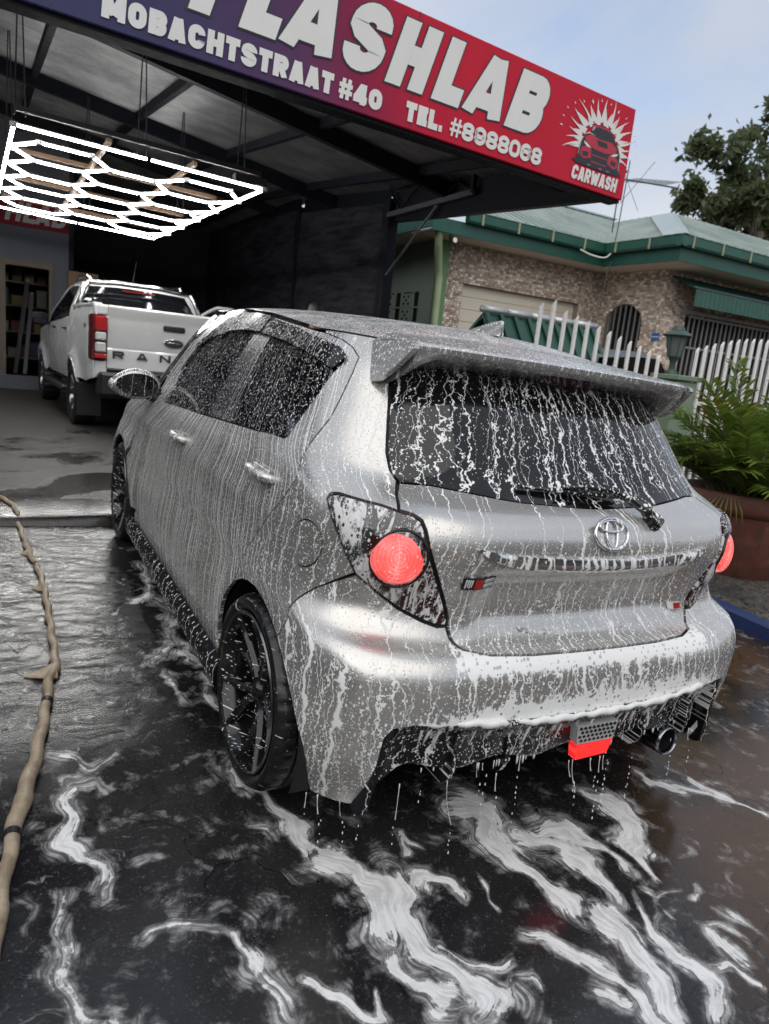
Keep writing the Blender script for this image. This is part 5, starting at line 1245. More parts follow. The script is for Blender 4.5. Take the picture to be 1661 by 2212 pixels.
def normals(S, V, e=2e-3):
    a = SV(S + e, V) - SV(S - e, V); b = SV(S, np.minimum(V + e, VMAX)) - SV(S, np.maximum(V - e, 0))
    n = np.cross(a, b); n /= np.linalg.norm(n, axis=1, keepdims=True) + 1e-12
    P = SV(S, V); c = np.stack([np.zeros(len(P)), np.clip(P[:, 1], .9, 2.9), np.full(len(P), .6)], 1)
    sg = np.sign(((P - c) * n).sum(1)); sg[sg == 0] = 1
    return n * sg[:, None], P
def panel(name, outer, mat, parent=None, holes=(), grid=.028, lip=.014, lift=0.0, dome=0.0, edge=.018, dens=None, mirror=False, inset=0.0):
    """cut a panel out of the body surface; outline given in surface coordinates (S, V)"""
    loops = [resample(p, edge) for p in (outer, *holes)]
    if inset:
        L = []
        for q, lp in enumerate(loops):
            nx = np.roll(lp, -1, 0); pv = np.roll(lp, 1, 0); t = nx - pv; t /= np.linalg.norm(t, axis=1, keepdims=True) + 1e-9
            nn = np.stack([-t[:, 1], t[:, 0]], 1); A = .5 * np.sum(lp[:, 0] * nx[:, 1] - nx[:, 0] * lp[:, 1])
            L.append(lp + nn * inset * np.sign(A) * (1 if q == 0 else -1))
        loops = L
    pts = np.concatenate(loops); edges = []; b = 0
    for lp in loops:
        n = len(lp); edges += [(b + i, b + (i + 1) % n) for i in range(n)]; b += n
    lo, hi = pts.min(0), pts.max(0)
    gx, gy = np.meshgrid(np.arange(lo[0], hi[0], grid), np.arange(lo[1], hi[1], grid)); gp = np.stack([gx.ravel(), gy.ravel()], 1)
    gp[:, 0] += (np.round((gp[:, 1] - lo[1]) / grid) % 2) * grid * .5
    ok = in_poly(gp, loops[0])
    for h in loops[1:]: ok &= ~in_poly(gp, h)
    gp = gp[ok]
    if len(gp):
        dm = np.full(len(gp), 9.0)
        for k in range(0, len(pts), 200):
            dm = np.minimum(dm, np.sqrt(((gp[:, None] - pts[None, k:k + 200]) ** 2).sum(2)).min(1))
        gp = gp[dm > grid * .45]
    allp = np.concatenate([pts, gp]) if len(gp) else pts
    r = geometry.delaunay_2d_cdt([Vector(p) for p in allp], edges, [], 0, 1e-7)
    vs = np.array([(v.x, v.y) for v in r[0]]); tri = np.array([f for f in r[2]])
    cen = vs[tri].mean(1); ok = in_poly(cen, loops[0])
    for h in loops[1:]: ok &= ~in_poly(cen, h)
    tri = tri[ok]
    S, V = vs[:, 0], np.clip(vs[:, 1], 0, VMAX)
    Nn, P = normals(S, V)
    if dome:
        dmin = np.full(len(vs), 9.0)
        for k in range(0, len(pts), 200):
            dmin = np.minimum(dmin, np.sqrt(((vs[:, None] - pts[None, k:k + 200]) ** 2).sum(2)).min(1))
        lf = lift + dome * np.sqrt(np.clip(dmin / dmin.max(), 0, 1))
        P2 = P + Nn * lf[:, None]
    else: P2 = P + Nn * lift
    # consistent winding
    a, b_, c = P2[tri[:, 0]], P2[tri[:, 1]], P2[tri[:, 2]]
    fl = (np.cross(b_ - a, c - a) * Nn[tri[:, 0]]).sum(1) < 0
    tri[fl] = tri[fl][:, ::-1]
    # folded rim
    ed = {}
    for t in tri:
        for i in range(3):
            e = (t[i], t[(i + 1) % 3]); ed[e] = ed.get(e, 0) + 1
    rim = [e for e in ed if (e[1], e[0]) not in ed]
    rv = sorted({i for e in rim for i in e}); mp = {v: len(vs) + k for k, v in enumerate(rv)}
    P3 = np.concatenate([P2, P2[rv] - Nn[rv] * lip]); faces = [tuple(int(i) for i in t) for t in tri]
    faces += [(int(e[1]), int(e[0]), mp[e[0]], mp[e[1]]) for e in rim]
    uv = np.concatenate([np.stack([S, V], 1), np.stack([S[rv], V[rv]], 1)])
    if mirror:
        P3 = P3 * np.array([-1, 1, 1]); faces = [f[::-1] for f in faces]; uv = uv * np.array([-1, 1]) + np.array([13.0, 0])
    o = mesh_obj(name, P3, faces, mat, parent or CAR, smooth=True, uv=uv)
    me = o.data; rs = set(rv); ei = {tuple(sorted(e.vertices)): e.index for e in me.edges}
    at = me.attributes.new('sharp_edge', 'BOOLEAN', 'EDGE'); fl = np.zeros(len(me.edges), bool)
    for e in rim: fl[ei[tuple(sorted((int(e[0]), int(e[1]))))]] = True
    at.data.foreach_set('value', fl)
    d = dens if dens is not None else foam_density(P3, uv[:, 0], uv[:, 1])
    set_attr(o, 'foam', np.full(len(P3), d) if np.isscalar(d) else d)
    ax = np.abs(P3[:, 0])
    if name == 'rear_bumper': set_attr(o, 'sheet', 1.25 * np.exp(-((P3[:, 2] - .630) / .034) ** 2) * _sm(.58, .42, ax) * (P3[:, 1] < .2) + .62 * np.exp(-((P3[:, 2] - .478) / .028) ** 2) * _sm(.70, .55, ax) + .40 * _sm(.62, .50, P3[:, 2]) * _sm(.60, .35, np.abs(P3[:, 0] - .05)) * (P3[:, 2] > .44))
    return o
def both(L):                                      # left half outline (from centre bottom to centre top) -> whole, symmetric
    L = np.array(L); R = L[::-1] * np.array([-1, 1])
    keep = np.concatenate([L, R[(np.abs(R[:, 0]) > 1e-6)]])
    return keep

# ---- outlines in surface coordinates
A_SEAM = [(.771, .693), (.854, .634), (.934, .580), (1.02, .523)]
ARCH_R = [inv(lambda P: P[:, 1:3], (WR[0] + (.345 if a < 90 else .345 + .045 * min(1, (a - 90) / 70)) * cos(radians(a)), WR[1] + .345 * sin(radians(a))), lambda P, S, V: (S > .75) & (S < 4.4))[0] for a in range(-18, 199, 9)]
ARCH_F = [inv(lambda P: P[:, 1:3], (WF[0] + .345 * cos(radians(a)), WF[1] + .345 * sin(radians(a))), lambda P, S, V: (S > 2.5) & (S < 4.4))[0] for a in range(-18, 199, 9)]
ARCH_R = [tuple(a) for a in ARCH_R]; ARCH_F = [tuple(a) for a in ARCH_F]
# the seam reaches the arch here
k_seam = min(range(len(ARCH_R)), key=lambda i: abs(ARCH_R[i][0] - 1.12) + (0 if i > 12 else 9))
k_door = min(range(len(ARCH_R)), key=lambda i: abs(ARCH_R[i][0] - 1.478) + abs(ARCH_R[i][1] - .426))
LAMP = [(.901, .872), (.891, .885), (.864, .893), (.808, .894), (.749, .895), (.706, .890), (.669, .887), (.647, .878), (.633, .857), (.615, .820),
        (.594, .781), (.548, .705), (.521, .660), (.496, .613), (.494, .598), (.515, .593), (.567, .604), (.637, .626), (.707, .662), (.747, .685),
        (.773, .699), (.804, .736), (.850, .793), (.884, .835)]
GLASS_L = [(.690, .991), (.708, 1.02), (.722, 1.075), (.730, 1.17), (.735, 1.31)]
DOOR_SEAM = [(1.15, 1.443), (.960, 1.425), (.896, 1.400), (.853, 1.364), (.860, 1.304), (.885, 1.21), (.907, 1.131), (.97, 1.00), (1.050, .890), (1.148, .785), (1.225, .70), (1.301, .619), (1.40, .52)]
DLO_TOP = [(3.036, 1.403), (2.751, 1.430), (2.438, 1.436), (1.993, 1.432), (1.494, 1.422), (1.090, 1.399), (.940, 1.378), (.910, 1.361), (.906, 1.336)]
DLO_REAR = [(.932, 1.296), (.978, 1.210), (1.051, 1.105), (1.107, 1.024), (1.143, 1.009)]
DLO_BOT = [(1.478, .999), (2.003, .995), (2.600, .985), (3.0, .965), (3.198, .953)]
DLO_FRONT = [(3.225, 1.038), (3.30, 1.13), (3.34, 1.20), (3.314, 1.278), (3.167, 1.355)]
DB = .135                                         # bottom of the doors
g4 = .004
# rear bumper: cheeks that reach down beside the diffuser
bl = [(0, .272), (.203, .280), (.421, .299), (.573, .305), (.642, .293), (.666, .264), (.686, .096), (.691, .012), (.80, .006), (.872, .006)]
bl += [ARCH_R[i] for i in range(len(ARCH_R) - 2, k_seam - 1, -1)]
bl += A_SEAM[::-1] + [(.747, .681), (.707, .658), (.637, .622), (.567, .600), (.515, .589), (.490, .592), (.466, .560), (.428, .518), (.348, .489), (.223, .479), (.07, .477), (0, .477)]
bumper = panel('rear_bumper', both(bl), 'foam_bumper', inset=.002)
# tailgate below the glass
hl = [(0, .482), (.07, .482), (.223, .484), (.348, .494), (.424, .523), (.462, .565), (.488, .602), (.490, .615), (.515, .662), (.542, .707), (.588, .783), (.609, .822), (.627, .859), (.642, .882), (.666, .892), (.700, .896)]
hl += [(.698, .94), (.683, .986), (.60, .996), (.50, .991), (.318, .974), (.061, .963), (0, .962)]
hatch = panel('tailgate', both(hl), 'foam_hatch', inset=.002)
gl = [(0, .966), (.061, .967), (.318, .978), (.50, .995), (.60, 1.000), (.683, .992)] + [(a - .006, b) for a, b in GLASS_L[1:]] + [(.71, 1.38), (.55, 1.40), (.3, 1.41), (0, 1.412)]
rear_glass = panel('rear_window', both(gl), 'foam_glass', inset=.001, lift=-.003)
panel('tailgate_header', both([(0, 1.416), (.3, 1.414), (.55, 1.404), (.715, 1.384), (.74, 1.31), (.76, 1.33), (.77, VMAX), (.3, VMAX), (0, VMAX)]), 'foam_spoiler', inset=.001)
def mirrored(f):
    for mir in (False, True): f(mir)
def side_panels(mir):
    q = [(.706, .893), (.702, .94), GLASS_L[0]] + GLASS_L[1:] + [(.755, 1.36), (.775, VMAX), (.90, VMAX), (1.15, VMAX)] + DOOR_SEAM
    q += [ARCH_R[k] for k in range(k_door, k_seam + 1)] + A_SEAM[::-1][:-1] + [(.776, .700), (.807, .736), (.853, .793), (.887, .835), (.905, .872), (.893, .889), (.864, .897), (.808, .898), (.749, .899)]
    fc = [(.955 + .066 * cos(t), .727 + .072 * sin(t)) for t in np.linspace(0, 2 * pi, 28)[:-1]]
    panel('rear_wing', q, 'foam_quarter', holes=[fc], inset=.0022, mirror=mir)
    panel('fuel_flap', fc, 'foam_quarter', inset=.0022, mirror=mir)
    # rear door: below and behind the window
    d = [(2.14, 1.446), (2.13, 1.436)] + DLO_TOP[3:] + DLO_REAR + [(1.478, .999), (2.003, .995), (2.10, .994), (2.09, .55), (2.08, DB), (1.66, DB)]
    d += [ARCH_R[k] for k in range(2, k_door + 1)] + DOOR_SEAM[::-1]
    rd = panel('rear_door', d, 'foam_side', inset=.0022, mirror=mir)
    d = [(2.14, 1.446), (2.13, 1.436), (2.438, 1.436), (2.751, 1.430), (3.036, 1.403)] + [(3.167, 1.355), (3.314, 1.278), (3.34, 1.20), (3.30, 1.13), (3.225, 1.038), (3.198, .953), (3.0, .965), (2.600, .985), (2.10, .994), (2.09, .55), (2.08, DB), (3.02, DB)]
    d += [ARCH_F[k] for k in range(len(ARCH_F) - 3, len(ARCH_F) - 9, -1)] + [(3.27, .60), (3.30, .80), (3.29, .94), (3.33, 1.02), (3.41, 1.13), (3.44, 1.20), (3.40, 1.29), (3.22, 1.38), (3.05, 1.425), (2.76, 1.446), (2.4, 1.449)]
    fd = panel('front_door', d, 'foam_side', inset=.0022, mirror=mir)
    # glass and pillars, set a little inside
    panel('rear_side_window', [(1.90, 1.428)] + DLO_TOP[4:] + DLO_REAR + [(1.478, 1.003), (1.83, 1.000)], 'foam_sideglass', rd, lift=-.006, mirror=mir, inset=.001)
    panel('front_side_window', [(3.036, 1.40), (2.751, 1.427), (2.438, 1.433), (2.23, 1.432), (2.20, .999), (2.600, .990), (3.0, .970), (3.12, .965), (3.18, 1.08), (3.26, 1.18), (3.24, 1.27), (3.12, 1.35)], 'foam_sideglass', fd, lift=-.006, mirror=mir, inset=.001)
    panel('window_pillar', [(1.905, 1.43), (2.225, 1.432), (2.195, .998), (1.835, .999)], 'foam_pillar', rd, lift=-.003, mirror=mir, inset=.001)
    panel('window_corner', [(3.19, .957), (3.125, .969), (3.185, 1.08), (3.265, 1.18), (3.33, 1.20), (3.30, 1.13), (3.225, 1.038)], 'foam_visor', fd, lift=-.003, mirror=mir)
    # rain visors over the windows
    lowR = [(.935, 1.30), (1.001, 1.316), (1.196, 1.341), (1.521, 1.363), (1.938, 1.375), (2.05, 1.376)]
    panel('window_visor', lowR + [(2.06, 1.442)] + [(a, b + .006) for a, b in DLO_TOP[3:8]] + [(.893, 1.35)], 'foam_visor', rd, lift=.012, lip=.004, mirror=mir)
    lowF = [(2.08, 1.376), (2.286, 1.377), (2.723, 1.365), (3.066, 1.331), (3.25, 1.275)]
    panel('window_visor', lowF + [(3.318, 1.288), (3.17, 1.365), (3.04, 1.414), (2.75, 1.440), (2.44, 1.446), (2.09, 1.443)], 'foam_visor', fd, lift=.012, lip=.004, mirror=mir)
    # sill, front wing, nose
    panel('sill', [(1.63, 0), (3.10, 0), (3.06, .09), (3.02, DB - .004), (1.66, DB - .004), (1.585, .10)], 'foam_side', inset=.001, mirror=mir, dens=1.0)
    w = [(3.275, .60), (3.305, .80), (3.295, .94), (3.345, 1.02), (3.45, .985), (3.75, .94), (4.05, .90), (4.25, .80), (4.20, .60), (4.12, .30), (4.02, .02), (3.86, .01)]
    w += [ARCH_F[k] for k in range(1, len(ARCH_F) - 8)]
    panel('front_wing', w, 'foam_side', inset=.002, mirror=mir)
    panel('headlamp', [(4.255, .80), (4.21, .60), (4.45, .56), (4.60, .62), (4.62, .70), (4.4, .79)], 'foam_lampclear', inset=.002, mirror=mir)
    panel('roof_pillar', [(3.35, 1.02), (3.42, 1.13), (3.45, 1.20), (3.41, 1.29), (3.23, 1.385), (3.05, 1.43), (2.9, 1.442), (2.9, VMAX), (3.35, VMAX), (3.56, 1.30), (3.58, 1.15), (3.5, 1.0)], 'foam_side', mirror=mir)
mirrored(side_panels)
SM = SMAX
def over_front(L):                                # outline that crosses the front centre line: build the left half twice
    return L
for mir in (False, True):
    panel('bonnet', [(3.46, .988), (3.75, .945), (4.05, .905), (4.26, .81), (4.45, .78), (SM, .76), (SM, .975)], 'foam_side', mirror=mir)
    panel('windscreen', [(3.60, 1.02), (3.60, 1.15), (3.58, 1.30), (3.40, 1.44), (SM, 1.44), (SM, 1.0)], 'foam_sideglass', mirror=mir)
    panel('front_bumper', [(4.03, .02), (4.13, .30), (4.21, .59), (4.44, .55), (4.62, .62), (4.64, .71), (4.45, .775), (SM, .75), (SM, .02)], 'foam_side', mirror=mir)
# dark inner shell behind the gaps
def inner_shell():
    su = np.linspace(0, SMAX, 150); sv = np.linspace(0, VMAX, 50)
    S, V = np.meshgrid(su, sv); S = S.ravel(); V = V.ravel(); Nn, P = normals(S, V); P = P - Nn * .016
    vs = []; fs = []
    for sgn in (1, -1):
        b = len(vs); Pm = P * np.array([sgn, 1, 1]); vs += [tuple(p) for p in Pm]
        for j in range(49):
            for i in range(149):
                a = j * 150 + i; q = [a, a + 1, a + 151, a + 150]
                c = P[q].mean(0)
                if any(np.hypot(c[1] - w_[0], c[2] - w_[1]) < (.41 if c[1] < .6 else .36) for w_ in (WR, WF)) and abs(c[0]) > .55: continue
                if c[1] < .25 and c[2] < .47 and abs(c[0]) < .67: continue
                fs.append(tuple(b + k for k in (q if sgn == 1 else q[::-1])))
    mesh_obj('inner_shell', vs, fs, 'hull_black', CAR, smooth=True)
    m = MB()
    for w_ in (WR, WF):                           # wheel wells
        for sgn in (-1, 1):
            n = 24; ring = []
            for a in range(n + 1):
                t = radians(-20 + 220 * a / n); ring.append((w_[0] + (.352 if cos(t) > 0 or w_ is WF else .395) * cos(t), w_[1] + .352 * sin(t)))
            b = len(m.v)
            for (yy, zz) in ring: m.v += [(sgn * .85, yy, zz), (sgn * .56, yy, zz)]
            m.f += [(b + 2 * i, b + 2 * i + 1, b + 2 * i + 3, b + 2 * i + 2) for i in range(n)]
            m.f.append(tuple(b + 2 * i + 1 for i in range(n + 1)))
    m.box((0, 1.9, .22), (1.5, 2.2, .03)); m.box((0, .55, .34), (1.1, .85, .03)); m.box((0, .25, .40), (1.3, .04, .16))
    m.box((0, 3.4, .25), (1.1, .8, .03))
    m.build('underbody', 'hull_black', CAR)
inner_shell()
# ---- roof with a pressed centre
def roof():
    us = np.linspace(0, np.interp(SMAX, _S, _uu), 160); rail = surf(us, np.full(160, float(NR - 1)))
    K = 14; vs = []; fs = []
    ysp = np.clip(rail[:, 1], 1.0, 1.95)
    zsp = 1.500 + .010 * (1 - ((ysp - 1.7) / .8) ** 2)
    for k in range(K + 1):
        t = k / K
        x = rail[:, 0] * (1 - t); y = rail[:, 1] + (ysp - rail[:, 1]) * t; z = rail[:, 2] + .004 + (zsp - rail[:, 2]) * (1 - (1 - t) ** 2.2)
        # two long shallow ribs in the pressing
        z -= .004 * np.exp(-((np.abs(x) - .36) / .015) ** 2) * _sm(.75, 1.0, y) * _sm(2.2, 1.9, y)
        vs.append(np.stack([x, y, z], 1))
    for side in (1, -1):
        V_ = np.concatenate(vs) * np.array([side, 1, 1]); b = 0 if side == 1 else len(V_)
        for k in range(K):
            for i in range(159):
                a = b + k * 160 + i; q = (a, a + 1, a + 161, a + 160); fs.append(q if side == 1 else q[::-1])
        if side == 1: A = V_
    allv = np.concatenate([A, V_]); uv = np.stack([allv[:, 0] + 3, allv[:, 1]], 1)
    o = mesh_obj('roof', allv, fs, 'foam_roof', CAR, uv=uv)
    set_attr(o, 'foam', np.full(len(allv), 1.0))
    bm = bmesh.new(); bm.from_mesh(o.data); bmesh.ops.remove_doubles(bm, verts=bm.verts, dist=1e-4); bmesh.ops.recalc_face_normals(bm, faces=bm.faces); bm.to_mesh(o.data); bm.free(); o.data.shade_smooth()
roof()
# ---- generic foam-coated mesh: flow coordinates from position
def foamed(o, dens=1.0, mode='rear', off=0.0):
    me = o.data; n = len(me.vertices); P = np.zeros(n * 3); me.vertices.foreach_get('co', P); P = P.reshape(-1, 3)
    uv = np.stack([P[:, 0] + 5 + off, P[:, 2]], 1) if mode == 'rear' else np.stack([P[:, 1] + 7 + off, P[:, 2]], 1) if mode == 'side' else np.stack([P[:, 1] + .8 * P[:, 0] + 11, P[:, 2] + .35 * P[:, 0]], 1) if mode == 'wheel' else np.stack([P[:, 0] + 9 + off, P[:, 1]], 1)
    l = me.uv_layers.get('flow') or me.uv_layers.new(name='flow'); idx = np.zeros(len(me.loops), np.int32); me.loops.foreach_get('vertex_index', idx)
    l.data.foreach_set('uv', uv.astype(np.float32)[idx].ravel()); set_attr(o, 'foam', np.full(n, dens)); return o
# ---- spoiler: wing over the rear window with turned-down ends
def spoiler():
    xs = np.linspace(-1, 1, 41); vs = []; fs = []
    prof = []
    for t in xs:
        a = abs(t); W1 = .60; e = _sm(.86, 1.0, np.array(a))
        dropf = float(e)
        yl = .335 + .04 * a ** 2 + .02 * dropf; zl = 1.424 - .004 * a ** 2
        x = t * .556
        ring = [(x * 1.04, .66 + .02 * a, 1.468 - .028 * a ** 2 - .03 * dropf),     # front, on the roof
                (x * 1.05, .54, 1.462 - .026 * a ** 2 - .012 * dropf),
                (x * 1.03, .44, 1.446 - .014 * a ** 2),
                (x, yl + .012, zl + .006), (x, yl, zl), (x, yl + .004, zl - .012),      # lip
                (x * 1.01, yl + .03, zl - .030 - .03 * dropf),
                (x * 1.03, .42 + .05 * a, 1.384 - .01 * a - .055 * dropf),
                (x * 1.05, .50 + .04 * a, 1.365 - .02 * a - .06 * dropf)]
        if a > .99:
            pass
        prof.append(ring)
    n = len(prof[0])
    vs = [p for r in prof for p in r]
    for i in range(len(prof) - 1):
        for k in range(n - 1):
            a = i * n + k; fs.append((a, a + 1, a + n + 1, a + n))
    fs.append(tuple(range(n))); fs.append(tuple((len(prof) - 1) * n + k for k in range(n))[::-1])
    o = mesh_obj('spoiler', vs, fs, 'foam_spoiler', CAR)
    bm = bmesh.new(); bm.from_mesh(o.data); bmesh.ops.recalc_face_normals(bm, faces=bm.faces)
    bmesh.ops.subdivide_edges(bm, edges=bm.edges, cuts=1, use_grid_fill=True); bm.to_mesh(o.data); bm.free()
    o.data.shade_smooth(); o.data.set_sharp_from_angle(angle=radians(40))
    foamed(o, .95, 'top')
    # turned-down end fins
    for sgn in (-1, 1):
        pl = [(.62, 1.418), (.54, 1.434), (.46, 1.432), (.385, 1.420), (.395, 1.398), (.43, 1.362), (.475, 1.325), (.515, 1.302), (.545, 1.305), (.59, 1.36)]
        m = MB(); pl = smooth_poly(pl, .015)
        m.prism([tuple(p) for p in pl], lambda p, d: (sgn * (.560 + .040 * (1.43 - p[1]) / .13 + d), p[0], p[1]), .018)
        f = m.build('spoiler_end', 'foam_spoiler', o, smooth=True, sharp=35); foamed(f, .9, 'side')
    m = MB(); pts = [(-.09, .388), (-.085, .372), (.085, .372), (.09, .388)]
    for i in range(8):
        pass
    vs = []; fs = []
    for i in range(9):
        x = -.10 + .2 * i / 8; yy = .343
        vs += [(x, yy + .028, 1.398), (x, yy + .070, 1.372)]
    fs = [(2 * i, 2 * i + 1, 2 * i + 3, 2 * i + 2) for i in range(8)]
    MB().add([(p[0], p[1], p[2] - .0045) for p in vs], fs).add([(p[0], p[1] + .01, p[2]+.01) for p in vs], [f[::-1] for f in fs]).build('brake_light', 'dark_red', o)
plain('dark_red', (.05, .006, .008), .12, var=.3, scale=30)
spoiler()
# ---- antenna fin
def fin():
    prof = [(1.02, 0.0), (.97, .012), (.90, .030), (.84, .046), (.785, .055), (.770, .050), (.775, .02), (.785, 0)]
    vs = []; fs = []; m = len(prof)
    wd_ = [.004, .018, .024, .016, .008, .006, .012, .024]
    for (y, h), w in zip(prof, wd_):
        for k in range(7):
            t = -1 + 2 * k / 6
            vs.append((w * t, y, 1.497 + h * (1 - abs(t) ** 2.5)))
    for i in range(m - 1):
        for k in range(6): a = i * 7 + k; fs.append((a, a + 1, a + 8, a + 7))
    o = MB().add(vs, fs).build('antenna_fin', 'foam_spoiler', CAR, smooth=True); foamed(o, .8, 'side')
fin()
# ---- tail lamps
RND = [(.676 + .072 * cos(t), .770 + .078 * sin(t)) for t in np.linspace(0, 2 * pi, 41)[:-1]]
def lamp_light():
    m, g = newmat('lamp_round')
    mask, s, w = foam_nodes(g, lines=((16, .003, .3, .02),), dots=((90, .36, .3),))
    n = g.noise(g.comb(g.m('MULTIPLY', s, 16.0), g.m('MULTIPLY', w, 12.0), 0.0), 1.0, 3, .6, dim='2D')
    dl = g.v('DISTANCE', g.comb(s, w, 0.0), (.676, .770, 0)); dr = g.v('DISTANCE', g.comb(s, w, 0.0), (12.324, .770, 0)); d = g.m('DIVIDE', g.m('MINIMUM', dl, dr), .075)
    vo = g.voro(g.comb(s, w, 0.0), 110.0); rd = g.m('MULTIPLY', g.ss(.6, 1.0, g.xyz(vo['Color'])[0]), .3)
    spots = g.ss(1.0, .5, g.m('DIVIDE', vo['Distance'], g.m('MAXIMUM', rd, .01)))
    rib = g.m('MULTIPLY_ADD', g.m('SINE', g.m('MULTIPLY', d, 46.0)), .5, .5)
    hot = g.ss(1.0, .0, d)
    col = g.mix(g.m('MULTIPLY', g.ss(.3, .75, n), .8), (1.0, .10, .09), (1.0, .25, .23))
    st = g.m('MULTIPLY', g.m('MULTIPLY_ADD', hot, .50, .66), g.m('MULTIPLY_ADD', rib, .30, .70)); st = g.m('MULTIPLY', st, g.m('MULTIPLY_ADD', spots, -.6, 1.0))
    b = g.bsdf(Base_Color=(.40, .04, .04), Roughness=.12, Emission_Color=col, Emission_Strength=st); g.put(b.inputs['Normal'], g.bump(rib, .3, .002))
    fo = g.bsdf(Base_Color=(.8, .62, .6), Roughness=.4, Emission_Color=(1.0, .22, .20), Emission_Strength=.55)
    g.out(g.mixsh(g.m('MULTIPLY', mask, .55), b.outputs[0], fo.outputs[0]))
lamp_light()
for mir in (False, True):
    t = panel('tail_lamp', LAMP, 'foam_lamp', inset=.004, lift=.004, dome=.010, mirror=mir, dens=.9, grid=.02)
    up = [(.885, .868), (.865, .884), (.808, .886), (.749, .887), (.706, .882), (.672, .878), (.65, .86), (.742, .835), (.765, .77), (.76, .715), (.80, .745), (.845, .80)]
    panel('clear_lens', smooth_poly(up, .012), 'foam_lampclear', t, lift=.012, dome=.004, lip=.004, mirror=mir, grid=.02, dens=1.0)
    if 0: pass
    Nn, Pq = normals(np.array([p[0] for p in RND]), np.array([p[1] for p in RND])); Pq = (Pq + Nn * .010) * np.array([-1 if mir else 1, 1, 1]); MB().tube([tuple(p) for p in Pq], .0042, 6, closed=True).build('light_bezel', 'wet_black', t, True)
    sg = 1 if mir else -1; nz = Vector((sg * .36, -.925, .12)).normalized(); rx = Vector((0, 0, 1)).cross(nz).normalized(); uy = nz.cross(rx)
    c0 = Vector((sg * .662, .166, .888)); M3 = Matrix.Translation(c0) @ Matrix((rx, uy, nz)).transposed().to_4x4()
    pr = [(.074, -.055), (.0745, -.004), (.072, .006), (.064, .015), (.050, .023), (.034, .0285), (.017, .0315), (.0015, .0325)]
    o = MB().lathe(pr, 44, M3).build('light_unit', 'lamp_round', t, True)
    me = o.data; V3 = np.array([tuple(M3.inverted() @ v.co) for v in me.vertices]); l = me.uv_layers.new(name='flow'); idx = np.zeros(len(me.loops), np.int32); me.loops.foreach_get('vertex_index', idx)
    l.data.foreach_set('uv', (V3[:, :2] + np.array([12.324 if mir else .676, .770])).astype(np.float32)[idx].ravel())
# ---- number plate garnish, emblem, badges
gar = both([(0, .765), (.098, .767), (.274, .775), (.40, .793), (.478, .826), (.38, .816), (.20, .808), (0, .806)])
panel('garnish', smooth_poly(gar, .02), 'foam_chrome', hatch, lift=.012, dome=.012, lip=.02, grid=.02, edge=.012)
panel('plate_rib', smooth_poly(both([(0, .556), (.12, .558), (.235, .575), (.24, .582), (.12, .572), (0, .570)]), .02), 'foam_hatch', hatch, lift=.002, dome=.008, lip=.01, grid=.012, edge=.012, dens=1.0)
def on_hatch(S, V, lift):
    Nn, P = normals(np.array([S]), np.array([V])); return P[0] + Nn[0] * lift, Nn[0]
def emblem():
    c, n = on_hatch(0.0, .876, .006); n = Vector(n); r = Vector((1, 0, 0)); u = n.cross(r); u.normalize()
    if u.z < 0: u = -u
    def ring(a, b, ox, oy, w, mb, dz=0.0):
        pts = [Vector(c) + r * (ox + a * cos(t)) + u * (oy + b * sin(t)) + n * dz for t in np.linspace(0, 2 * pi, 33)[:-1]]
        mb.tube(pts, w, 6, closed=True)
    m = MB(); ring(.066, .046, 0, 0, .0055, m, .004)
    o = m.build('emblem', 'foam_chrome', CAR, smooth=True); foamed(o, .7)
    m = MB(); ring(.022, .043, 0, 0, .0045, m, .004); e = m.build('emblem_loop', 'foam_chrome', o, smooth=True); foamed(e, .7)
    m = MB(); ring(.048, .017, 0, .022, .0045, m, .005); e = m.build('emblem_loop', 'foam_chrome', o, smooth=True); foamed(e, .7)
    m = MB(); ar = [(.060 * cos(t), .041 * sin(t)) for t in np.linspace(0, 2 * pi, 33)[:-1]]
    m.prism(ar, lambda p, d: Vector(c) + r * p[0] + u * p[1] + n * (d - .006), .006)
    e = m.build('emblem_backing', 'foam_hatch', o); foamed(e, 1.0)
emblem()
plain('badge_black', (.012, .012, .012), .3); plain('badge_red', (.45, .02, .02), .3); plain('badge_white', (.75, .75, .75), .4)
def badge(S0, S1, V0, V1, parts, name):
    root = None
    for (a, b, c, d, mat, lf, nm) in parts:
        pl = [(S0 + (S1 - S0) * a, V0 + (V1 - V0) * c), (S0 + (S1 - S0) * b, V0 + (V1 - V0) * c), (S0 + (S1 - S0) * b, V0 + (V1 - V0) * d), (S0 + (S1 - S0) * a, V0 + (V1 - V0) * d)]
        o = panel(nm, pl, mat, root or CAR, lift=lf, lip=.003, grid=.05, edge=.02); root = root or o
# S grows to the left: a=0 is the left end
bp = [(0, 1, 0, 1, 'badge_black', .006, 'maker_badge'), (.30, .50, .12, .88, 'badge_red', .008, 'badge_field')]
for i in range(4): bp.append((.06 + .05 * i, .085 + .05 * i, .15 + .1 * (i % 2), .85, 'badge_white', .008, 'badge_letter'))
for i in range(6): bp.append((.56 + .07 * i, .60 + .07 * i, .55, .85, 'badge_white', .008, 'badge_letter')); bp.append((.56 + .07 * i, .605 + .07 * i, .15, .42, 'badge_white', .008, 'badge_letter'))
badge(.487, .362, .706, .742, bp, 'badge')
badge(-.40, -.45, .60, .625, [(0, 1, 0, 1, 'badge_white', .005, 'small_badge'), (.45, .95, .1, .9, 'badge_red', .007, 'badge_field')], 'badge2')
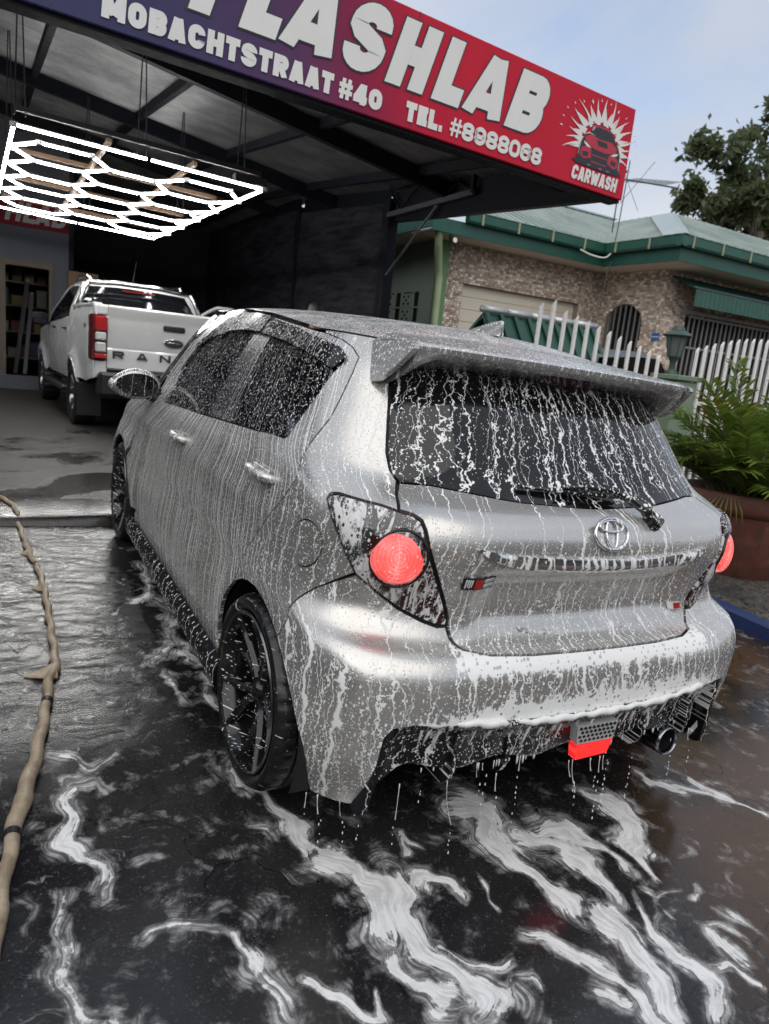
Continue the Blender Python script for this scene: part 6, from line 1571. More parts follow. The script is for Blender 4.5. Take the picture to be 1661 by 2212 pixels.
# ---- rear wiper
def wiper():
    def at(S, V, l): return Vector(on_hatch(S, V, l)[0])
    m = MB(); m.tube([at(-.222, .915, .012), at(-.215, .935, .03), at(-.19, .975, .034), at(-.12, 1.008, .034), at(0.0, 1.018, .030), at(.12, 1.018, .028)], [.020, .021, .018, .013, .009, .006], 8)
    o = m.build('wiper_arm', 'foam_black', CAR, smooth=True); foamed(o, 1.2)
    m = MB(); m.tube([at(-.17, .998, .012), at(-.05, 1.005, .012), at(.10, 1.013, .012), at(.30, 1.020, .012)], [.006, .009, .009, .005], 6)
    b = m.build('wiper_blade', 'foam_black', o, smooth=True); foamed(b, 1.2)
    m = MB(); c, n = on_hatch(-.228, .905, 0); n = Vector(n); m.tube([Vector(c), Vector(c) + n * .03], [.026, .022], 14); b = m.build('wiper_hub', 'foam_black', o, smooth=True, sharp=40); foamed(b, 1.0)
wiper()
# ---- door handles
for sgn in (-1, 1):
    for (y, z, x) in ((1.78, .885, .852), (.735, .968, .846)):
        m = MB(); m.tube([(sgn * (x - .012), y - .10, z), (sgn * (x + .018), y - .075, z + .002), (sgn * (x + .026), y, z + .002), (sgn * (x + .020), y + .07, z), (sgn * (x - .012), y + .10, z)], [.012, .017, .018, .016, .012], 10)
        o = m.build('door_handle', 'foam_side', CAR, smooth=True); foamed(o, 1.0, 'side')
        m = MB(); m.box((sgn * (x + .002), y, z - .005), (.006, .15, .055), bev=.003); c = m.build('handle_cup', 'foam_side', o); foamed(c, 1.0, 'side')
# ---- mirrors
def mirror(sgn):
    vs = []; fs = []; nu, nv = 28, 14
    for j in range(nv + 1):
        ph = pi * j / nv                      # from the front tip to the back opening
        for i in range(nu):
            th = 2 * pi * i / nu
            yy = .075 * cos(ph); rr = sin(ph) ** .75 if 0 < j < nv else 0
            if yy < -.02: yy = -.02 - (-.02 - yy) * .35; rr = max(rr, .9 if j < nv else 0)
            ex = .128 * np.sign(cos(th)) * abs(cos(th)) ** .9; ez = .078 * np.sign(sin(th)) * abs(sin(th)) ** .9
            if cos(th) < 0: ez *= 1 - .45 * abs(cos(th)) ** 1.5; ez += .01 * cos(th)
            vs.append((sgn * (-1) * (ex * rr) * -1 * -1 if False else (ex * rr) * (1 if sgn < 0 else -1), yy, ez * rr))
    for j in range(nv):
        for i in range(nu): fs.append((j * nu + i, j * nu + (i + 1) % nu, (j + 1) * nu + (i + 1) % nu, (j + 1) * nu + i))
    o = MB().add([(x + sgn * .925, y + 2.50, z + 1.018) for x, y, z in vs], fs).build('door_mirror', 'foam_side', CAR, smooth=True); foamed(o, 1.0, 'rear')
    m = MB(); pl = []
    for t in np.linspace(0, 2 * pi, 33)[:-1]:
        ex = .104 * np.sign(cos(t)) * abs(cos(t)) ** .85; ez = .058 * np.sign(sin(t)) * abs(sin(t)) ** .85
        if cos(t) < 0: ez *= 1 - .35 * abs(cos(t)) ** 1.5
        pl.append((ex * (1 if sgn < 0 else -1), ez))
    m.prism(pl, lambda p, d: (p[0] + sgn * .920, 2.459 - d, p[1] + 1.018), .006)
    q = m.build('mirror_glass', 'foam_sideglass', o); foamed(q, .8, 'rear', .3)
    m = MB(); m.tube([(sgn * .80, 2.49, .965), (sgn * .86, 2.49, .975), (sgn * .90, 2.49, .985)], [.045, .03, .026], 10)
    q = m.build('mirror_foot', 'foam_black', o, smooth=True); foamed(q, .6, 'rear')
for sgn in (-1, 1): mirror(sgn)
# ---- side skirts
for sgn in (-1, 1):
    m = MB(); ys = np.linspace(.93, 2.80, 24); prof = [(.838, .232), (.858, .215), (.866, .19), (.864, .142), (.852, .128), (.80, .128)]
    vs = [(sgn * x, y, z) for y in ys for x, z in prof]; n = len(prof); fs = [(i * n + k, i * n + k + 1, (i + 1) * n + k + 1, (i + 1) * n + k) for i in range(23) for k in range(n - 1)]
    fs += [tuple(range(n)), tuple(23 * n + k for k in range(n))[::-1]]
    m.add(vs, fs); o = m.build('side_skirt', 'foam_skirt', CAR, smooth=True, sharp=30); foamed(o, 1.3, 'side')
# ---- rear diffuser
def diffuser():
    xs = np.linspace(-.665, .665, 61); vs = []; fs = []
    def lipz(a): return np.interp(a, [0, .24, .48, .62, .655, .67], [.448, .453, .470, .474, .455, .40])
    for x in xs:
        a = abs(x); yb = .004 + .07 * (a / .66) ** 4; zt = lipz(a); e = float(_sm(.58, .66, np.array(a)))
        zb = .300 - .055 * e + .012 * cos(a * 22) * (1 - e)
        vs += [(x, yb + .03, zt + .010), (x, yb - .012, zt + .006), (x, yb - .020, zt - .006), (x, yb - .012, zt - .022), (x, yb + .020, zt - .036), (x, yb + .045, (zt + zb) / 2 - .01), (x, yb + .040, zb + .015), (x, yb + .05, zb), (x, yb + .3, zb - .01)]
    n = 9
    for i in range(len(xs) - 1):
        for k in range(n - 1): fs.append((i * n + k, i * n + k + 1, (i + 1) * n + k + 1, (i + 1) * n + k))
    o = MB().add(vs, fs).build('diffuser', 'foam_black', CAR, smooth=True, sharp=50); foamed(o, 1.15)
    for x in (-.46, -.27, .30, .52):             # fins
        m = MB(); pl = smooth_poly([(.015, .42), (.0, .36), (-.005, .29), (.02, .245), (.07, .235), (.20, .25), (.24, .33)], .02)
        m.prism([tuple(p) for p in pl], lambda p, d: (x + d, p[0] + .045, p[1] + .005), .014)
        f = m.build('diffuser_fin', 'foam_black', o); foamed(f, 1.3)
    for sgn in (-1, 1):                          # black cheek inlay beside the cheek edge
        m = MB(); pl = [(.0, .45), (.03, .46), (.06, .40), (.10, .20), (.05, .175), (.02, .19)]
        m.prism(pl, lambda p, d: (sgn * (.655 + .035 * (.46 - p[1]) / .28 + d), p[0] + .055, p[1]), .02)
        f = m.build('diffuser_cheek', 'foam_black', o); foamed(f, .8)
    r = random.Random(31); seg = []; lips = []
    for x in np.linspace(-.60, .655, 150):
        a = abs(x); gap = sin(x * 37) + sin(x * 61 + 1) + .8 * sin(x * 97 + 2) > (2.0 if x > -.3 else 1.1)
        if gap:
            if len(seg) > 3: lips.append(seg)
            seg = []
        else: seg.append((x, .004 + .07 * (a / .66) ** 4 - .018, float(lipz(a)) + .002 + .003 * sin(x * 83), .0085 + .002 * sin(x * 29) + .0025 * r.random()))
    if len(seg) > 3: lips.append(seg)
    for sg in lips:
        m = MB(); k = len(sg); m.tube([p[:3] for p in sg], [p[3] * min(1, .35 + .4 * min(i, k - 1 - i)) for i, p in enumerate(sg)], 8); m.build('foam_bead', 'foam_white', o, True)
        for p in sg[::3]:
            if r.random() < .55:
                L = r.uniform(.02, .10); w = r.uniform(.002, .0055); bend = r.uniform(-.012, .012)
                m = MB(); m.tube([(p[0] + bend * t, p[1] + .004 + .022 * t, p[2] - L * t) for t in (0, .33, .66, 1)], [w * 1.3, w, w * .8, w * .5], 6); m.build('foam_run', 'foam_white', o, True)
    # mesh insert with the lit fog lamp below
    cx = .025
    m = MB(); m.prism([(-.085, .41), (.085, .41), (.075, .352), (-.075, .352)], lambda p, d: (cx + p[0], -.012 + (.41 - p[1]) * -.05 + d, p[1]), .03)
    f = m.build('mesh_insert', 'mesh_grey', CAR)
    for j in range(4):
        for i in range(9 - (j % 2)):
            x = cx - .07 + .0175 * i + .00875 * (j % 2)
            q = MB().prism([(-.007, 0), (0, .006), (.007, 0), (0, -.005)], lambda p, d: (x + p[0], -.0155 + d, .402 - .0135 * j + p[1]), .004).build('mesh_hole', 'hull_black', f)
    m = MB(); m.prism([(-.076, .346), (.076, .350), (.064, .302), (-.066, .298)], lambda p, d: (cx + p[0], -.014 + d, p[1]), .03)
    m.build('fog_lamp', 'lamp_fog', o)
diffuser()
# ---- exhaust
def exhaust():
    M = Matrix.Translation((.462, .045, .245)) @ Matrix.Rotation(radians(84), 4, 'X')
    m = MB(); m.lathe([(.037, 0), (.041, .004), (.042, .02), (.041, .05)], 28, M); m.lathe([(.037, 0), (.036, -.0), (.034, -.10)], 28, M)
    M2 = Matrix.Translation((.462, .045, .245)) @ Matrix.Rotation(radians(-96), 4, 'X')
    m = MB(); m.lathe([(.042, .012), (.0425, .0), (.046, -.004), (.051, .0), (.0515, .008)], 28, M2)
    o = m.build('exhaust', 'burnt_tip', CAR, smooth=True, sharp=50)
    m = MB(); m.lathe([(.0515, .008), (.052, .02), (.051, .05), (.050, .16), (.042, .20), (.03, .5)], 24, M2); m.build('exhaust_pipe', 'steel_pipe', o, smooth=True, sharp=40)
    m = MB(); m.lathe([(.0, .08), (.042, .08), (.042, .012)], 20, M2); m.build('exhaust_bore', 'hull_black', o)
exhaust()
# ---- wheels
foam_mat('foam_tyre', (.009, .009, .009), 0.0, .33, 0.0, lines=((9, .0028, .35, .03),), dots=((95, .34, .22), (200, .4, .2)), beads=False)
foam_mat('foam_rim', (.010, .010, .011), 0.0, .12, 0.0, lines=((10, .0012, .25, .05),), dots=((80, .34, .20), (160, .42, .18)), beads=False)
def wheel(name):
    """axis along x, outer face towards -x, hub at the origin"""
    W = empty(name); W.parent = CAR
    n = 180; RT = .300
    prof = [(.249, -.098, 0), (.256, -.104, 0), (.270, -.108, 0), (.283, -.104, 0), (.291, -.093, 1), (.297, -.080, 1), (.299, -.056, 1), (.2995, -.054, 2), (.2915, -.050, 2), (.2915, -.044, 2), (.2995, -.040, 2), (.300, -.014, 3), (.2915, -.011, 3), (.2915, -.004, 3), (.300, 0, 3), (.300, .03, 3), (.2915, .034, 2), (.2915, .04, 2), (.299, .044, 1), (.297, .08, 1), (.283, .104, 0), (.26, .104, 0), (.249, .098, 0)]
    vs = []; fs = []
    for i in range(n):
        th = 2 * pi * i / n
        for (r, x, k) in prof:
            rr = r + .004
            if k == 1 and i % 5 == 0: rr -= .0045           # shoulder grooves
            if k in (2, 3) and (i + (2 if x > 0 else 0)) % 10 == 0 and rr > .295: rr -= .003
            vs.append((x, rr * cos(th), rr * sin(th)))
    m = len(prof)
    for i in range(n):
        j = (i + 1) % n
        for k in range(m - 1): fs.append((i * m + k, i * m + k + 1, j * m + k + 1, j * m + k))
    t = MB().add(vs, fs).build('tyre', 'foam_tyre', W, smooth=True, sharp=28); foamed(t, .8, 'wheel')
    Mx = Matrix.Rotation(radians(-90), 4, 'Y')                # lathe z -> -x
    m = MB(); m.lathe([(.238, .104), (.246, .108), (.2505, .104), (.2505, .094)], 72, Mx)
    r0 = m.build('rim_edge', 'rim_lip', W, smooth=True, sharp=40)
    m = MB(); m.lathe([(.243, .107), (.236, .100), (.226, .06), (.215, -.06), (.225, -.10), (.249, -.104)], 72, Mx); m.lathe([(0, -.03), (.21, -.03)], 36, Mx)
    r = m.build('rim', 'foam_rim', W, smooth=True, sharp=40); foamed(r, 1.0, 'wheel')
    for k in range(5):                                       # split spokes
        a0 = 2 * pi * k / 5 + .62
        for s in (-1, 1):
            pts = []
            for q in np.linspace(0, 1, 9):
                rad = .035 + .202 * q; an = a0 + s * (.10 + .24 * q ** 1.6) ; x = -.060 - .040 * q ** 2
                pts.append((x, rad * cos(an), rad * sin(an), .017 - .007 * q))
            mm = MB()
            vv = []; ff = []
            for (x, y, z, w) in pts:
                rd = math.hypot(y, z); ty, tz = -z / rd, y / rd
                vv += [(x - .006, y - ty * w * .45, z - tz * w * .45), (x - .006, y + ty * w * .45, z + tz * w * .45), (x + .008, y + ty * w, z + tz * w), (x + .03, y + ty * w * .9, z + tz * w * .9), (x + .03, y - ty * w * .9, z - tz * w * .9), (x + .008, y - ty * w, z - tz * w)]
            for i in range(len(pts) - 1):
                for q in range(6): ff.append((i * 6 + q, i * 6 + (q + 1) % 6, (i + 1) * 6 + (q + 1) % 6, (i + 1) * 6 + q))
            ff += [tuple(range(6)), tuple(48 + q for q in range(6))[::-1]]
            sp = mm.add(vv, ff).build('spoke', 'foam_rim', r, smooth=True, sharp=30); foamed(sp, 1.0, 'wheel')
    m = MB(); m.lathe([(0, .074), (.024, .074), (.030, .068), (.033, .058), (.06, .05), (.062, .03)], 24, Mx)
    h = m.build('hub_cap', 'foam_rim', r, smooth=True, sharp=40); foamed(h, .8, 'wheel')
    for k in range(5):
        a = 2 * pi * k / 5; m = MB(); m.tube([(-.046, .048 * cos(a), .048 * sin(a)), (-.060, .048 * cos(a), .048 * sin(a))], .008, 6); m.build('wheel_nut', 'steel_pipe', r)
    m = MB(); m.lathe([(.0, .0), (.14, .0), (.14, -.02), (0, -.02)], 32, Mx); m.build('brake_disc', 'steel_pipe', W, smooth=True, sharp=40)
    for ch in list(r.children): ch.parent = W
    return W
wh = wheel('rear_wheel'); wh.location = (-.762, .592, .302); wh.scale = (1.08, 1, 1)
for nm, loc, rz in (('rear_wheel', (.762, .592, .302), pi), ('front_wheel', (-.752, 3.11, .302), 0.0), ('front_wheel', (.752, 3.11, .302), pi)):
    c = copy_tree(wh, CAR); c.name = nm; c.location = loc; c.rotation_euler = (radians(23 * (nm[0] == 'f')), 0, rz)
# ------------------------------------------------------------------ white pickup in the bay (built in its own frame, rear face at y = 0)
plain('truck_white', (.66, .66, .65), .22, var=.05, scale=2, Coat_Weight=.6, Coat_Roughness=.05); plain('truck_black', (.012, .012, .013), .4); plain('truck_glass', (.006, .007, .009), .05)
plain('chrome', (.62, .62, .63), .15, 1.0); plain('lamp_red', (.35, .012, .015), .12, var=.15, scale=30); plain('lamp_clear', (.55, .54, .52), .12, var=.3, scale=25); plain('lamp_smoke', (.06, .008, .010), .12); plain('letter_dark', (.055, .05, .047), .35, .3)
TR = empty('pickup_truck', (.385, 7.22, 0), radians(2.3), 'white double-cab pickup truck parked under the hexagon light', 'pickup')
def tp(mb, name, mat, parent=None, smooth=False, sharp=None): return mb.build(name, mat, parent or TR, smooth, sharp)
def loft(name, secs, mat, parent=None, sharp=35, cap=True, closed=True):
    """secs: list of equal-length rings of points"""
    n = len(secs[0]); m = MB(); vs = [p for s in secs for p in s]; fs = []
    for i in range(len(secs) - 1):
        for k in range(n if closed else n - 1): fs.append((i * n + k, i * n + (k + 1) % n, (i + 1) * n + (k + 1) % n, (i + 1) * n + k))
    if cap: fs += [tuple(range(n))[::-1], tuple((len(secs) - 1) * n + k for k in range(n))]
    return tp(m.add(vs, fs), name, mat, parent, True, sharp)
# body sides as panels cut round the wheel arches; outline in (y, z), lifted to x by a profile
RA, FA = (1.20, .40), (4.45, .40)
def tside(y, z):
    x = np.interp(z, [.50, .62, .9, 1.15, 1.36, 1.46, 1.75, 1.84], [.86, .895, .915, .905, .885, .845, .70, .60])
    for c in (RA, FA):
        d = math.hypot(y - c[0], z - c[1]); x += .045 * math.exp(-((d - .45) / .07) ** 2)
    if y > 4.7: x -= .35 * ((y - 4.7) / .6) ** 2 * .5
    if y < .25: x -= .03 * ((.25 - y) / .25) ** 2
    return x
def tpanel(name, poly, mat, sgn, lift=0.0, grid=.06, parent=None, lip=.012):
    lp = resample(poly, .04); lo, hi = lp.min(0), lp.max(0); gx, gy = np.meshgrid(np.arange(lo[0], hi[0], grid), np.arange(lo[1], hi[1], grid)); gp = np.stack([gx.ravel(), gy.ravel()], 1); gp = gp[in_poly(gp, lp)]
    if len(gp): gp = gp[np.sqrt(((gp[:, None] - lp[None]) ** 2).sum(2)).min(1) > grid * .45]
    al = np.concatenate([lp, gp]) if len(gp) else lp; n = len(lp)
    r = geometry.delaunay_2d_cdt([Vector(p) for p in al], [(i, (i + 1) % n) for i in range(n)], [], 0, 1e-7)
    vs = np.array([(v.x, v.y) for v in r[0]]); tri = np.array(r[2]); tri = tri[in_poly(vs[tri].mean(1), lp)]
    V3 = [(sgn * (tside(y, z) + lift), y, z) for y, z in vs]; m = MB().add(V3, [tuple(int(i) for i in t) for t in tri])
    ed = {}
    for t in tri:
        for i in range(3): ed[(t[i], t[(i + 1) % 3])] = 1
    rim = [e for e in ed if (e[1], e[0]) not in ed]
    for a, b in rim:
        m.add([V3[a], V3[b], (V3[b][0] - sgn * lip, V3[b][1], V3[b][2]), (V3[a][0] - sgn * lip, V3[a][1], V3[a][2])], [(0, 1, 2, 3)])
    return m.build(name, mat, parent or TR, True, 30)
def archp(c, a0, a1, r=.42, n=14): return [(c[0] + r * cos(radians(a0 + (a1 - a0) * i / n)), c[1] + r * sin(radians(a0 + (a1 - a0) * i / n))) for i in range(n + 1)]
for s in (-1, 1):
    tpanel('bed_side', [(.0, 1.34), (.0, .66), (.35, .60)] + archp(RA, 150, 12)[0:] + [(1.62, .55), (1.62, 1.40), (.02, 1.46)], 'truck_white', s)
    if s < 0:
        tpanel('rear_door', [(1.64, .54), (2.56, .54), (2.56, 1.28), (1.72, 1.33), (1.64, 1.40)], 'truck_white', s); 
        tpanel('front_door', [(2.575, .54), (3.68, .54), (3.72, .70), (3.72, 1.22), (2.575, 1.28)], 'truck_white', s)
    else:
        tpanel('rear_door', [(1.64, .54), (2.56, .54), (2.56, 1.28), (1.72, 1.33), (1.64, 1.40)], 'truck_white', s)
    tpanel('front_wing', [(3.735, .60), (3.735, 1.20), (4.2, 1.19), (5.1, 1.08), (5.2, .85), (5.1, .55)] + archp(FA, 20, 165), 'truck_white', s)
    tpanel('cab_pillar', [(1.66, 1.42), (1.74, 1.345), (1.86, 1.44), (2.12, 1.74), (2.9, 1.76), (3.05, 1.72), (3.72, 1.24), (3.80, 1.22), (3.15, 1.79), (2.9, 1.83), (2.1, 1.82), (1.95, 1.74)], 'truck_white', s)
    tpanel('side_glass', [(1.80, 1.345), (2.55, 1.29), (2.55, 1.75), (2.12, 1.73), (1.9, 1.48)], 'truck_glass', s, -.004); 
    if s < 0: tpanel('side_glass', [(2.60, 1.29), (3.66, 1.24), (3.05, 1.70), (2.9, 1.745), (2.60, 1.75)], 'truck_glass', s, -.004)
    # arch lip, step, mud flap, rail, handles
    m = MB(); m.tube([(s * (tside(y, z) - .004), y, z) for y, z in archp(RA, 165, 8, .425)], .016, 6); tp(m, 'arch_trim', 'truck_white', None, True)
    m = MB(); m.box((s * .90, 2.75, .40), (.17, 2.0, .07), bev=.02); tp(m, 'side_step', 'truck_black')
    m = MB(); m.box((s * .80, .70, .36), (.28, .02, .40), bev=.005); tp(m, 'mud_flap', 'truck_black')
    m = MB(); m.tube([(s * .60, 1.95, 1.83), (s * .62, 2.1, 1.885), (s * .62, 2.7, 1.90), (s * .60, 3.05, 1.84)], [.02, .024, .024, .018], 8); tp(m, 'roof_rail', 'chrome', None, True)
    for yy in (1.95, 3.0):
        if s < 0 or yy < 2.5: m = MB(); m.tube([(s * (tside(yy, 1.17) - .01), yy - .1, 1.17), (s * (tside(yy, 1.17) + .03), yy, 1.175), (s * (tside(yy, 1.17) - .01), yy + .1, 1.17)], .016, 8); tp(m, 'door_handle', 'truck_black', None, True)
    m = MB(); m.tube([(s * .80, 1.58, 1.42), (s * .72, 1.72, 1.70), (s * .66, 1.74, 1.78)], .032, 10); tp(m, 'sports_bar', 'chrome', None, True)
    # tail lamp: red, clear, clear, red
    L = empty('tail_lamp', (s * .81, .03, .87)); L.parent = TR
    for (z0, z1, mt, nm) in ((.87, .93, 'lamp_red', 'lamp_segment'), (.935, 1.06, 'lamp_clear', 'lamp_segment'), (1.065, 1.17, 'lamp_clear', 'lamp_segment'), (1.175, 1.33, 'lamp_red', 'lamp_segment')):
        m = MB(); m.box((-s * .006, -.016, (z0 + z1) / 2 - .87), (.115 if mt == 'lamp_clear' else .135, .10, z1 - z0 - (.018 if mt == 'lamp_clear' else 0)), bev=.014); m.build(nm, mt, L)
    m = MB(); m.box((s * .02, .02, .23), (.17, .13, .50), bev=.02); m.build('lamp_housing', 'lamp_smoke', L)
    m = MB(); m.box((s * .79, .09, 1.40), (.16, .16, .12), bev=.02); tp(m, 'bed_corner', 'truck_white')
    m = MB(); m.box((s * .80, .10, .76), (.15, .16, .20), bev=.02); tp(m, 'bed_corner', 'truck_white')
    # badge on the bed side
    b_ = mesh_obj('four_by_four_badge', [(s * (tside(.42, z) + .004), y, z) for y, z in ((.34, 1.20), (.40, 1.20), (.40, 1.245), (.34, 1.245), (.43, 1.20), (.49, 1.20), (.49, 1.245), (.43, 1.245))], [(0, 1, 2, 3), (4, 5, 6, 7)], 'letter_dark', TR)
    # mirror
    m = MB(); m.box((s * 1.04, 3.56, 1.28), (.22, .11, .19), bev=.035); mr = tp(m, 'door_mirror', 'truck_black', None, True, 40); m = MB(); m.box((s * 1.04, 3.50, 1.28), (.17, .008, .14), bev=.003); m.build('mirror_glass', 'truck_glass', mr); m = MB(); m.tube([(s * .90, 3.58, 1.22), (s * .96, 3.57, 1.24)], .03, 8); m.build('mirror_arm', 'truck_black', mr)
# tailgate, bed, bumper
def gate():
    prof = [(.76, .03), (.78, .012), (.98, .008), (1.0, .020), (1.02, .012), (1.30, .010), (1.345, .0), (1.40, -.022), (1.44, -.028), (1.462, -.015), (1.465, .05)]
    xs = np.linspace(-.725, .725, 13); vs = [(x, y + .012 * (x / .72) ** 2, z) for x in xs for z, y in prof]; n = len(prof)
    fs = [(i * n + k, i * n + k + 1, (i + 1) * n + k + 1, (i + 1) * n + k) for i in range(12) for k in range(n - 1)]
    tg = tp(MB().add(vs, fs), 'tailgate', 'truck_white', None, True, 30)
    m = MB(); m.box((0, .0, 1.275), (.25, .03, .062), bev=.012); h = tp(m, 'tailgate_handle', 'truck_black', tg)
    m = MB(); m.lathe([(0, .014), (.105, .010), (.112, .0), (.0, .0)], 28, Matrix.Translation((0, .008, 1.11)) @ Matrix.Rotation(radians(90), 4, 'X') @ Matrix.Scale(.42, 4, (0, 1, 0))); e = tp(m, 'oval_badge', 'letter_dark', TR, True, 40)
    m = MB(); m.lathe([(.112, .0), (.116, .012), (.108, .014)], 28, Matrix.Translation((0, .008, 1.11)) @ Matrix.Rotation(radians(90), 4, 'X') @ Matrix.Scale(.42, 4, (0, 1, 0))); tp(m, 'badge_ring', 'chrome', e, True, 40)
    line_ = [(-.045, .0), (.05, .0)]
    m = MB(); m.tube([(-.07, -.008, 1.108), (-.045, -.008, 1.125), (-.03, -.008, 1.10), (.0, -.008, 1.118), (.03, -.008, 1.10), (.06, -.008, 1.122)], .006, 5); tp(m, 'badge_script', 'chrome', e)
    for ch, x in zip('RANGER', (-.675, -.415, -.155, .08, .34, .60)): letter(ch, 'tailgate_letter', x, .885, .125, .085, .026, lambda u, v, d: (u, .004 - d, v), .004, 'letter_dark', tg)
gate()
bxx = lambda nm, c, sz, mt, b=.0, par=None: tp(MB().box(c, sz, bev=b), nm, mt, par)
bm_ = bxx('rear_bumper', (0, -.02, .60), (1.66, .22, .26), 'truck_black', .03); bxx('bumper_step', (0, -.09, .735), (1.0, .14, .03), 'truck_black', .008, bm_); bxx('tow_bar', (0, -.10, .46), (.5, .10, .08), 'truck_black', .01)
bxx('bed_floor', (0, .85, .72), (1.6, 1.5, .05), 'truck_black'); bxx('bed_liner', (0, .85, 1.39), (1.62, 1.5, .03), 'truck_black', .01)
for s in (-1, 1): bxx('bed_rail', (s * .82, .85, 1.455), (.10, 1.55, .045), 'truck_white', .015)
bxx('chassis', (0, 2.6, .52), (1.5, 4.6, .16), 'truck_black'); bxx('axle', (0, 1.2, .38), (1.5, .12, .12), 'truck_black', .02); bxx('cab_floor', (0, 2.65, .62), (1.66, 2.0, .06), 'truck_black')
# cab back, rear window, roof, windscreen, bonnet
def cabbox():
    q = lambda y, z, w: [(-w, y, z), (w, y, z)]
    m = MB(); m.add([(-.84, 1.64, 1.36), (.84, 1.64, 1.36), (.70, 1.93, 1.79), (-.70, 1.93, 1.79)], [(0, 1, 2, 3)]); m.add([(-.86, 1.63, .7), (.86, 1.63, .7), (.84, 1.64, 1.36), (-.84, 1.64, 1.36)], [(0, 1, 2, 3)]); tp(m, 'cab_back', 'truck_white')
    m = MB(); P = smooth_poly([(-.70, 1.42), (.0, 1.40), (.70, 1.42), (.755, 1.46), (.64, 1.715), (.58, 1.75), (.0, 1.77), (-.58, 1.75), (-.64, 1.715), (-.755, 1.46)], .05)
    f = lambda p, d: (p[0], 1.64 + (p[1] - 1.36) * .29 / .43 - .012 + d, p[1]); m.prism([tuple(p) for p in P], f, .01); rw = tp(m, 'rear_window', 'truck_glass')
    m = MB(); m.box((0, 1.64 + (1.735 - 1.36) * .29 / .43 - .03, 1.735), (.44, .012, .022)); tp(m, 'brake_light', 'lamp_red', rw)
    secs = []
    for (y, zc, w, ze) in ((1.90, 1.765, .66, 1.745), (1.96, 1.825, .66, 1.79), (2.2, 1.855, .68, 1.815), (2.7, 1.86, .68, 1.82), (3.0, 1.83, .66, 1.79), (3.1, 1.79, .64, 1.76)):
        secs.append([(-w, y, ze - .03), (-w * .95, y, ze), (-w * .6, y, zc - .008), (0, y, zc), (w * .6, y, zc - .008), (w * .95, y, ze), (w, y, ze - .03)])
    loft('cab_roof', secs, 'truck_white', None, 50, True, True)
    m = MB(); m.add([(-.66, 3.08, 1.78), (.66, 3.08, 1.78), (.80, 3.78, 1.22), (-.80, 3.78, 1.22)], [(0, 1, 2, 3)]); tp(m, 'windscreen', 'truck_glass')
    secs = [[(-.80, y, z - .10), (-.72, y, z), (-.3, y, z + .05), (.3, y, z + .05), (.72, y, z), (.80, y, z - .10)] for y, z in ((3.76, 1.20), (4.3, 1.20), (4.9, 1.14), (5.2, 1.0), (5.28, .85), (5.3, .5))]
    loft('bonnet', secs, 'truck_white', None, 40, True, True)
    m = MB(); m.tube([(-.66, 1.74, 1.78), (-.3, 1.77, 1.815), (.3, 1.77, 1.815), (.66, 1.74, 1.78)], .032, 10); tp(m, 'sports_bar', 'chrome', None, True)
    m = MB(); m.tube([(-.02, 2.15, 1.85), (-.02, 2.05, 2.02), (-.01, 2.0, 2.14)], [.008, .005, .003], 6); tp(m, 'roof_aerial', 'truck_black')
cabbox()
# passenger door standing open on the far side
def open_door():
    O = empty('open_door', (.90, 3.70, .54)); O.parent = TR; O.rotation_euler = (0, 0, radians(68))
    m = MB(); m.prism([(0, 0), (0, .68), (-1.1, .74), (-1.12, .1), (-1.05, 0)], lambda p, d: (d, p[0], p[1]), .09); m.build('door_skin', 'truck_white', O)
    fr = smooth_poly([(-.03, .69), (-.66, 1.16), (-.86, 1.215), (-1.04, 1.20), (-1.10, 1.12), (-1.11, .74)], .04, False, keep=(0, 5))
    m = MB(); m.tube([(.045, p[0], p[1]) for p in fr], .030, 8); m.build('window_frame', 'truck_white', O, True)
    m = MB(); m.prism([(-.06, .69)] + [tuple(p) for p in fr] + [(-1.10, .72)], lambda p, d: (.042 + d, p[0], p[1]), .006); m.build('door_glass', 'truck_glass', O)
open_door()
# wheels
def twheel(name, loc, rz_):
    Wt = empty(name, loc, rz_); Wt.parent = TR; Mx = Matrix.Rotation(radians(-90), 4, 'Y')
    n = 96; prof = [(.245, -.12, 0), (.27, -.135, 0), (.33, -.138, 0), (.375, -.118, 1), (.388, -.09, 1), (.39, 0, 1), (.388, .09, 1), (.375, .118, 1), (.33, .135, 0), (.245, .12, 0)]; vs = []; k = len(prof)
    for i in range(n):
        th = 2 * pi * i / n
        for r, x, q in prof: rr = r - (.012 if q and i % 4 == 0 else 0); vs.append((x, rr * cos(th), rr * sin(th)))
    MB().add(vs, [(i * k + j, i * k + j + 1, ((i + 1) % n) * k + j + 1, ((i + 1) % n) * k + j) for i in range(n) for j in range(k - 1)]).build('tyre', 'rubber', Wt, True, 30)
    m = MB(); m.lathe([(.25, .115), (.24, .105), (.225, .03), (.225, -.1), (.245, -.12)], 48, Mx); m.lathe([(0, .02), (.225, .02)], 24, Mx); r = m.build('rim', 'rim_lip', Wt, True, 40)
    for a in range(6):
        an = 2 * pi * a / 6; m = MB(); m.beam((-.07, .03 * cos(an), .03 * sin(an)), (-.105, .235 * cos(an), .235 * sin(an)), .065, .03, up=(-1, 0, 0), bev=.008); m.build('spoke', 'rim_lip', r)
    MB().lathe([(0, .085), (.05, .08), (.06, .05)], 16, Mx).build('hub_cap', 'truck_black', r, True)
    for ch in list(r.children): ch.parent = Wt
for c in (RA, FA):
    twheel('wheel', (-.80, c[0], .39), 0.0); twheel('wheel', (.80, c[0], .39), pi)
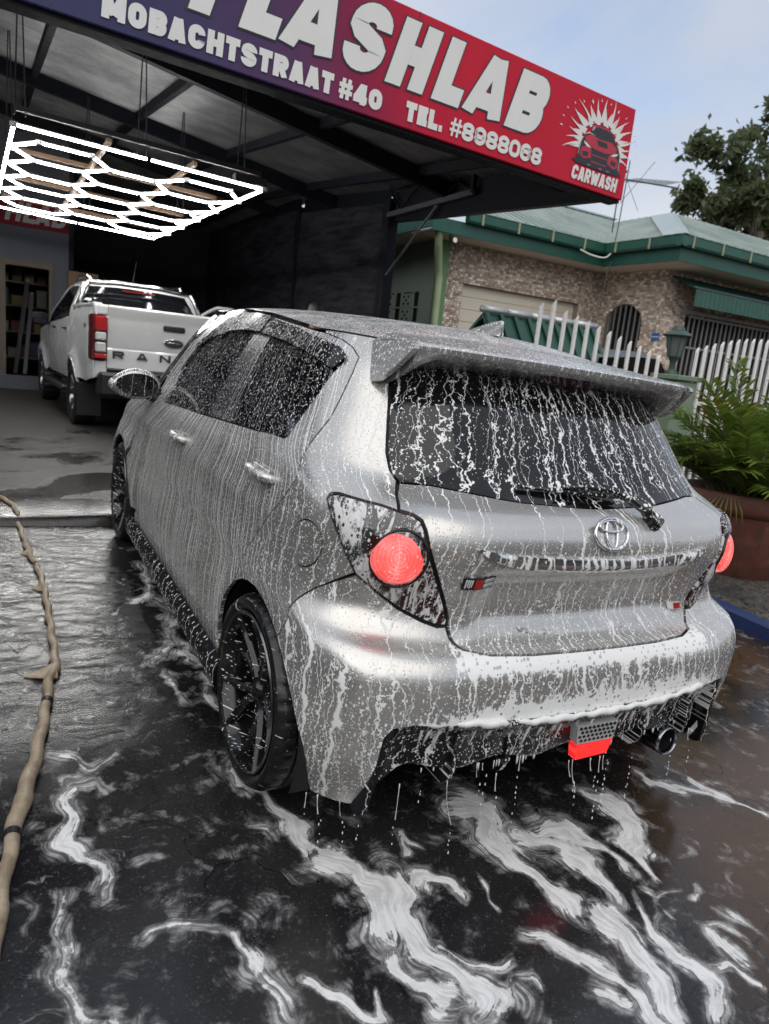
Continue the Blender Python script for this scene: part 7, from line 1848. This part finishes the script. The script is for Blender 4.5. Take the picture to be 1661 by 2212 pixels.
# ------------------------------------------------------------------ potted palm
def leaf_mat(name, a, b, trans=.25, rough=.4):
    m, g = newmat(name)
    o = g.n('ShaderNodeObjectInfo').outputs['Random']; tcn = g.noise(g.n('ShaderNodeNewGeometry').outputs['Position'], 5.0, 3, .6)
    rn = g.n('ShaderNodeNewGeometry').outputs['Random Per Island']
    c = g.mix(g.m('ADD', g.m('MULTIPLY', rn, .7), g.m('MULTIPLY', tcn, .35), clamp=True), a, b)
    p = g.bsdf(Base_Color=c, Roughness=rough); t = g.n('ShaderNodeBsdfTranslucent'); g.put(t.inputs[0], g.v('SCALE', c, scale=1.3)); g.out(g.mixsh(trans, p.outputs[0], t.outputs[0]))
leaf_mat('palm_leaf', (.035, .085, .014), (.20, .28, .045)); leaf_mat('palm_leaf_yellow', (.12, .14, .02), (.26, .23, .04)); leaf_mat('tree_leaf', (.06, .085, .04), (.18, .21, .10), .5); leaf_mat('tree_leaf_dark', (.025, .036, .016), (.075, .09, .045), .35)
plain('palm_stem', (.10, .10, .035), .6, var=.3, scale=9); plain('bark', (.12, .10, .08), .9, var=.3, scale=8, bump=.4)
def terracotta():
    m, g = newmat('terracotta'); pos = g.n('ShaderNodeNewGeometry').outputs['Position']; x, y, z = g.xyz(pos)
    n = g.noise(pos, 6.0, 6, .65, .5); st = g.noise(g.v('MULTIPLY', pos, (9, 9, 1.5)), 1.0, 4, .6)
    c = g.mix(g.ss(.35, .7, n), (.10, .034, .022), (.17, .062, .038)); c = g.mix(g.m('MULTIPLY', g.ss(.5, .7, st), .7), c, (.06, .032, .022)); c = g.mix(g.m('MULTIPLY', g.ss(.62, .75, g.noise(pos, 11.0, 5, .7)), .5), c, (.24, .20, .16))
    b = g.bsdf(Base_Color=c, Roughness=.65); g.put(b.inputs['Normal'], g.bump(n, .4, .01)); g.out(b.outputs[0])
terracotta()
PC = (3.90, 2.15)
POT = empty('terracotta_pot', (*PC, -.29), label='big weathered terracotta pot on the gravel beside the silver hatchback', cat='plant pot')
MB().lathe([(.0, .02), (.30, .0), (.33, .03), (.40, .25), (.455, .46), (.475, .55), (.50, .565), (.52, .60), (.525, .68), (.505, .715), (.465, .72), (.445, .69), (.43, .60)], 48).build('pot_body', 'terracotta', POT, True, 35)
MB().lathe([(0, .63), (.43, .62)], 32).build('soil', 'earth', POT)
PALM = empty('palm_plant', (PC[0], PC[1], .33), label='bushy green palm with arching fronds growing in the terracotta pot', cat='palm')
def frond(r, base, az, el, L, droop, leaf, mat, width=.030):
    pts = []; d = Vector((cos(az) * cos(el), sin(az) * cos(el), sin(el))); p = Vector(base); n = 14
    for i in range(n + 1):
        pts.append(p.copy()); d = (d + Vector((0, 0, -droop / n)) + Vector((r.uniform(-.02, .02), r.uniform(-.02, .02), 0))).normalized(); p = p + d * (L / n)
    m = MB(); m.tube(pts, [.009 - .0065 * i / n for i in range(n + 1)], 5)
    fr = m.build('frond_stem', 'palm_stem', PALM, True)
    m = MB()
    for i in range(28):
        t = .20 + .80 * i / 28; k = min(int(t * n), n - 1); f = t * n - k; c = pts[k].lerp(pts[k + 1], f); tg = (pts[k + 1] - pts[k]).normalized(); s = tg.cross(Vector((0, 0, 1)))
        if s.length < .05: s = Vector((1, 0, 0))
        s.normalize(); up = s.cross(tg)
        for sg in (-1, 1):
            ll = leaf * (.55 + .6 * sin(pi * min(t * .9 + .05, 1))) * r.uniform(.8, 1.15); dd = (s * sg * .75 + tg * .75 + up * r.uniform(.05, .45)).normalized(); w = width * r.uniform(.8, 1.2)
            a = c; b = c + dd * ll * .5 + Vector((0, 0, -.01)); e = c + dd * ll + Vector((0, 0, -ll * r.uniform(.12, .4))); sd = dd.cross(up).normalized() * w * .5
            m.add([a, b + sd, e, b - sd, b + up * (-.006)], [(0, 1, 4), (1, 2, 4), (0, 4, 3), (4, 2, 3)])
    mesh_obj('frond_leaflets', m.v, m.f, mat, fr)
rp = random.Random(21)
for k in range(58):
    az = rp.uniform(0, 2 * pi); el = radians(rp.uniform(46, 86)); rr = rp.uniform(0, .26); L = rp.uniform(.7, 1.12) * (1.0 if el > 1.1 else .8)
    if k % 3 == 0: az = rp.uniform(2.4, 4.6)
    frond(rp, (rr * cos(az), rr * sin(az), rp.uniform(-.02, .05)), az + rp.uniform(-.4, .4), el, L, rp.uniform(.5, 1.3), rp.uniform(.20, .30), 'palm_leaf' if k % 9 else 'palm_leaf_yellow')
for k in range(16):
    a = rp.uniform(0, 6.28); r0 = rp.uniform(.02, .22); MB().tube([(r0 * cos(a), r0 * sin(a), -.02), (r0 * 1.3 * cos(a), r0 * 1.3 * sin(a), .28), (r0 * 1.7 * cos(a), r0 * 1.7 * sin(a), .5)], [.018, .014, .009], 6).build('cane', 'palm_stem', PALM, True)
# fallen dry leaf hanging over the rim
m = MB()
for k in range(9): a = k * .045 - .18; m.add([(-.50, -.16 + a * .5, .10), (-.535, -.16 + a - .006, .0), (-.545, -.16 + a * 1.2, -.10), (-.535, -.16 + a + .008, .0)], [(0, 1, 2, 3)])
mesh_obj('dry_leaf', m.v, m.f, 'palm_leaf_yellow', PALM)

# ------------------------------------------------------------------ trees
def tree(name, base, H, blobs, nleaf, lsize, mat, label, seed, trunk=.25, sparse=0.0):
    r = np.random.default_rng(seed); T = empty(name, base, label=label, cat='tree', group='trees behind the house')
    m = MB(); top = Vector((blobs[0][0] * .5, blobs[0][1] * .5, H * .6)); m.tube([(0, 0, 0), (top.x * .4, top.y * .4, H * .3), tuple(top)], [trunk, trunk * .75, trunk * .5], 10); tk = m.build('trunk', 'bark', T, True)
    tips = []
    for (bx, by, bz, br) in blobs:
        m = MB(); c = Vector((bx, by, bz)); st = top * (.75 + .25 * r.random()); mid = st.lerp(c, .5) + Vector((r.uniform(-.4, .4), r.uniform(-.4, .4), -.3)); m.tube([st, mid, c], [trunk * .3, trunk * .18, trunk * .07], 7); m.build('limb', 'bark', T, True)
        for _ in range(10):
            d = Vector(r.normal(0, 1, 3)).normalized() * br * r.uniform(.6, 1.0); m2 = MB(); e = c + d; m2.tube([c, c + d * .5 + Vector((0, 0, .1)), e], [trunk * .07, trunk * .045, trunk * .02], 5); m2.build('twig', 'bark', T); tips.append((c + d * .5, e, br))
    V_ = []; F_ = []
    for _ in range(nleaf):
        a, e, br = tips[r.integers(len(tips))]; c = a.lerp(e, r.uniform(.1, 1.08)) + Vector(r.normal(0, br * .15, 3)); s = lsize * r.uniform(.6, 1.3)
        if sparse and math.sin(c.x * 3.1) + math.sin(c.y * 2.7 + 1) + math.sin(c.z * 3.7) < -sparse: continue
        u = Vector(r.normal(0, 1, 3)).normalized(); v = u.cross(Vector(r.normal(0, 1, 3))).normalized(); n_ = u.cross(v) * .15; k = len(V_)
        V_ += [c - u * s, c + v * s * .45 + n_ * s, c + u * s, c - v * s * .45 + n_ * s]; F_.append((k, k + 1, k + 2, k + 3))
    mesh_obj('crown', V_, F_, mat, T)
tree('tall_tree', (25.8, 18.2, -.2), 13.5, [(.5, 0, 12.0, 1.8), (-2.0, .5, 10.6, 1.5), (2.4, .3, 11.4, 1.9), (-1.2, -.6, 9.0, 1.3), (1.6, -.4, 9.4, 1.7), (3.6, .2, 9.6, 1.8), (-3.0, .2, 8.6, 1.1)], 15000, .19, 'tree_leaf', 'tall open-crowned tree behind the house at the right edge', 3, .28, .6)
tree('dense_tree', (29.5, 21, -.2), 10.5, [(-1.5, 0, 8.6, 1.9), (.5, 0, 9.2, 2.0), (-3.2, 0, 7.6, 1.5), (2.4, 0, 8.4, 2.1), (-.8, -.8, 6.9, 1.9), (-4.4, .3, 6.5, 1.4)], 17000, .18, 'tree_leaf_dark', 'lower dark dense tree just above the green roof', 8, .3)

# ------------------------------------------------------------------ person behind the hatchback (only the hair shows)
plain('hair_black', (.008, .007, .007), .5, var=.3, scale=60, bump=.5, bscale=90); plain('skin', (.20, .11, .07), .5); plain('shirt_dark', (.02, .022, .03), .8); plain('trousers', (.03, .03, .035), .8)
def person():
    P = empty('person', (2.02, 6.95, 0), radians(15), 'person behind the silver hatchback with only black hair showing above the roof', 'person')
    J = {'pel': (0, 0, .95, .15, .11), 'ab': (0, 0, 1.12, .15, .10), 'ch': (0, 0, 1.32, .18, .115), 'nb': (0, 0, 1.46, .07, .065), 'hd0': (0, .01, 1.56, .065, .075), 'hd1': (0, .02, 1.66, .085, .10), 'hd2': (0, .015, 1.74, .07, .085)}
    E_ = [('pel', 'ab'), ('ab', 'ch'), ('ch', 'nb'), ('nb', 'hd0'), ('hd0', 'hd1'), ('hd1', 'hd2')]
    for s, t in ((-1, 'l'), (1, 'r')):
        J.update({t + 'sh': (s * .19, 0, 1.40, .065, .065), t + 'el': (s * .25, -.02, 1.12, .045, .045), t + 'wr': (s * .24, .10, .90, .03, .03), t + 'ha': (s * .235, .13, .82, .04, .02), t + 'hi': (s * .09, 0, .88, .09, .09), t + 'kn': (s * .10, .02, .50, .06, .06), t + 'an': (s * .10, -.02, .09, .04, .04), t + 'to': (s * .12, .14, .035, .04, .03)})
        E_ += [('ch', t + 'sh'), (t + 'sh', t + 'el'), (t + 'el', t + 'wr'), (t + 'wr', t + 'ha'), ('pel', t + 'hi'), (t + 'hi', t + 'kn'), (t + 'kn', t + 'an'), (t + 'an', t + 'to')]
        for q in range(5):
            k = t + 'f%d' % q; ang = (-.035 + .0175 * q); J[k] = (s * .235 + (ang if q else s * -.05), .15, .74 + .01 * abs(q - 2) if q else .79, .009, .009); E_.append((t + 'ha', k))
    names = list(J); me = bpy.data.meshes.new('body'); me.from_pydata([J[n][:3] for n in names], [(names.index(a), names.index(b)) for a, b in E_], [])
    o = bpy.data.objects.new('body', me); COL.objects.link(o); o.parent = P; me.materials.append(MAT['shirt_dark'])
    md = o.modifiers.new('skin', 'SKIN'); 
    for i, n in enumerate(names): me.skin_vertices[0].data[i].radius = J[n][3:5]; me.skin_vertices[0].data[i].use_root = (n == 'pel')
    md2 = o.modifiers.new('sub', 'SUBSURF'); md2.levels = 1; md2.render_levels = 2
    dg = bpy.context.evaluated_depsgraph_get(); dg.update(); ev = o.evaluated_get(dg); bm2 = bpy.data.meshes.new_from_object(ev); o.modifiers.clear(); o.data = bm2; bm2.shade_smooth()
    bm2.materials.clear()
    for q in ('shirt_dark', 'skin', 'trousers'): bm2.materials.append(MAT[q])
    for f in bm2.polygons: z = f.center.z; x = abs(f.center.x); f.material_index = 1 if z > 1.47 or (x > .20 and z < 1.1) else 2 if z < .95 else 0
    vs = []; fs = []
    for j in range(9):
        for i in range(20):
            th = 2 * pi * i / 20; ph = pi * .56 * j / 8; rr = 1 + .03 * sin(i * 5 + j * 3); vs.append((.098 * sin(ph) * cos(th) * rr, .01 + .112 * sin(ph) * sin(th) * rr, 1.665 + .125 * cos(ph) * rr))
    fs = [(j * 20 + i, j * 20 + (i + 1) % 20, (j + 1) * 20 + (i + 1) % 20, (j + 1) * 20 + i) for j in range(8) for i in range(20)]
    MB().add(vs, fs).build('hair', 'hair_black', P, True)
    for s in (-1, 1): MB().lathe([(0, 0), (.012, .004), (.014, .012), (0, .016)], 10, Matrix.Translation((s * .034, .115, 1.665)) @ Matrix.Rotation(radians(-90), 4, 'X')).build('eye', 'white_bar', P, True); MB().tube([(s * .09, .0, 1.63), (s * .10, -.005, 1.66), (s * .09, .0, 1.69)], .012, 6).build('ear', 'skin', P, True)
    MB().tube([(0, .115, 1.68), (0, .135, 1.635), (0, .12, 1.625)], [.010, .016, .012], 8).build('nose', 'skin', P, True); MB().tube([(-.025, .112, 1.595), (0, .118, 1.593), (.025, .112, 1.595)], .006, 6).build('mouth', 'skin', P, True)
person()

# ------------------------------------------------------------------ foam dripping off the car
def drips():
    r = random.Random(2); m = MB(); Mc = CAR.matrix_basis
    def cw(x, y, z): return Mc @ Vector((x, y, z))
    src = [(-.455, .05, .265), (-.36, .05, .30), (-.34, .05, .30), (-.285, .045, .26), (-.05, .0, .29), (-.035, .0, .29), (.03, -.01, .29), (.07, -.01, .29), (.085, -.01, .29), (-.56, .06, .28), (-.60, .07, .27), (-.78, .19, .19), (-.70, .12, .185), (-.73, .15, .185), (-.80, .22, .18), (.16, .05, .29), (.29, .06, .26), (.50, .06, .24), (.60, .07, .26), (-.20, .05, .30)]
    for k, s in enumerate(src):
        a = cw(*s); L = r.uniform(.012, .06) * (2.2 if k % 5 == 0 else 1); gz = apz(a.x, a.y); L = min(L, a.z - gz - .01); dx = r.uniform(-.02, .03); dy = r.uniform(-.05, .0)
        if L > .02:
            pts = [a + Vector((dx * t * t * L * 4, dy * t * t * L * 4, -L * t)) for t in np.linspace(0, 1, 7)]; w = r.uniform(.0007, .0013)
            m.tube(pts, [w * 1.9, w * 1.2, w, w * .8, w * .8, w * 1.2, w * 2.0], 6)
        q = a.z - L
        for _ in range(r.randint(3, 8)):
            q -= r.uniform(.008, .035)
            if q < gz + .004: break
            b = Vector((a.x + dx * .5 + r.uniform(-.004, .004), a.y + dy * .5, q)); w = r.uniform(.0012, .0026); m.tube([b + Vector((0, 0, w * 3)), b + Vector((0, 0, w)), b, b - Vector((0, 0, w))], [w * .2, w * .8, w, w * .3], 6)
    # beads and short runs along the lower edges
    for k in range(26):
        x = r.uniform(-.66, .66); a = cw(x, .052 + .07 * (abs(x) / .66) ** 4, .292 - .05 * (abs(x) > .6)); L = r.uniform(.004, .022); w = r.uniform(.0015, .0035); m.tube([a + Vector((0, 0, .006)), a - Vector((0, 0, L * .5)), a - Vector((0, 0, L))], [w, w, w * .5], 6)
    o = m.build('foam_drips', 'foam_white', None, True); prop(o, 'white foam strings and drops falling from the hatchback bumper and sill', 'foam', kind='stuff')
bpy.context.view_layer.update()
drips()

# ------------------------------------------------------------------ unseen wall and hedge, added for dark reflections in the car
plain('block_wall', (.12, .12, .115), .85, var=.2, scale=2, bump=.3)
BW = empty('reflection_wall', (-6.9, 2, -.3), label='unseen grey block wall added on the left to darken reflections in the car', cat='wall')
for k in range(9): MB().box((0, -7.5 + 2.0 * k, 1.45), (.16, 1.97, 2.9), bev=.01).build('wall_bay', 'block_wall', BW); MB().box((.06, -8.5 + 2.0 * k, 1.5), (.28, .24, 3.1), bev=.01).build('wall_pier', 'block_wall', BW)
MB().box((0, .5, 2.93), (.26, 18, .07), bev=.01).build('wall_coping', 'block_wall', BW)
def hedge():
    r = np.random.default_rng(12); N_ = 9000; x = r.uniform(-12, 12, N_); y = -10.5 + r.normal(0, .35, N_); z = r.uniform(-.5, 2.7, N_) + .3 * np.sin(x * 1.7); V_ = []; F_ = []
    for i in range(N_):
        c = Vector((x[i], y[i], z[i])); s = r.uniform(.10, .2); u = Vector(r.normal(0, 1, 3)).normalized(); v = u.cross(Vector(r.normal(0, 1, 3))).normalized(); k = len(V_); V_ += [c - u * s, c + v * s * .5, c + u * s, c - v * s * .5]; F_.append((k, k + 1, k + 2, k + 3))
    o = mesh_obj('reflection_hedge', V_, F_, 'tree_leaf_dark'); prop(o, 'unseen dense hedge added behind the camera to darken reflections in the car', 'hedge', kind='stuff')
hedge()
